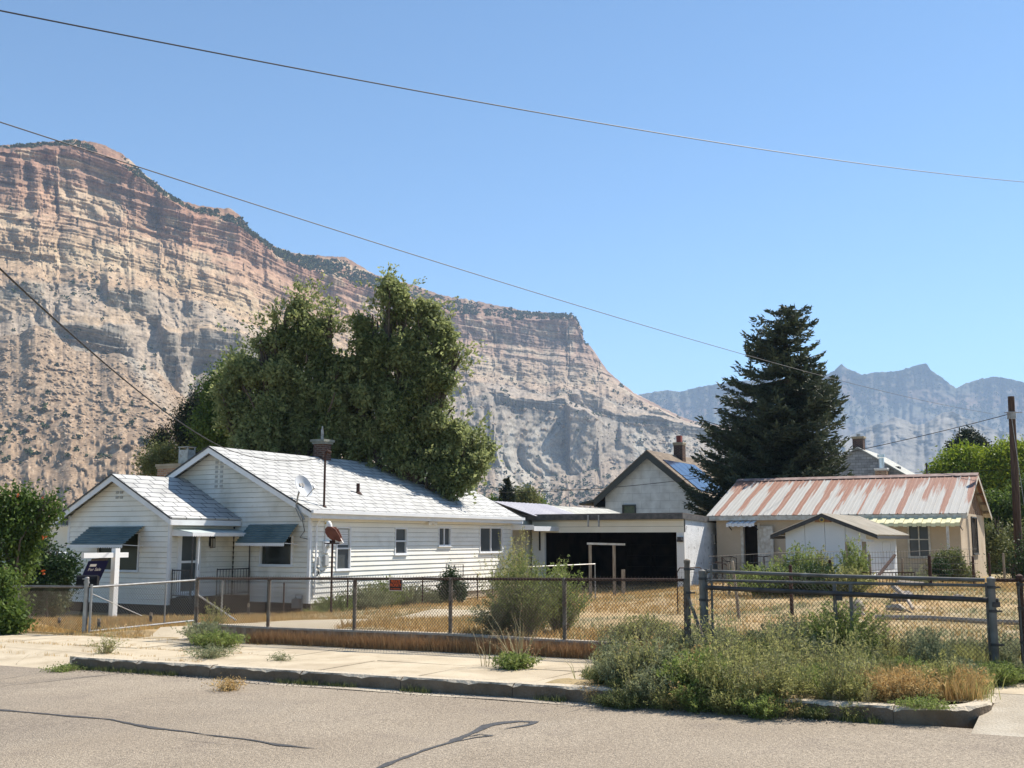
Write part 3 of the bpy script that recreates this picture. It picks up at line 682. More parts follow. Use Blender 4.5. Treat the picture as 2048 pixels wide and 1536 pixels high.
def sbuild(mb, name, m, parent):
    o = mb.build(name, m, parent, fixn=False); o.data.materials.append(mat('siding_groove', (.40,.385,.36), .9)); o.data.polygons.foreach_set('material_index', mb.mi); return o  # darker second slot paints the lap shadow into grooves and board undersides
def wbox(mb, O, a, n, x0, x1, z0, z1, d0, d1):
    O = V3(*O); a = V3(*a); n = V3(*n); up = V3(0, 0, 1); vs = []
    for z in (z0, z1):
        for (x, d) in ((x0, d0), (x1, d0), (x1, d1), (x0, d1)): vs.append(O+a*x+up*z+n*d)
    return mb.add(vs, [(0,3,2,1),(4,5,6,7),(0,1,5,4),(1,2,6,5),(2,3,7,6),(3,0,4,7)])
def window(root, O, a, n, x0, x1, z0, z1, split='h', m=None, glass=None, fw=.05, name='window', sill=True, label=None, deep=.05):
    m = m or m_trim; mb = MB()
    wbox(mb, O, a, n, x0-fw, x0, z0-fw, z1+fw, -.05, .045); wbox(mb, O, a, n, x1, x1+fw, z0-fw, z1+fw, -.05, .045)
    wbox(mb, O, a, n, x0, x1, z1, z1+fw, -.05, .042); wbox(mb, O, a, n, x0, x1, z0-fw, z0, -.05, .042)
    xm = (x0+x1)/2; zm = (z0+z1)/2
    if split == 'h': wbox(mb, O, a, n, x0, x1, zm-.025, zm+.025, -.04, .02)
    if split == 'v': wbox(mb, O, a, n, xm-.022, xm+.022, z0, z1, -.04, .02)
    if split == 'hv': wbox(mb, O, a, n, x0, x1, zm-.02, zm+.02, -.04, .02); wbox(mb, O, a, n, xm-.02, xm+.02, z0, zm-.02, -.04, .02); wbox(mb, O, a, n, xm-.02, xm+.02, zm+.02, z1, -.04, .02)
    if sill: wbox(mb, O, a, n, x0-fw-.03, x1+fw+.03, z0-fw-.03, z0-fw, -.02, .08)
    w = mb.build(name, m, root); 
    if label: w['label'] = label
    g = MB(); wbox(g, O, a, n, x0, x1, z0, z1, -.05, -.035); g.build('pane', glass or m_glass, w); return w
def awning(root, O, a, n, x0, x1, zt, drop, out, m, label, dx=0.0, rows=8):
    """louvred metal awning: overlapping horizontal slats stepping down and out, with scalloped hem and side brackets"""
    mb = MB(); O = V3(*O); a = V3(*a); n = V3(*n); up = V3(0, 0, 1)
    for k in range(rows):
        t0 = k/rows; t1 = (k+1)/rows
        p0 = (zt-drop*t0, .02+out*t0); p1 = (zt-drop*(t0+.45/rows), .02+out*t1+.02); p2 = (zt-drop*t1, .02+out*t1+.006)
        A = [O+a*x0+up*p0[0]+n*p0[1], O+a*x1+up*p0[0]+n*p0[1], O+a*x1+up*p1[0]+n*p1[1], O+a*x0+up*p1[0]+n*p1[1]]
        mb.slab([A[3], A[2], A[1], A[0]], .008)
        B_ = [A[3], A[2], O+a*x1+up*p2[0]+n*p2[1], O+a*x0+up*p2[0]+n*p2[1]]; mb.slab([B_[3], B_[2], B_[1], B_[0]], .006)
    o = mb.build('awning', m, root); o['label'] = label
    h = MB(); N = int((x1-x0)/.075); zb = zt-drop*1.02; ob = .03+out*1.03
    for i in range(N):
        xa = x0+(x1-x0)*i/N; xb = x0+(x1-x0)*(i+1)/N; xm = (xa+xb)/2
        P = [O+a*xa+up*(zb+.02)+n*ob, O+a*xb+up*(zb+.02)+n*ob, O+a*xb+up*(zb-.05)+n*ob, O+a*xm+up*(zb-.085)+n*ob, O+a*xa+up*(zb-.05)+n*ob]
        h.add(P+[p+n*.006 for p in P], [(0, 1, 2, 3, 4), (9, 8, 7, 6, 5), (0, 1, 6, 5), (2, 3, 8, 7), (3, 4, 9, 8)])
    h.build('scalloped_hem', m_trim, o)
    b = MB()
    for x in (x0+.03, x1-.03):
        b.bar(O+a*x+up*(zb+.02)+n*ob, O+a*x+up*(zb-.02)+n*.02, .02)
    b.split('bracket', m_trim, o); return o
def gable_roof(x0, x1, ya, yb, ze, tan, over, th=.05, axis='x', rid=None):
    """slabs for a gable roof with ridge along x; walls at ya, yb with plate height ze; returns MB and ridge z"""
    yc = (ya+yb)/2; half = (yb-ya)/2; zr = ze+half*tan; mb = MB()
    e = half+over; zl = zr-e*tan
    f = (lambda x, y, z: (x, y, z)) if axis == 'x' else (lambda x, y, z: (y, x, z))
    mb.slab([f(x0, yc-e, zl), f(x1, yc-e, zl), f(x1, yc, zr), f(x0, yc, zr)], th)
    mb.slab([f(x0, yc, zr), f(x1, yc, zr), f(x1, yc+e, zl), f(x0, yc+e, zl)], th)
    return mb, zr, zl, yc, e

# ------------------------------------------------------------------ the white house
HZ = -.50
H = Frame(616, 34.0, HZ)
house = H.root('white_cottage', 'white clapboard cottage with a projecting front wing, blue metal awnings and pale scalloped roof', 'house')
LEN, WID = 12.75, 7.86; SB = .36; EZ = 3.22; TAN = .50; OV = .36
WX0 = -2.69; WY0, WY1 = 3.11, 7.54; WEZ = 3.02; WTAN = .53
def gl(yc, zr, tan, y0, y1):
    return (lambda z: max(y0, yc-(zr-z)/tan)), (lambda z: min(y1, yc+(zr-z)/tan))
# openings by plane
def op_y(px0, py0, px1, py1, fr=H, y=0.0):
    a = fr.hy(px0, (py0+py1)/2, y); b = fr.hy(px1, (py0+py1)/2, y); t = fr.hy((px0+px1)/2, py0, y); u = fr.hy((px0+px1)/2, py1, y)
    return (a[0], b[0], u[2], t[2])
def op_x(px0, py0, px1, py1, fr=H, x=0.0):
    a = fr.hx(px0, (py0+py1)/2, x); b = fr.hx(px1, (py0+py1)/2, x); t = fr.hx((px0+px1)/2, py0, x); u = fr.hx((px0+px1)/2, py1, x)
    return (b[1], a[1], u[2], t[2])
ops_side = [op_y(673, 1057, 698, 1137), op_y(790, 1058.5, 811, 1106), op_y(877, 1057, 899, 1089.5), op_y(959.5, 1057, 1003, 1102.5)]
ex = lambda o, f=.05: (o[0]-f, o[1]+f, o[2]-f, o[3]+f)
mb = siding((0, 0, 0), (1, 0, 0), (0, -1, 0), lambda z: 0.06, lambda z: LEN-.06, SB, EZ, [ex(o) for o in ops_side])
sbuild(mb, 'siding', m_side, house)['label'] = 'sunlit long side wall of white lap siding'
yc = WID/2; zr = EZ+yc*TAN
l_, r_ = gl(yc, zr, TAN, .06, WID-.06)
og = [op_x(523, 1074, 583.5, 1128.5)]
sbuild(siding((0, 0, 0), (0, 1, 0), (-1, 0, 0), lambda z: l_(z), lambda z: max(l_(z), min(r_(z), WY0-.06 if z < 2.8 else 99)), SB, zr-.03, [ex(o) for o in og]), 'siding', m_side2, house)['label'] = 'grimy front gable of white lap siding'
wyc = (WY0+WY1)/2; wzr = WEZ+(WY1-WY0)/2*WTAN
l2, r2 = gl(wyc, wzr, WTAN, WY0+.06, WY1-.06)
ow_ = [op_x(196, 1068, 277, 1139.5, x=WX0)]
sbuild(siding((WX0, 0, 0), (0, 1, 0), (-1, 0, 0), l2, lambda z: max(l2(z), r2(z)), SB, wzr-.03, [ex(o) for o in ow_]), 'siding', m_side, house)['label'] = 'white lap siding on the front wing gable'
dr = op_y(357.5, 1064, 396, 1160, y=WY0); dr = (dr[0], dr[1], .60, dr[3])
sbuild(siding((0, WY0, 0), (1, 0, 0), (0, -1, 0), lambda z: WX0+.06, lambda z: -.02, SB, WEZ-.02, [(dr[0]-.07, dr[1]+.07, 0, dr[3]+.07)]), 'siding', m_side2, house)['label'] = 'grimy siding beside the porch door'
# hidden back walls keep the sun out
mb = MB(); mb.box(.05, LEN-.05, WID-.08, WID, 0, EZ); mb.box(LEN-.1, LEN, .05, WID-.1, 0, EZ); mb.box(WX0+.05, -.02, WY1-.08, WY1, 0, WEZ)
mb.prism([(0.1, EZ), (WID-.1, EZ), (yc, zr-.06)], 0, LEN-.09, LEN-.01); mb.build('back_wall', m_side, house)
mb = MB(); mb.box(.1, .14, .1, WID-.1, 0, EZ); mb.box(.15, LEN-.12, .12, .16, 0, EZ-.05); mb.box(WX0+.1, WX0+.14, WY0+.1, WY1-.1, 0, WEZ-.05); mb.box(WX0+.15, 0, WY0+.12, WY0+.16, 0, WEZ-.05)
mb.build('inner_wall', m_int, house)
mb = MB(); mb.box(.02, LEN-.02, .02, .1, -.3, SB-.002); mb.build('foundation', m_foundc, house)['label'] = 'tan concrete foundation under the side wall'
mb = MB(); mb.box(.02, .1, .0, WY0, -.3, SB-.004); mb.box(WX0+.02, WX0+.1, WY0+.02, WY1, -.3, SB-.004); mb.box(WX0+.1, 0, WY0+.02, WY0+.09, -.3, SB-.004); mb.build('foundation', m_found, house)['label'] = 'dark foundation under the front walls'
mb = MB()
mb.box(-.03, .06, -.03, .06, SB, EZ-.02); mb.box(LEN-.06, LEN+.03, -.03, .06, SB, EZ-.02); mb.box(WX0-.03, WX0+.06, WY0-.03, WY0+.06, SB, WEZ-.02); mb.box(WX0-.03, WX0+.06, WY1-.06, WY1+.03, SB, WEZ)
mb.split('corner_trim', m_trim, house)
def roof_part(nm, x0, x1, ya, yb, ze, tan, over, m, root, fascia=.17, edge=True, fm=None, th=.05, rib=None, uvs=1.0):
    mb, zr_, zl, ycc, e = gable_roof(x0, x1, ya, yb, ze+.10, tan, over, th)
    c = math.cos(math.atan(tan))
    ro = mb.build(nm, m, root, uvf=lambda co: ((co.x)*uvs, abs(co.y-ycc)/c*uvs))
    fb = MB(); t = fascia
    for sgn in (-1, 1):
        for xe in (x0+.012, x1-.03):
            pts = [(ycc, zr_-th-.004), (ycc+sgn*e, zl-th-.004), (ycc+sgn*e, zl-th-t), (ycc, zr_-th-t*1.08)]
            fb.prism(pts, 0, xe, xe+.018)
        fb.box(x0+.04, x1-.04, ycc+sgn*e-.0, ycc+sgn*(e-.02), zl-th-.012, zl-th-t)
    # soffits
    for sgn in (-1, 1):
        fb.box(x0+.04, x1-.04, ycc+sgn*(e-.03), ycc+sgn*(e-over+.01), zl-th-t+.02, zl-th-t+.03)
    fo = fb.build('fascia', fm or m_trim, root)
    if edge:
        eb = MB()
        for sgn in (-1, 1):
            for xe in (x0-.012,):
                eb.prism([(ycc, zr_+.006), (ycc+sgn*(e+.01), zl+.006), (ycc+sgn*(e+.01), zl-th), (ycc, zr_-th)], 0, xe, xe+.012)
        eb.build('drip_edge', m_dark, ro)
    return ro, zr_, zl, ycc, e
roof1, zr1, zl1, yc1, e1 = roof_part('roof', -.42, LEN+.35, 0, WID, EZ, TAN, OV, m_shing, house)
roof2, zr2, zl2, yc2, e2 = roof_part('roof', WX0-.36, -.03, WY0, WY1, WEZ, WTAN, OV, m_shing, house)
roof2['label'] = 'lower pale roof of the front wing'
# hex notches: raised butt edges of the shingle rows give the roof a real step
# windows
F1 = ((0, 0, 0), (1, 0, 0), (0, -1, 0)); F2 = ((0, 0, 0), (0, 1, 0), (-1, 0, 0)); F3 = ((WX0, 0, 0), (0, 1, 0), (-1, 0, 0)); F4 = ((0, WY0, 0), (1, 0, 0), (0, -1, 0))
for o, sp_, gm, lb in ((ops_side[0], 'h', m_glassg, 'tall side window nearest the front corner with a drawn white blind in its top'), (ops_side[1], 'h', m_glassg, 'small two sash side window'), (ops_side[2], 'v', m_glassg, 'smallest square sliding side window'), (ops_side[3], 'v', m_glassg, 'wide sliding side window nearest the back')):
    w_ = window(house, *F1, *o, split=sp_, glass=gm, label=lb)
    if 'blind' in lb:
        bl = MB(); zt = o[3]; 
        for k in range(9): wbox(bl, *F1, o[0]+.02, o[1]-.02, zt-.03-k*.055, zt-.075-k*.055, -.034, -.026-(k % 2)*.004)
        bl.build('blind', m_trim, w_)
window(house, *F2, *og[0], split='n', glass=m_glass, label='dark window under the smaller awning')
window(house, *F3, *ow_[0], split='n', glass=mat('green_glass', (.010,.018,.010), .3, col2=(.02,.03,.016), scale=1.3, spec=.25), label='large dark green window of the front wing', fw=.035)
m_awn = mat('blue_awning_metal', (.095,.15,.165), .5, col2=(.15,.215,.23), scale=2, spec=.3, stains=[(3, (.18,.21,.22), .64, .76, .4)])
# awnings
a1 = op_x(184, 1053, 290, 1060, x=WX0); awning(house, *F3, a1[0], a1[1], a1[3], .56, .78, m_awn, 'large blue slatted awning over the front wing window')
a2 = op_x(501, 1049, 598, 1056); awning(house, *F2, a2[0], a2[1], a2[3], .58, .62, m_awn, 'smaller blue slatted awning over the gable window')
# gable vents: small louvre bricks
def vents(O, a, n, pts, root):
    for (x, z) in pts:
        mb = MB(); wbox(mb, O, a, n, x-.06, x+.06, z-.045, z+.045, .0, .03)
        for k in range(3): wbox(mb, O, a, n, x-.055, x+.055, z-.035+k*.026, z-.02+k*.026, .029, .042)
        mb.build('gable_vent', mat('vent_grey', (.42,.42,.40), .7), root)
p = H.hx(440, 926); pts = [(p[1]+dx_v, p[2]-k*.155+.02) for k in range(6) for dx_v in (-.11, .11)]
vents(*F2, pts, house)
p = H.hx(240, 986, WX0); vents(*F3, [(p[1]+dx_v, p[2]-k*.155+.02) for k in range(2) for dx_v in (-.09, .09)], house)
# door, lantern
mb = MB(); x0, x1, z0, z1 = dr
wbox(mb, *F4, x0-.07, x0, z0, z1+.07, -.03, .05); wbox(mb, *F4, x1, x1+.07, z0, z1+.07, -.03, .05); wbox(mb, *F4, x0, x1, z1, z1+.07, -.03, .048)
mb.build('door_frame', m_trim, house)
mb = MB(); st = .09; zm = z0+(z1-z0)*.53
wbox(mb, *F4, x0, x0+st, z0, z1, -.02, .03); wbox(mb, *F4, x1-st, x1, z0, z1, -.02, .03); wbox(mb, *F4, x0+st, x1-st, z1-st, z1, -.02, .029); wbox(mb, *F4, x0+st, x1-st, z0, z0+st*1.6, -.02, .029); wbox(mb, *F4, x0+st, x1-st, zm-.035, zm+.035, -.02, .029)
door = mb.build('storm_door', m_trim, house)
mb = MB(); wbox(mb, *F4, x0+st, x1-st, z0+st*1.6, zm-.035, -.02, -.01); wbox(mb, *F4, x0+st, x1-st, zm+.035, z1-st, -.02, -.01); mb.build('pane', m_glassg, door)
mb = MB(); wbox(mb, *F4, x1-.06, x1-.03, zm-.25, zm-.08, .03, .08); mb.build('handle', m_dark, door)
lt = H.hy(420, 1083.5, WY0); mb = MB()
wbox(mb, *F4, lt[0]-.07, lt[0]+.07, lt[2]-.14, lt[2]+.18, .022, .04); wbox(mb, *F4, lt[0]-.05, lt[0]+.05, lt[2]+.10, lt[2]+.17, .04, .17)
for dx_v in (-.06, .05):
    for dd in (.07, .16): wbox(mb, *F4, lt[0]+dx_v, lt[0]+dx_v+.012, lt[2]-.17, lt[2]+.10, dd, dd+.012)
wbox(mb, *F4, lt[0]-.065, lt[0]+.065, lt[2]-.185, lt[2]-.17, .065, .175)
lan = mb.build('wall_lantern', m_dark, house); mb = MB(); wbox(mb, *F4, lt[0]-.045, lt[0]+.045, lt[2]-.168, lt[2]+.098, .085, .155); mb.build('lantern_glass', mat('frosted_lamp_glass', (.35,.34,.31), .2), lan)
# porch: deck, steps, railings, canopy with posts
PY = 2.32; DZ = .56
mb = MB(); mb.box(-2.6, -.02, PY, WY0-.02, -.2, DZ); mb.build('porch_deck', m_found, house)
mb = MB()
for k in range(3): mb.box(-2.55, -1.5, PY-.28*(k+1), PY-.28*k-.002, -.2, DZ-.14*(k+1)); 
mb.build('porch_step', m_found, house)
def railing(p, q, h=.82, n=9, name='railing'):
    mb = MB(); p = V3(*p); q = V3(*q); up = V3(0, 0, 1)
    mb.bar(p+up*h, q+up*h, .035); mb.bar(p+up*.08, q+up*.08, .025)
    for k in range(n+1): mb.tube([p+(q-p)*k/n+up*(.0 if k in (0, n) else .08), p+(q-p)*k/n+up*(h+(.03 if k in (0, n) else 0))], .016 if k in (0, n) else .009, 6)
    return mb.build(name, m_dark, house)
railing((-2.58, WY0-.05, DZ), (-2.58, PY+.03, DZ), n=8); railing((-1.46, PY+.03, DZ), (-.05, PY+.03, DZ), n=11)
cz = H.hx(345, 1046, -2.5)[2]; cz = 2.62
mb = MB(); mb.slab([(-2.62, PY-.05, cz-.13), (-.0, PY-.05, cz-.13), (-.0, WY0-.005, cz), (-2.62, WY0-.005, cz)], .025)
can = mb.build('porch_canopy', mat('pale_green_metal', (.42,.48,.47), .5, col2=(.48,.54,.52), scale=2), house)
mb = MB(); N = 36
for i in range(N):
    xa = -2.62+2.62*i/N; xb = -2.62+2.62*(i+1)/N; z = cz-.13
    mb.add([(xa, PY-.056, z), (xb, PY-.056, z), (xb, PY-.056, z-.09), ((xa+xb)/2, PY-.056, z-.125), (xa, PY-.056, z-.09)], [(0, 1, 2, 3, 4)])
mb.prism([(PY-.05, cz-.155), (WY0-.01, cz-.025), (WY0-.01, cz-.23), (PY-.05, cz-.24)], 0, -2.63, -2.62)
mb.build('scalloped_hem', m_trim, can)
mb = MB(); mb.tube([(-2.55, PY, DZ), (-2.55, PY, cz-.16)], .02, 8); mb.tube([(-.1, PY, DZ), (-.1, PY, cz-.16)], .02, 8); mb.split('porch_post', m_dark, house)
mb = MB(); q1 = H.hy(399, 1062, PY+.0); mb.tube([(-2.30, PY+.02, .95), (-2.27, PY+.02, cz-.16)], .02, 8); mb.build('porch_post', m_trim, house)['label'] = 'thin white post at the porch door'
# chimneys, flues
def chimney(root, x, y, w, d, z0, z1, m, cap=.06, capm=None, name='chimney', frame=None):
    mb = MB(); mb.box(x-w/2, x+w/2, y-d/2, y+d/2, z0, z1); o = mb.build(name, m, root, uvf=uv_box)
    mb = MB(); mb.box(x-w/2-cap, x+w/2+cap, y-d/2-cap, y+d/2+cap, z1, z1+.09); mb.box(x-w/2-cap/2, x+w/2+cap/2, y-d/2-cap/2, y+d/2+cap/2, z1-.08, z1-.001); mb.build('chimney_cap', capm or m_foundc, o); return o
p = H.inv(UZ(352, 40.6, 4)); c1 = chimney(house, p[0], p[1], .75, 1.15, 0, H.hp(330, 930, p, (1, 0, 0))[2]-.09, m_brick); c1['label'] = 'broad brick chimney behind the front wing'
mb = MB(); q = H.inv(UZ(372, 40.6, 4)); zt = H.hp(370, 894, q, (1, 0, 0))[2]; zb = H.hp(330, 930, p, (1, 0, 0))[2]
mb.box(q[0]-.19, q[0]+.19, q[1]-.23, q[1]+.23, zb, zt-.12)
for ddx, ddy in ((-.17, -.21), (.17, -.21), (-.17, .21), (.17, .21)): mb.box(q[0]+ddx-.02, q[0]+ddx+.02, q[1]+ddy-.02, q[1]+ddy+.02, zt-.12, zt-.03)
mb.box(q[0]-.21, q[0]+.21, q[1]-.25, q[1]+.25, zt-.03, zt); mb.build('flue_box', m_galv, c1)
px_ = 5.4; pz = H.hp(637, 880, (px_, yc, 0), (1, 0, 0))[2]
c2 = chimney(house, px_, yc, .46, .46, zr-.3, pz-.09, m_brickd, .09, mat('lichened_cap', (.16,.17,.15), .9, col2=(.24,.25,.22), scale=6)); c2['label'] = 'dark brick ridge chimney'
mb = MB(); pt = H.hp(637, 853, (px_, yc, 0), (1, 0, 0))[2]; mb.tube([(px_, yc+.02, pz-.05), (px_, yc+.02, pt-.12)], .055, 10); mb.tube([(px_, yc+.02, pt-.12), (px_, yc+.02, pt)], .03, 8); mb.build('flue_pipe', m_galv, c2)
# roof-plane hits
nrm1 = (0, -TAN, 1); pr1 = (0, yc, zr1)
def onroof(px, py): return H.hp(px, py, pr1, nrm1)
b_ = onroof(648, 1013); mt = H.hp(650, 908, (b_[0], b_[1], 0), (1, 0, 0))
mb = MB(); mb.tube([b_, (b_[0], b_[1], mt[2])], .035, 8); mb.tube([(b_[0], b_[1], mt[2]), (b_[0]+.04, b_[1]-.05, mt[2]+.09), (b_[0]+.1, b_[1]-.14, mt[2]+.03)], [.05, .06, .05], 8); lathe(mb, [(.1, 0), (.04, .06)], (b_[0], b_[1], b_[2]-.02), 10)
mb.build('service_mast', m_rust, house)
MASTTOP = H.w(b_[0], b_[1], mt[2]-.1)
b_ = onroof(716, 986); mb = MB(); mb.tube([b_, (b_[0], b_[1], b_[2]+.33)], .06, 10); lathe(mb, [(.16, -.05), (.07, .05)], tuple(b_), 12); mb.build('vent_pipe', m_rust, house)
# siding details: meter, conduit, boxes, floodlight
def wallp(px, py): q = H.hy(px, py, 0); return q[0], q[2]
mx, mz = wallp(650, 1092); mb = MB(); wbox(mb, *F1, mx-.14, mx+.16, mz-.22, mz+.16, .02, .12); o = mb.build('electric_meter', m_trim, house)
mb = MB(); mb.tube([(mx, -.12, mz+.02), (mx, -.24, mz+.02)], .085, 14); mb.tube([(mx-.08, -.24, mz-.0), (mx-.08, -.13, mz)], .01); mb.build('meter_glass', mat('meter_dome', (.45,.46,.45), .2, spec=.6), o)
mb = MB(); cx, cz_ = wallp(646, 1038); mb.tube([(mx-.04, -.05, mz+.16), (mx-.04, -.05, EZ-.35)], .03, 8); mb.build('conduit', m_trim, house)
for (px, py, w, h, lb) in ((633.5, 1122, .11, .26, 'narrow grey phone box'), (648.5, 1121, .20, .34, 'rounded grey cable box')):
    bx, bz = wallp(px, py); mb = MB(); wbox(mb, *F1, bx-w/2, bx+w/2, bz-h/2, bz+h/2, .02, .10); wbox(mb, *F1, bx-w/2+.02, bx+w/2-.02, bz-h/2+.02, bz+h/2-.02, .10, .112); o = mb.build('utility_box', mat('grey_plastic', (.42,.43,.43), .55), house); o['label'] = lb
mb = MB(); bx, bz = wallp(631, 1135); lp = [(bx-.04+.10*math.cos(t)+.02*t/6, -.05, bz-.12+.14*math.sin(t)) for t in np.linspace(0, 12.5, 36)]; mb.tube(lp, .009, 5); mb.tube([(bx+.1, -.04, bz-.1), (bx+.2, -.05, bz-.4), (bx+.35, -.04, bz-.5)], .009, 5)
mb.tube([(bx+.05, -.05, bz-.02), (bx+.25, -.05, bz-.12), (bx+.5, -.05, bz-.03)], .009, 5); mb.build('loose_cable', m_wire, house)
fx, fz = wallp(857, 1042); o = MB().box(fx-.06, fx+.06, -.06, -.0, fz-.02, fz+.08).build('floodlight', m_dark, house)
for sgn in (-1, 1):
    mb = MB(); mb.tube([(fx, -.08, fz+.02), (fx+sgn*.14, -.16, fz-.06), (fx+sgn*.20, -.22, fz-.10)], [.02, .05, .07], 10); mb.build('flood_lamp', m_trim, o)
mb = MB(); gx = [(-.42, yc1-e1-.05, zl1-.02), (LEN+.34, yc1-e1-.05, zl1-.03)]; mb.bar(*gx, .09, .10); mb.tube([(0.25, -.36, zl1-.08), (0.2, -.1, zl1-.4), (0.2, -.055, .6)], .03, 8); mb.build('gutter', m_trim, house)
q = H.hx(599, 1196); mb = MB(); wbox(mb, *F2, q[1]-.14, q[1]+.12, .22, .50, .03, .22); mb.tube([(-.12, q[1]-.2, -.1), (-.12, q[1]-.2, .62), (-.12, q[1]+.05, .62), (-.12, q[1]+.05, .5)], .022, 6); mb.build('gas_meter', mat('meter_grey', (.16,.165,.165), .6), house)
q = H.hx(482, 1078); text_obj('1', .2, m_dark, house, (-.04, q[1], q[2]), (math.pi/2, 0, -math.pi/2), 'house_number')
# satellite dish
D_ = H.hx(593, 1010, -.38); ds = thing('satellite_dish', 'grey satellite dish on a bent mast at the cottage eave corner', 'satellite dish', tuple(H.w(-.38, D_[1], D_[2]-.1)))
dc = U(603, 976, H.w(-.5, D_[1], 0)[1]-.1); off = np.array(ds.location)
toC = Vector((-.10, -.62, .28)).normalized(); toC = Vector((.62, -.52, .45)).normalized()
mb = MB(); mb.tube([np.array(H.w(-.42, D_[1]-.35, D_[2]-.45))-off, np.array(H.w(-.45, D_[1]-.05, D_[2]-.02))-off, np.array((dc[0]-.12, dc[1]+.08, dc[2]-.25))-off, np.array((dc[0]-.06, dc[1]+.06, dc[2]-.04))-off], .028, 8); mb.tube([(-.03, -.02, .02), (.18, -.1, -.38)], .016, 6); mb.build('mast', m_galv, ds)
q = toC.to_track_quat('Z', 'Y').to_matrix(); V = []; Fd = []
nr, ns = 6, 28
for i in range(nr+1):
    r = i/nr
    for k in range(ns):
        t = 2*math.pi*k/ns; x = .30*r*math.cos(t); y = .38*r*math.sin(t); V.append(q@Vector((x, y, .13*r*r)))
for i in range(nr):
    for k in range(ns): k2 = (k+1) % ns; Fd.append((i*ns+k, i*ns+k2, (i+1)*ns+k2, (i+1)*ns+k))
N = len(V); V += [v-q@Vector((0, 0, .012)) for v in V]; Fd += [tuple(N+i for i in f)[::-1] for f in Fd]+[(nr*ns+k, nr*ns+(k+1) % ns, N+nr*ns+(k+1) % ns, N+nr*ns+k) for k in range(ns)]
m_dish = mat('dish_grey', (.50,.52,.55), .45, spec=.4)
mb = MB(); cc = Vector(dc-off); mb.add([v+cc for v in V], Fd); mb.build('reflector', m_dish, ds, smooth=True, fixn=False)
mb = MB(); f0 = cc+q@Vector((0, -.36, .1)); f1 = cc+q@Vector((0, -.30, .52)); mb.bar(f0, f1, .025); mb.bar(f1-q@Vector((0, .02, 0)), f1+q@Vector((0, .08, .0)), .07, .06); mb.build('feed_arm', m_dish, ds)
# crescent mark on the dish
mb = MB(); zz = .05
for k in range(7):
    t0 = -1.2+2.4*k/7; t1 = -1.2+2.4*(k+1)/7
    def P_(t, r): return cc+q@Vector((.03-.0+r*math.cos(t), .10+r*math.sin(t), .035))
    mb.add([P_(t0, .055), P_(t0, .095), P_(t1, .095), P_(t1, .055)], [(0, 1, 2, 3)])
mb.add([cc+q@Vector((x, y, .036)) for x, y in ((-.06, .05), (.05, .07), (.05, .13), (-.06, .16))], [(0, 1, 2, 3)])
mb.build('dish_emblem', m_dark, ds)
mb = MB(); w0 = H.hx(592, 1012, -.42); pts = [H.w(-.4, w0[1], w0[2]), H.w(-.06, w0[1]+.05, w0[2]-.35), H.w(-.05, w0[1]-.05, w0[2]-.75), H.w(-.05, .35, w0[2]-.95), H.w(-.05, .05, w0[2]-1.0)]
tag(mb.tube(pts, .01, 5).build('dish_cable', m_wire), 'thin black cable looping from the satellite dish down the gable siding', 'cable')
# carport link roof at the house end
mb = MB(); a_ = H.hy(1020, 1044, -.0); 
lz = H.hy(1019, 1045, 0)[2]
mb.slab([(LEN+.03, -1.0, lz-.16), (LEN+2.9, -1.0, lz-.16), (LEN+2.9, 3.2, lz+.02), (LEN+.03, 3.2, lz+.02)], .05); ct = mb.build('carport_roof', m_dark, house)
mb = MB(); mb.box(LEN+.03, LEN+2.9, -1.03, -1.005, lz-.34, lz-.15); mb.box(LEN+.02, LEN+.045, -1.0, 0, lz-.3, lz-.1); mb.build('fascia', m_trim, ct)
# ------------------------------------------------------------------ garage
GZ_ = -.27
A = Frame(1371, 44.0, GZ_)
m_blk = mat('sooty_interior', (.016,.012,.009), .95, spec=.03, col2=(.03,.021,.015), scale=2)  # near-black colour deepens the shade inside the open garage
gar = A.root('open_garage', 'wide white flat roofed garage with its dark doorway standing open', 'garage')
gw = A.hx(1064, 1100)[1]; gd = 6.8
m_gwhite = mat('garage_paint', (.74,.73,.71), .75, col2=(.79,.78,.76), scale=1.2, bump=.3, bscale=14, stains=[(3, (.48,.44,.38), .6, .72, .35)])
m_gcream = mat('cream_boards', (.76,.70,.58), .75, col2=(.80,.75,.64), scale=1.2, bump=.2, bscale=14)
zt = A.hx(1371, 1038)[2]; zroof = A.hx(1371, 1025.5)[2]; oz = A.hx(1353, 1064.5)[2]
y0 = A.hx(1353.5, 1100)[1]; y1 = A.hx(1089, 1100)[1]
mb = MB(); mb.box(0, .15, 0, y0, -.2, oz); mb.box(0, .15, y1, gw, -.2, oz); mb.split('pier', m_gwhite, gar)
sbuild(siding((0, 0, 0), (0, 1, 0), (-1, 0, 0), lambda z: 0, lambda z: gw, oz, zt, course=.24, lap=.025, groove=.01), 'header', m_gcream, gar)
MB().box(0.0, .14, 0.02, gw-.02, oz+.005, zt).build('lintel', m_int, gar)
m_block = mat('painted_block', (.66,.67,.67), .85, col2=(.78,.78,.78), scale=2.4, bump=1.0, bscale=16, stains=[(5, (.30,.30,.30), .58, .68, .8), (1.5, (.45,.44,.42), .55, .7, .5)])
q = A.hy(1425, 1077, 0); w_o = op_y(1428, 1071, 1440, 1085, A)
mb = MB(); x0w, x1w, z0w, z1w = w_o; x1w = x0w+.9
mb.box(.16, x0w, 0, .15, -.2, zt); mb.box(x1w, gd, 0, .15, -.2, zt); mb.box(x0w, x1w, 0, .149, -.2, z0w); mb.box(x0w, x1w, 0, .149, z1w, zt)
mb.build('side_wall', m_block, gar)
window(gar, (0, 0, 0), (1, 0, 0), (0, -1, 0), x0w, x1w, z0w, z1w, split='v', m=m_trimw, glass=m_glass, fw=.04)
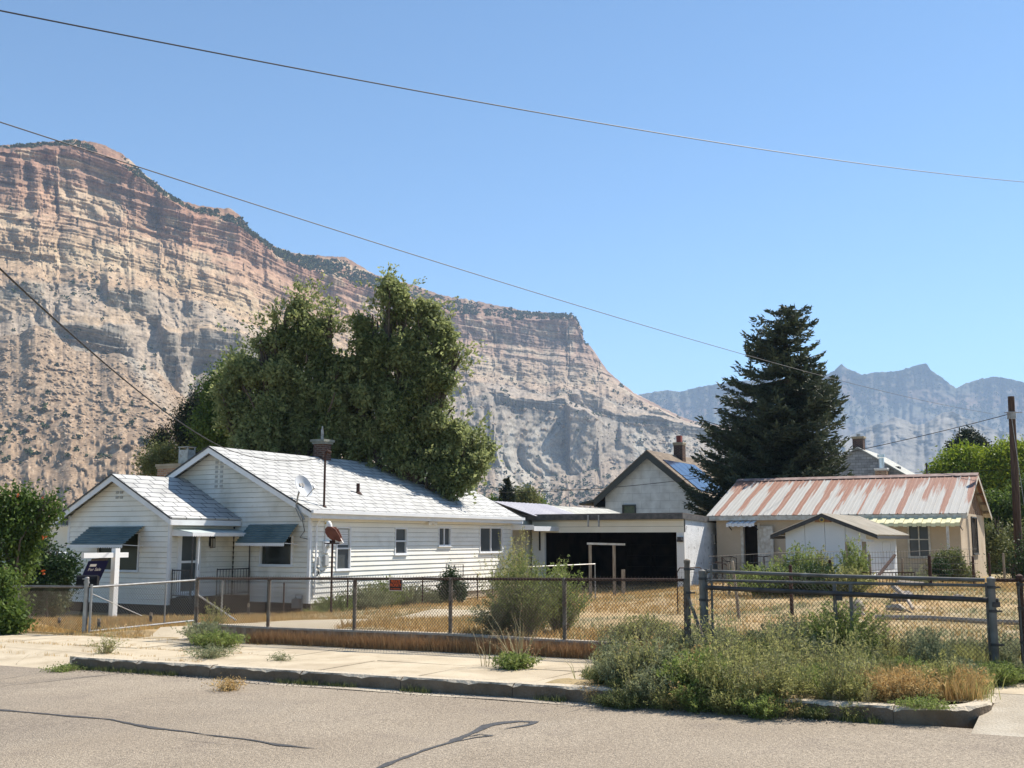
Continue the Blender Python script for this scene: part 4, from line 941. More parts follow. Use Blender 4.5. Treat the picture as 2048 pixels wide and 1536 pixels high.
mb = MB(); mb.box(.16, gd, gw-.15, gw, -.2, zt); mb.box(gd-.15, gd-.001, .16, gw-.16, -.2, zt); mb.build('back_wall', m_blk, gar)
MB().box(.16, gd-.16, .16, gw-.16, -.1, .03).build('garage_floor', mat('oily_slab', (.02,.018,.016), .9), gar)  # floor colour kept near black to hold the garage's inner shade
mb = MB(); mb.slab([(-.35, -.08, zroof), (gd+.2, -.08, zroof-.25), (gd+.2, gw+.6, zroof-.25), (-.35, gw+.6, zroof)], .04); mb.build('roof', mat('dark_roofing', (.11,.10,.095), .9, col2=(.16,.14,.13), scale=4), gar)
mb = MB(); mb.box(-.35, -.32, -.08, gw+.6, zt-.0, zroof-.045); mb.prism([(-.31, zt), (gd+.2, zt-.2), (gd+.2, zroof-.3), (-.31, zroof-.045)], 1, -.08, -.05)
mb.build('fascia', mat('charcoal_fascia', (.06,.06,.062), .7, col2=(.12,.115,.11), scale=5, stains=[(9, (.35,.33,.30), .68, .76, .8)]), gar)
mb = MB()
for px in (1184, 1205): y = A.hx(px, 1040)[1]; mb.box(-.40, -.352, y-.03, y+.03, zt-.28, zroof-.06)
mb.split('gutter_strap', m_galv, gar)
mb = MB(); y = A.hx(1362, 1073)[1]; mb.box(-.2, 0, y-.09, y+.09, oz-.30, oz-.18); mb.tube([(-.12, y-.12, oz-.33), (-.12, y+.12, oz-.33)], .05, 8); mb.build('wall_lamp', m_dark, gar)
mb = MB(); y = A.hx(1080, 1073)[1]; mb.box(-.05, 0, y-.03, y+.03, oz-.75, oz+.05); mb.build('door_track', m_dark, gar)
# shadowy things inside: shelving frame
shf = thing('storage_shelf', 'dim wooden shelving just visible inside the dark garage', 'shelf', tuple(A.w(5.4, 3.6, .03)), RZ)
mb = MB()
for yy in (-1.2, 0, 1.2):
    for xx in (0, .5): mb.box(xx-.03, xx+.03, yy-.03, yy+.03, 0, 1.9)
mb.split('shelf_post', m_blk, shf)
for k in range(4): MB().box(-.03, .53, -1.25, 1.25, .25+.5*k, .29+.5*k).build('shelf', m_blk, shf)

# ------------------------------------------------------------------ beige outbuilding with rusty roof
BZ = .12
B = Frame(1927, 42.0, BZ)
bld = B.root('stucco_outbuilding', 'long beige stucco outbuilding under a rust streaked ribbed metal roof', 'outbuilding')
m_stuc = mat('beige_stucco', (.47,.38,.28), .92, col2=(.55,.455,.345), scale=.8, bump=.6, bscale=45, spec=.08, stains=[(1.2, (.37,.295,.21), .55, .7, .5), (6, (.60,.53,.44), .64, .72, .5)])
bw = B.hx(1434, 1090)[1]; bd = 8.2; bz = B.hx(1927, 1024)[2]
od = op_x(1488, 1050, 1516, 1136, B); od = (od[0], od[1], .15, od[3]); ow2 = op_x(1819, 1046, 1857, 1112, B)
bt = .38; zrb = bz+bd/2*bt
def panels(mb, a0, a1, zlo, zhi, opens, put):
    xs = sorted(set([a0, a1]+[v for o in opens for v in o[:2]])); 
    for i in range(len(xs)-1):
        xa, xb = xs[i], xs[i+1]; zs = [(zlo, zhi)]
        for o in opens:
            if o[0] < (xa+xb)/2 < o[1]: zs = [(zlo, o[2]), (o[3], zhi)]
        for z0_, z1_ in zs:
            if z1_-z0_ > .01: put(xa, xb, z0_, z1_)
mb = MB(); panels(mb, 0, bw, -.3, bz, [od, ow2], lambda a, b, c, d: mb.box(0, .18, a, b, c, d)); mb.build('front_wall', m_stuc, bld)
pk0 = B.hy(1941.5, 1036, 0); pk1 = B.hy(1951, 1036, 0); ow3 = (pk0[0], pk1[0]+.1, B.hy(1946, 1106, 0)[2], B.hy(1946, 1036, 0)[2])
mb = MB(); panels(mb, .19, bd, -.3, bz, [ow3], lambda a, b, c, d: mb.box(a, b, 0, .18, c, d)); mb.build('gable_end_wall', m_stuc, bld)
mb = MB(); mb.box(bd-.18, bd-.001, .19, bw-.19, -.3, bz); mb.box(.19, bd, bw-.18, bw-.001, -.3, bz); mb.prism([(.2, bz), (bd-.2, bz), (bd/2, zrb-.1)], 1, bw-.1, bw-.02); mb.build('back_wall', m_stuc, bld)
MB().box(.6, .64, .25, bw-.3, 0, bz-.02).build('inner_wall', m_int, bld)
mb = MB(); nB = 22
for k in range(nB):
    xa = .05+(bd-.1)*k/nB; xb = .05+(bd-.1)*(k+1)/nB-.012
    za = bz+min(xa, bd-xa)*bt; zb = bz+min(xb, bd-xb)*bt
    pts = [(xa, bz), (xb, bz), (xb, zb-.05)] + ([(bd/2, zrb-.05)] if xa < bd/2 < xb else []) + [(xa, za-.05)]
    mb.prism(pts, 1, .0+.01*(k % 2), .05)
mb.build('gable_boards', mat('brown_boards', (.12,.07,.045), .95, col2=(.25,.17,.11), scale=3, bump=.8, bscale=20, stretch=(4, 4, .7)), bld)
def rust_extra(n, l, tc, mp, noise, ramp, mixc, c, b):
    uvn = n.new('ShaderNodeSeparateXYZ'); l.new(tc.outputs['UV'], uvn.inputs[0])
    def mth(op, a, bb=None, cc=None):
        x = n.new('ShaderNodeMath'); x.operation = op
        for i, v in enumerate((a, bb, cc)):
            if v is None: continue
            if isinstance(v, (int, float)): x.inputs[i].default_value = v
            else: l.new(v, x.inputs[i])
        return x.outputs[0]
    u, v = uvn.outputs[0], uvn.outputs[1]
    def sn(su, sv, det=4):
        cb = n.new('ShaderNodeCombineXYZ'); l.new(mth('MULTIPLY', u, su), cb.inputs[0]); l.new(mth('MULTIPLY', v, sv), cb.inputs[1])
        t = n.new('ShaderNodeTexNoise'); t.inputs['Scale'].default_value = 1; t.inputs['Detail'].default_value = det; l.new(cb.outputs[0], t.inputs[0]); return t.outputs[0]
    pan = n.new('ShaderNodeTexWhiteNoise'); pan.noise_dimensions = '1D'; l.new(mth('FLOOR', mth('DIVIDE', u, .31)), pan.inputs['W'])
    sheetpos = mth('FRACT', mth('ADD', mth('DIVIDE', u, .80), mth('MULTIPLY', sn(.8, .6), .25)))
    sheetr = ramp(sheetpos, .66, .72, (0,0,0), (1,1,1))
    shn = n.new('ShaderNodeTexWhiteNoise'); shn.noise_dimensions = '1D'; l.new(mth('FLOOR', mth('DIVIDE', u, .93)), shn.inputs['W']); sheetr = mth('MULTIPLY', sheetr, mth('ADD', .45, mth('MULTIPLY', shn.outputs[0], .6)))
    sr2 = n.new('ShaderNodeMath'); sr2.operation = 'SUBTRACT'; 
    top = mth('SUBTRACT', 1.3, mth('MULTIPLY', v, .27))          # v = metres from ridge
    val = mth('ADD', mth('MULTIPLY', top, .5), mth('MULTIPLY', sn(9, .55, 5), .62))
    val = mth('ADD', val, mth('MULTIPLY', pan.outputs[0], .30)); val = mth('ADD', val, mth('MULTIPLY', sheetr, .72))
    f = ramp(val, .90, 1.10, (0,0,0), (1,1,1))
    rust = mixc(sn(14, 3), (.23,.10,.065), (.35,.19,.13))
    dark = ramp(v, .33, .42, (1,1,1), (0,0,0))
    pale = mixc(sn(6, 1), (.36,.33,.29), (.44,.44,.42))
    c2 = mixc(f, pale, rust)
    return mixc(mth('MULTIPLY', dark, .75), c2, (.20,.13,.115))
m_rustroof = mat('rust_streaked_metal', (1, 1, 1), .6, extra=rust_extra, spec=.3, metal=0.0)
e = .38
def ribroof(root, xr, ze_x, zr_, tan, y0_, y1_, m, step=.31, th=.02, rib=.028, nm='roof', flip=False, half=None):
    """ribbed sheet sloping from ridge x=xr down to x=ze_x"""
    mb = MB(); L = abs(xr-ze_x); sg = -1 if ze_x < xr else 1; drop = L*tan
    n = int(round((y1_-y0_)/step)); st = (y1_-y0_)/n; prof = []
    for k in range(n):
        y = y0_+k*st; prof += [(y, 0), (y+st*.05, rib), (y+st*.12, rib), (y+st*.17, 0), (y+st*.55, 0), (y+st*.58, rib*.3), (y+st*.61, 0)]
    prof.append((y1_, 0)); V = []
    for (y, h) in prof: V.append((xr, y, zr_+h))
    for (y, h) in prof: V.append((ze_x, y, zr_-drop+h))
    N = len(prof); V += [(a, b, c-th) for a, b, c in V]
    F = [(k, k+1, N+k+1, N+k) for k in range(N-1)]+[(2*N+k, 3*N+k, 3*N+k+1, 2*N+k+1) for k in range(N-1)]+[(N+k, N+k+1, 3*N+k+1, 3*N+k) for k in range(N-1)]+[(0, N, 3*N, 2*N), (N-1, 3*N-1, 4*N-1, 2*N-1)]
    mb.add(V, F); c = math.sqrt(1+tan*tan)
    return mb.build(nm, m, root, uvf=lambda co: (co.y, abs(co.x-xr)*c))
eb = .40
r_f = ribroof(bld, bd/2, -eb, zrb+.10, bt, -.32, bw+.3, m_rustroof); r_f['label'] = 'rust streaked roof slope facing the street'
ribroof(bld, bd/2, bd+eb, zrb+.10, bt, -.32, bw+.3, m_rustroof)
mb = MB(); mb.slab([(bd/2-.33, -.33, zrb+.145-.33*bt), (bd/2, -.33, zrb+.145), (bd/2, bw+.3, zrb+.145), (bd/2-.33, bw+.3, zrb+.145-.33*bt)], .01); mb.slab([(bd/2, -.33, zrb+.145), (bd/2+.33, -.33, zrb+.145-.33*bt), (bd/2+.33, bw+.3, zrb+.145-.33*bt), (bd/2, bw+.3, zrb+.145)], .01)
mb.build('ridge_cap', mat('rusty_ridge', (.21,.13,.11), .8, col2=(.32,.24,.21), scale=4), bld)
zed = zrb+.10-(bd/2+eb)*bt
mb = MB(); mb.box(-eb+.02, -eb+.05, -.3, bw+.28, zed-.20, zed-.022); mb.box(-eb+.05, .0, -.28, bw+.2, zed-.20, zed-.185); mb.build('fascia', m_trimw, bld)
mb = MB()
for sgn in (-1, 1):
    pts = [(bd/2, zrb+.075), (bd/2+sgn*(bd/2+eb-.06), zed+.0), (bd/2+sgn*(bd/2+eb-.06), zed-.14), (bd/2, zrb-.09)]
    mb.prism(pts, 1, -.31, -.285)
mb.build('barge_board', m_trimw, bld)
mb = MB()
for k in range(9): 
    x = .3+k*.95; zz = zrb+.07-abs(x-bd/2)*bt; mb.box(x-.03, x+.03, -.28, 0, zz-.09, zz-.002)
mb.split('rafter_end', m_wood, bld)
window(bld, (0, 0, 0), (0, 1, 0), (-1, 0, 0), *ow2, split='hv', m=m_trimw, glass=m_glassg, fw=.07, label='tall weathered sash window under the yellow awning')
window(bld, (0, 0, 0), (1, 0, 0), (0, -1, 0), *ow3, split='n', m=m_dark, glass=m_int, fw=.05, label='narrow dark boarded gable end window')
# doorway with half open door
mb = MB(); wbox(mb, (0, 0, 0), (0, 1, 0), (-1, 0, 0), od[0]-.12, od[0], od[2], od[3]+.1, -.02, .04); wbox(mb, (0, 0, 0), (0, 1, 0), (-1, 0, 0), od[1], od[1]+.12, od[2], od[3]+.1, -.02, .04); mb.build('door_frame', m_trimw, bld)
dl = MB(); dl.box(-.02, .05, 0, .62, 0, od[3]-od[2]-.05)
for k in range(5): dl.box(-.032, -.02, .06, .56, .08+k*.38, .40+k*.38)
do = dl.build('open_door', m_trimw, bld); do.location = (-.03, od[0]-.1, od[2]); do.rotation_euler = (0, 0, math.radians(165))
def slat_awn(root, y0_, y1_, zt_, out, drop, m, label, n, x0_=0.0):
    mb = MB(); st = (y1_-y0_)/n
    for k in range(n):
        y = y0_+k*st; h = .0 if k % 2 else .03
        mb.slab([(x0_-out, y+.01, zt_-drop+h), (x0_-.02, y+.01, zt_+h), (x0_-.02, y+st*1.02, zt_+h), (x0_-out, y+st*1.02, zt_-drop+h)], .015)
        mb.box(x0_-out-.012, x0_-out, y+.01, y+st, zt_-drop+h-.13, zt_-drop+h)
    o = mb.build('slatted_awning', m, root); o['label'] = label
    b = MB(); b.bar((x0_-.02, y0_+.04, zt_-drop-.25), (x0_-out+.02, y0_+.04, zt_-drop-.03), .03); b.bar((x0_-.02, y1_-.04, zt_-drop-.25), (x0_-out+.02, y1_-.04, zt_-drop-.03), .03); b.split('bracket', m_dark, o); return o
q0 = B.hx(1466, 1045)[1]; q1 = B.hx(1527, 1045)[1]; zz = B.hx(1500, 1037)[2]
slat_awn(bld, q1+.2, q0+.1, zz-.06, .62, .16, mat('white_awning_metal', (.72,.73,.74), .5), 'small white slatted awning over the open doorway', 10)
q0 = B.hx(1725, 1030)[1]; q1 = B.hx(1926, 1030)[1]; zz = B.hx(1900, 1028)[2]
slat_awn(bld, q1+.0, q0, zz-.02, 1.05, .34, mat('yellow_awning_metal', (.66,.62,.36), .5, col2=(.72,.68,.44), scale=3), 'long pale yellow slatted awning along the outbuilding', 22)
mb = MB(); yq = B.hx(1896, 1080, -1.0)[1]; mb.bar((-.98, yq, -.2), (-.98, yq, zz-.36), .09); mb.build('awning_post', m_trimw, bld)
# entrance handrails
hr = thing('entry_railing', 'bent rusty pipe handrail left of the open doorway', 'railing', tuple(B.w(-1.1, od[1]+.6, 0)), RZ)
mb = MB(); mb.tube([(0, 0, -.2), (0, 0, .95), (0, -.42, .97)], .022, 6); mb.tube([(.1, .02, .8), (.1, -.4, .75)], .015, 6); mb.tube([(0, 0, .95), (.1, -.25, .7), (0, -.4, .95)], .012, 6); mb.tube([(.6, -.42, -.2), (.6, -.42, .9), (0, -.42, .97)], .018, 6); mb.build('rail_pipe', m_rust, hr)
hr = thing('entry_railing', 'rusty pipe handrail right of the open doorway', 'railing', tuple(B.w(-1.1, od[0]-.55, 0)), RZ)
mb = MB(); mb.tube([(0, 0, -.2), (0, 0, .98), (0, .34, 1.0)], .022, 6); mb.tube([(0, .3, 1.0), (.3, .65, .25)], .015, 6); mb.tube([(0, 0, .98), (.9, 0, 1.0)], .02, 6); mb.build('rail_pipe', m_rust, hr)

# ------------------------------------------------------------------ white garden shed in front of it
Sh = Frame(1737, 36.0, .02)
shed = Sh.root('garden_shed', 'low white panel shed with a dark edged tin gable roof before the outbuilding', 'shed')
sw = Sh.hx(1571, 1100)[1]; sdp = 5.4; szl = Sh.hx(1737, 1064)[2]; stn = .40
syc = sw/2; szr = szl+syc*stn
m_shed = mat('shed_panel', (.60,.63,.66), .7, col2=(.66,.685,.70), scale=1.1, bump=.1, bscale=9, stains=[(1.1, (.50,.53,.56), .58, .7, .4), (6, (.42,.44,.46), .68, .76, .5)])
mb = MB(); npan = 4
for k in range(npan):
    a = sw*k/npan; b = sw*(k+1)/npan-.012; f = lambda y: szl+min(y, sw-y)*stn
    pts = [(a, -.2), (b, -.2), (b, f(b))]+([(syc, szr)] if a < syc < b else [])+[(a, f(a))]
    mb.prism(pts, 0, 0+.004*(k % 2), .08)
mb.build('front_wall', m_shed, shed)
mb = MB(); mb.box(.09, sdp*.45, 0, .08, -.2, szl); mb.box(sdp*.45+.01, sdp, 0.006, .08, -.2, szl); mb.box(.09, sdp, sw-.08, sw, -.2, szl); mb.box(sdp-.08, sdp-.002, .1, sw-.1, -.2, szl); mb.box(-.015, .02, -.015, .05, -.2, szl); mb.build('side_panel', m_shed, shed)
mb = MB(); mb.box(sdp*.50, sdp*.50+.02, -.012, 0, .1, szl-.35); mb.box(sdp*.78, sdp*.78+.02, -.012, 0, .1, szl-.35); mb.box(sdp*.50, sdp*.78+.02, -.012, 0, szl-.35, szl-.33); mb.build('door_trim', m_shed, shed)
m_tin = mat('corrugated_tin', (.20,.175,.135), .75, col2=(.30,.265,.21), scale=2, spec=.3, stains=[(4, (.28,.17,.10), .62, .72, .5)])
def tinroof(root, x0_, x1_, yc_, e_, zr_, tan, m, step=.11):
    mb = MB(); n = int((x1_-x0_)/step); prof = []
    for k in range(n*2+1): prof.append((x0_+(x1_-x0_)*k/(2*n), .018*(k % 2)))
    for sg in (-1, 1):
        V = [(x, yc_, zr_+h) for x, h in prof]+[(x, yc_+sg*e_, zr_-e_*tan+h) for x, h in prof]; N = len(prof); V += [(a, b, c-.012) for a, b, c in V]
        mb.add(V, [(k, k+1, N+k+1, N+k) for k in range(N-1)]+[(2*N+k, 2*N+k+1, 3*N+k+1, 3*N+k) for k in range(N-1)]+[(N+k, N+k+1, 3*N+k+1, 3*N+k) for k in range(N-1)])
    return mb.build('roof', m, root)
tinroof(shed, -.32, sdp+.3, syc, syc+.42, szr+.08, stn, m_tin)
mb = MB()
for sgn in (-1, 1):
    ee = syc+.42; mb.prism([(syc, szr+.064), (syc+sgn*ee, szr+.064-ee*stn), (syc+sgn*ee, szr-.05-ee*stn), (syc, szr-.06)], 0, -.30, -.27)
    mb.box(-.27, sdp+.28, syc+sgn*(ee-.02), syc+sgn*ee, szr-.05-ee*stn, szr+.05-ee*stn)
mb.build('fascia', m_dark, shed)
mb = MB(); mb.tube([(-.34, syc, szr-.13), (-.30, syc, szr-.13)], .075, 14); o = mb.build('round_ornament', mat('yellow_ornament', (.50,.38,.10), .6), shed); MB().tube([(-.36, syc, szr-.13), (-.342, syc, szr-.13)], .05, 10).build('ornament_centre', m_dark, o)
MB().box(-.27, 0, syc-.25, syc+.25, szr-.2, szr-.04).build('peak_block', mat('stained_wood', (.25,.13,.07), .9), shed)

# ------------------------------------------------------------------ houses behind
def back_house(name, label, cat, px, D, z, wallm, roofm, halfw, depth, eave, tan, over, trim, axis='x', fascia=.22, fscol=None):
    fr = Frame(px, D, z); r = fr.root(name, label, cat)
    y1_ = 2*halfw; zr_ = eave+halfw*tan
    mb = MB(); mb.prism([(0, -.5), (y1_, -.5), (y1_, eave), (halfw, zr_), (0, eave)], 0, 0, .2); mb.prism([(0, -.5), (y1_, -.5), (y1_, eave), (halfw, zr_), (0, eave)], 0, depth-.2, depth)
    mb.box(.2, depth-.2, 0, .2, -.5, eave); mb.box(.2, depth-.2, y1_-.2, y1_, -.5, eave)
    mb.build('wall', wallm, r, uvf=lambda co: (co.y+co.x, co.z))
    ro = roof_part('roof', -over, depth+over, 0, y1_, eave, tan, over, roofm, r, fascia=fascia, fm=trim, edge=False)
    return fr, r, zr_, ro
m_panel = mat('pale_asbestos_panels', (1, 1, 1), .85, extra=brick_extra((.56,.59,.60), (.60,.625,.63), (.40,.43,.44), 1.0, .01, 1.1, .42), spec=.15)
m_gtrim = mat('grey_green_trim', (.055,.06,.055), .7)
N1, nh, nzr, nro = back_house('gabled_house', 'pale panelled neighbour house with a steep dark trimmed gable and roof solar panels', 'house', 1400, 60.0, -.3, m_panel, m_shinb, 2.75, 10.5, 4.65, .82, .50, m_gtrim, fascia=.40)
g0 = N1.hx(1258, 1018); window(nh, (-.06, 0, 0), (0, 1, 0), (-1, 0, 0), g0[1]-.35, g0[1]+.30, g0[2]-.45, g0[2]+.16, split='n', m=m_gtrim, glass=mat('green_curtain', (.05,.075,.05), .4, col2=(.10,.12,.07), scale=6), fw=.08)
mb = MB(); n1 = (0, -.80, 1)
sol = []
for i in range(5):
    for j in range(2):
        x = .12+i*1.05; ya = 2.75-.72-j*1.12; yb = ya-1.08
        zf = lambda y: nro[1]+.06-(2.75-y)*.82
        mb.slab([(x, yb, zf(yb)), (x+1.0, yb, zf(yb)), (x+1.0, ya, zf(ya)), (x, ya, zf(ya))], .04)
mb.build('solar_panel', mat('solar_blue', (.02,.035,.08), .12, col2=(.03,.05,.10), scale=2, spec=.8), nh)
c = chimney(nh, 4.2, 2.55, .55, .55, nzr-.5, nzr+.75, m_brickd, .04); MB().box(4.06, 4.34, 2.41, 2.69, nzr+.84, nzr+1.25).build('chimney_pot', mat('red_pot', (.20,.05,.04), .7), c)
# lean-to of it on the left
mb = MB(); mb.slab([(1.0, 5.51, 4.5), (8, 5.51, 4.5), (8, 7.6, 4.05), (1.0, 7.6, 4.05)][::-1], .12); mb.build('lean_to_roof', m_gtrim, nh); MB().box(1.3, 7.8, 5.52, 7.4, -.5, 3.9).build('lean_to_wall', m_panel, nh, uvf=lambda co: (co.y+co.x, co.z))
# low ribbed metal roofed addition and low pale roofed building between house and garage
L1 = Frame(1000, 48.0, -.3); rzr_ = L1.hp(1000, 1003, (0, 0, 0), (1, 0, 0))[2]
l1 = thing('low_ribbed_building', 'low building with a mauve ribbed metal roof behind the cottage', 'building', tuple(L1.w(-.6, 0, 0)), RZ-math.pi/2)
MB().prism([(-1.4, -.3), (1.4, -.3), (1.4, rzr_-.7), (0, rzr_-.2), (-1.4, rzr_-.7)], 1, .1, 5.0).build('wall', m_side2, l1)
m_mauve = mat('mauve_ribbed_metal', (.42,.40,.44), .45, col2=(.50,.48,.50), scale=1, spec=.4)
ribroof(l1, 0, 2.0, rzr_, .32, 0, 5.1, m_mauve, step=.40, rib=.016); ribroof(l1, 0, -2.0, rzr_, .32, 0, 5.1, m_mauve, step=.40, rib=.016)
l2_ = thing('low_shingled_building', 'low building with a pale shingled roof behind the garage', 'building', tuple(L1.w(4.6, 0, 0)), RZ)
MB().prism([(-1.6, -.3), (1.6, -.3), (1.6, rzr_-.8), (0, rzr_-.25), (-1.6, rzr_-.8)], 0, 2.8, 6.7).build('wall', m_side2, l2_)
mb, _a, _b, _c, _d = gable_roof(-.05, 6.9, -1.6, 1.6, rzr_-.05-1.6*.32, .32, .4, .08); mb.build('roof', m_shing3, l2_, uvf=lambda co: (co.x, abs(co.y)))
# grey shingled house at right behind the outbuilding
N2, rh, rzr, rro = back_house('grey_shingled_house', 'grey shingle clad house with brick chimneys behind the rusty roof', 'house', 1838, 78.0, -.3, m_shing2, m_shing3, 3.8, 9, 6.2, .64, .15, m_shing3, fascia=.1)
c = chimney(rh, .9, 3.9, .75, .75, rzr-1.0, N2.hp(1719, 876, (0.9, 0, 0), (1, 0, 0))[2], m_brickd, .08); c['label'] = 'dark brick chimney at the gable peak'
pz_ = N2.hp(1719, 876, (0.9, 0, 0), (1, 0, 0))[2]; MB().tube([(.9, 3.9, pz_), (.9, 3.9, pz_+.3)], .14, 10).build('flue', m_galv, c)
yv = N2.hx(1764, 950)[1]; zt_ = N2.hp(1764, 936, (-.6, 0, 0), (1, 0, 0))[2]
c = chimney(rh, -.45, N2.hx(1764, 950, -.45)[1], .8, .8, -.5, zt_-.1, m_brick, .06, m_gwhite); c['label'] = 'red brick chimney with a shiny metal flue'
yv = N2.hx(1764, 950, -.45)[1]; zf_ = N2.hp(1764, 909, (-.45, 0, 0), (1, 0, 0))[2]; MB().tube([(-.45, yv, zt_), (-.45, yv, zf_-.25)], .19, 12).tube([(-.45, yv, zf_-.2), (-.45, yv, zf_)], .27, 12).build('flue', mat('bright_flue', (.62,.63,.64), .3, metal=.7), c)
MB().box(2.4, 3.2, 1.4, 1.9, rzr-1.6, rzr-1.25).build('roof_vent', m_dark, rh)
# far left: carport roofs and two white cars seen through the shrub
cpt = Frame(150, 56.0, -.5); cr_ = cpt.root('carport', 'dark open carport with a flat pale roof beyond the left shrubs', 'carport')
zc_ = cpt.hx(120, 1048)[2]
MB().slab([(-.5, -.5, zc_), (6, -.5, zc_+.1), (6, 7, zc_+.1), (-.5, 7, zc_)], .14).build('roof', mat('carport_sheet', (.42,.44,.46), .6, col2=(.50,.52,.53), scale=2), cr_)
mb = MB()
for x in (0, 5.5):
    for y in (0, 6.5): mb.box(x, x+.12, y, y+.12, -.3, zc_-.2)
mb.split('post', m_dark, cr_); MB().box(5.7, 5.8, 0, 6.5, -.3, zc_-.3).build('back_wall', m_int, cr_)
hb = Frame(190, 74.0, -.5); hbr = hb.root('distant_bungalow', 'low dark bungalow with a pale roof edge at far left', 'house'); zc_ = hb.hx(100, 1035)[2]
MB().box(0, 6, 0, 14, -.3, zc_-.1).build('wall', m_gcream, hbr); MB().slab([(-.7, -.7, zc_-.1), (7, -.7, zc_+.2), (7, 15, zc_+.2), (-.7, 15, zc_-.1)], .2).build('roof', m_shing3, hbr, uvf=lambda co: (co.y, co.x))
m_car = mat('white_car_paint', (.72,.73,.74), .25, spec=.6)
def car(px, D, label, rz, h=1.45, first=None):
    g_ = G(px, D)
    if first:
        r = copy_tree(first); r.location = g_; r.rotation_euler = (0, 0, rz); r['label'] = label; return r
    r = thing('parked_car', label, 'car', tuple(g_), rz, 'cars parked beyond the left shrubs')
    pr = [(-2.2, .45), (-2.15, .85), (-1.5, .98), (-.9, 1.42), (.6, 1.45), (1.25, 1.0), (2.1, .85), (2.25, .45), (2.2, .3), (-2.2, .3)]
    mb = MB(); mb.prism(pr, 1, -.85, .85); b = mb.build('body', m_car, r)
    bv = b.modifiers.new('b', 'BEVEL'); bv.width = .07; bv.segments = 2
    gl_ = [(-1.38, .98), (-.86, 1.36), (.55, 1.38), (1.1, 1.0)]
    MB().prism(gl_, 1, -.86, .86).build('side_window', m_glass, r)
    MB().add([(-1.52, -.7, 1.0), (-1.52, .7, 1.0), (-.93, .7, 1.42), (-.93, -.7, 1.42)], [(0, 1, 2, 3)]).build('rear_window', m_glass, r)
    for x in (-1.4, 1.4):
        for y in (-.86, .86): 
            w = MB().tube([(x, y-.1, .33), (x, y+.1, .33)], .33, 18).build('wheel', m_dark, r)
            MB().tube([(x, y-.11, .33), (x, y+.11, .33)], .19, 12).build('rim', m_galv, w)
    for y in (-.6, .6): MB().box(-2.24, -2.18, y-.15, y+.15, .68, .84).build('tail_light', mat('tail_red', (.35,.02,.02), .3), r)
    return r
c0 = car(112, 50.0, 'white car under the carport nearest the cottage wall', RZ+.5)
car(105, 37.5, 'white car parked low behind the dark shrub', RZ+1.2, first=c0)
# ------------------------------------------------------------------ fences
F0 = UZ(1128, 16.3, .33)[:2]
def fl(px, off=0.0):      # point on the street fence line seen at px, and its distance
    c = (px-1024)/2222.0; q = F0+UX*off
    t = (q[0]-c*q[1])/(c*WX[1]-WX[0]); p = q+WX*t; return p
def atz(p, py):          # height of the pixel row py above the point p
    r = (768-py)/FPX; ry = cp-r*sp; rz_ = sp+r*cp; return CAMZ+rz_/ry*p[1]
def chain(mb, p, q, zb0, zb1, zt0, zt1, pitch=.052, w=.0040):
    """diamond wire mesh between two posts, every wire a thin bar"""
    p = V3(*p); q = V3(*q); L = np.linalg.norm(q-p); a = (q-p)/L; nrm = np.array([-a[1], a[0]])
    zb = lambda s: zb0+(zb1-zb0)*s/L; zt = lambda s: zt0+(zt1-zt0)*s/L
    h = max(zt0-zb0, zt1-zb1); dxs = h*.92
    for sg in (1, -1):
        s = -dxs
        while s < L+dxs:
            # wire from (s, bottom) to (s+sg*dxs, top)
            s0, s1 = (s, s+sg*dxs); t0, t1 = 0.0, 1.0
            for lim, hi in ((0, False), (L, True)):
                f0 = (s0-lim); f1 = (s1-lim)
                if hi: f0, f1 = -f0, -f1
                if f0 < 0 and f1 < 0: t0, t1 = 1, 0; break
                if f0 < 0: t0 = max(t0, f0/(f0-f1))
                elif f1 < 0: t1 = min(t1, f0/(f0-f1))
            if t1-t0 > .02:
                A_ = s0+(s1-s0)*t0; B_ = s0+(s1-s0)*t1
                P_ = [*(p+a*A_+nrm*.003*sg), zb(A_)+(zt(A_)-zb(A_))*t0]; Q_ = [*(p+a*B_+nrm*.003*sg), zb(B_)+(zt(B_)-zb(B_))*t1]
                mb.bar(P_, Q_, w)
            s += pitch*1.0
    n = max(2, int(L/(pitch)))
    for k in range(n):   # twisted barbs at the top
        s = L*k/n; z = zt(s); mb.bar([*(p+a*s), z-.005], [*(p+a*(s+.012)), z+.035], w)
def top(p, py): return atz(p, py)
WTOP = [(398, 1247), (540, 1255), (712, 1261), (902, 1268), (1128, 1281), (1240, 1287), (1373, 1293)]
def wtop(px): return float(np.interp(px, [a for a, b in WTOP], [b for a, b in WTOP]))
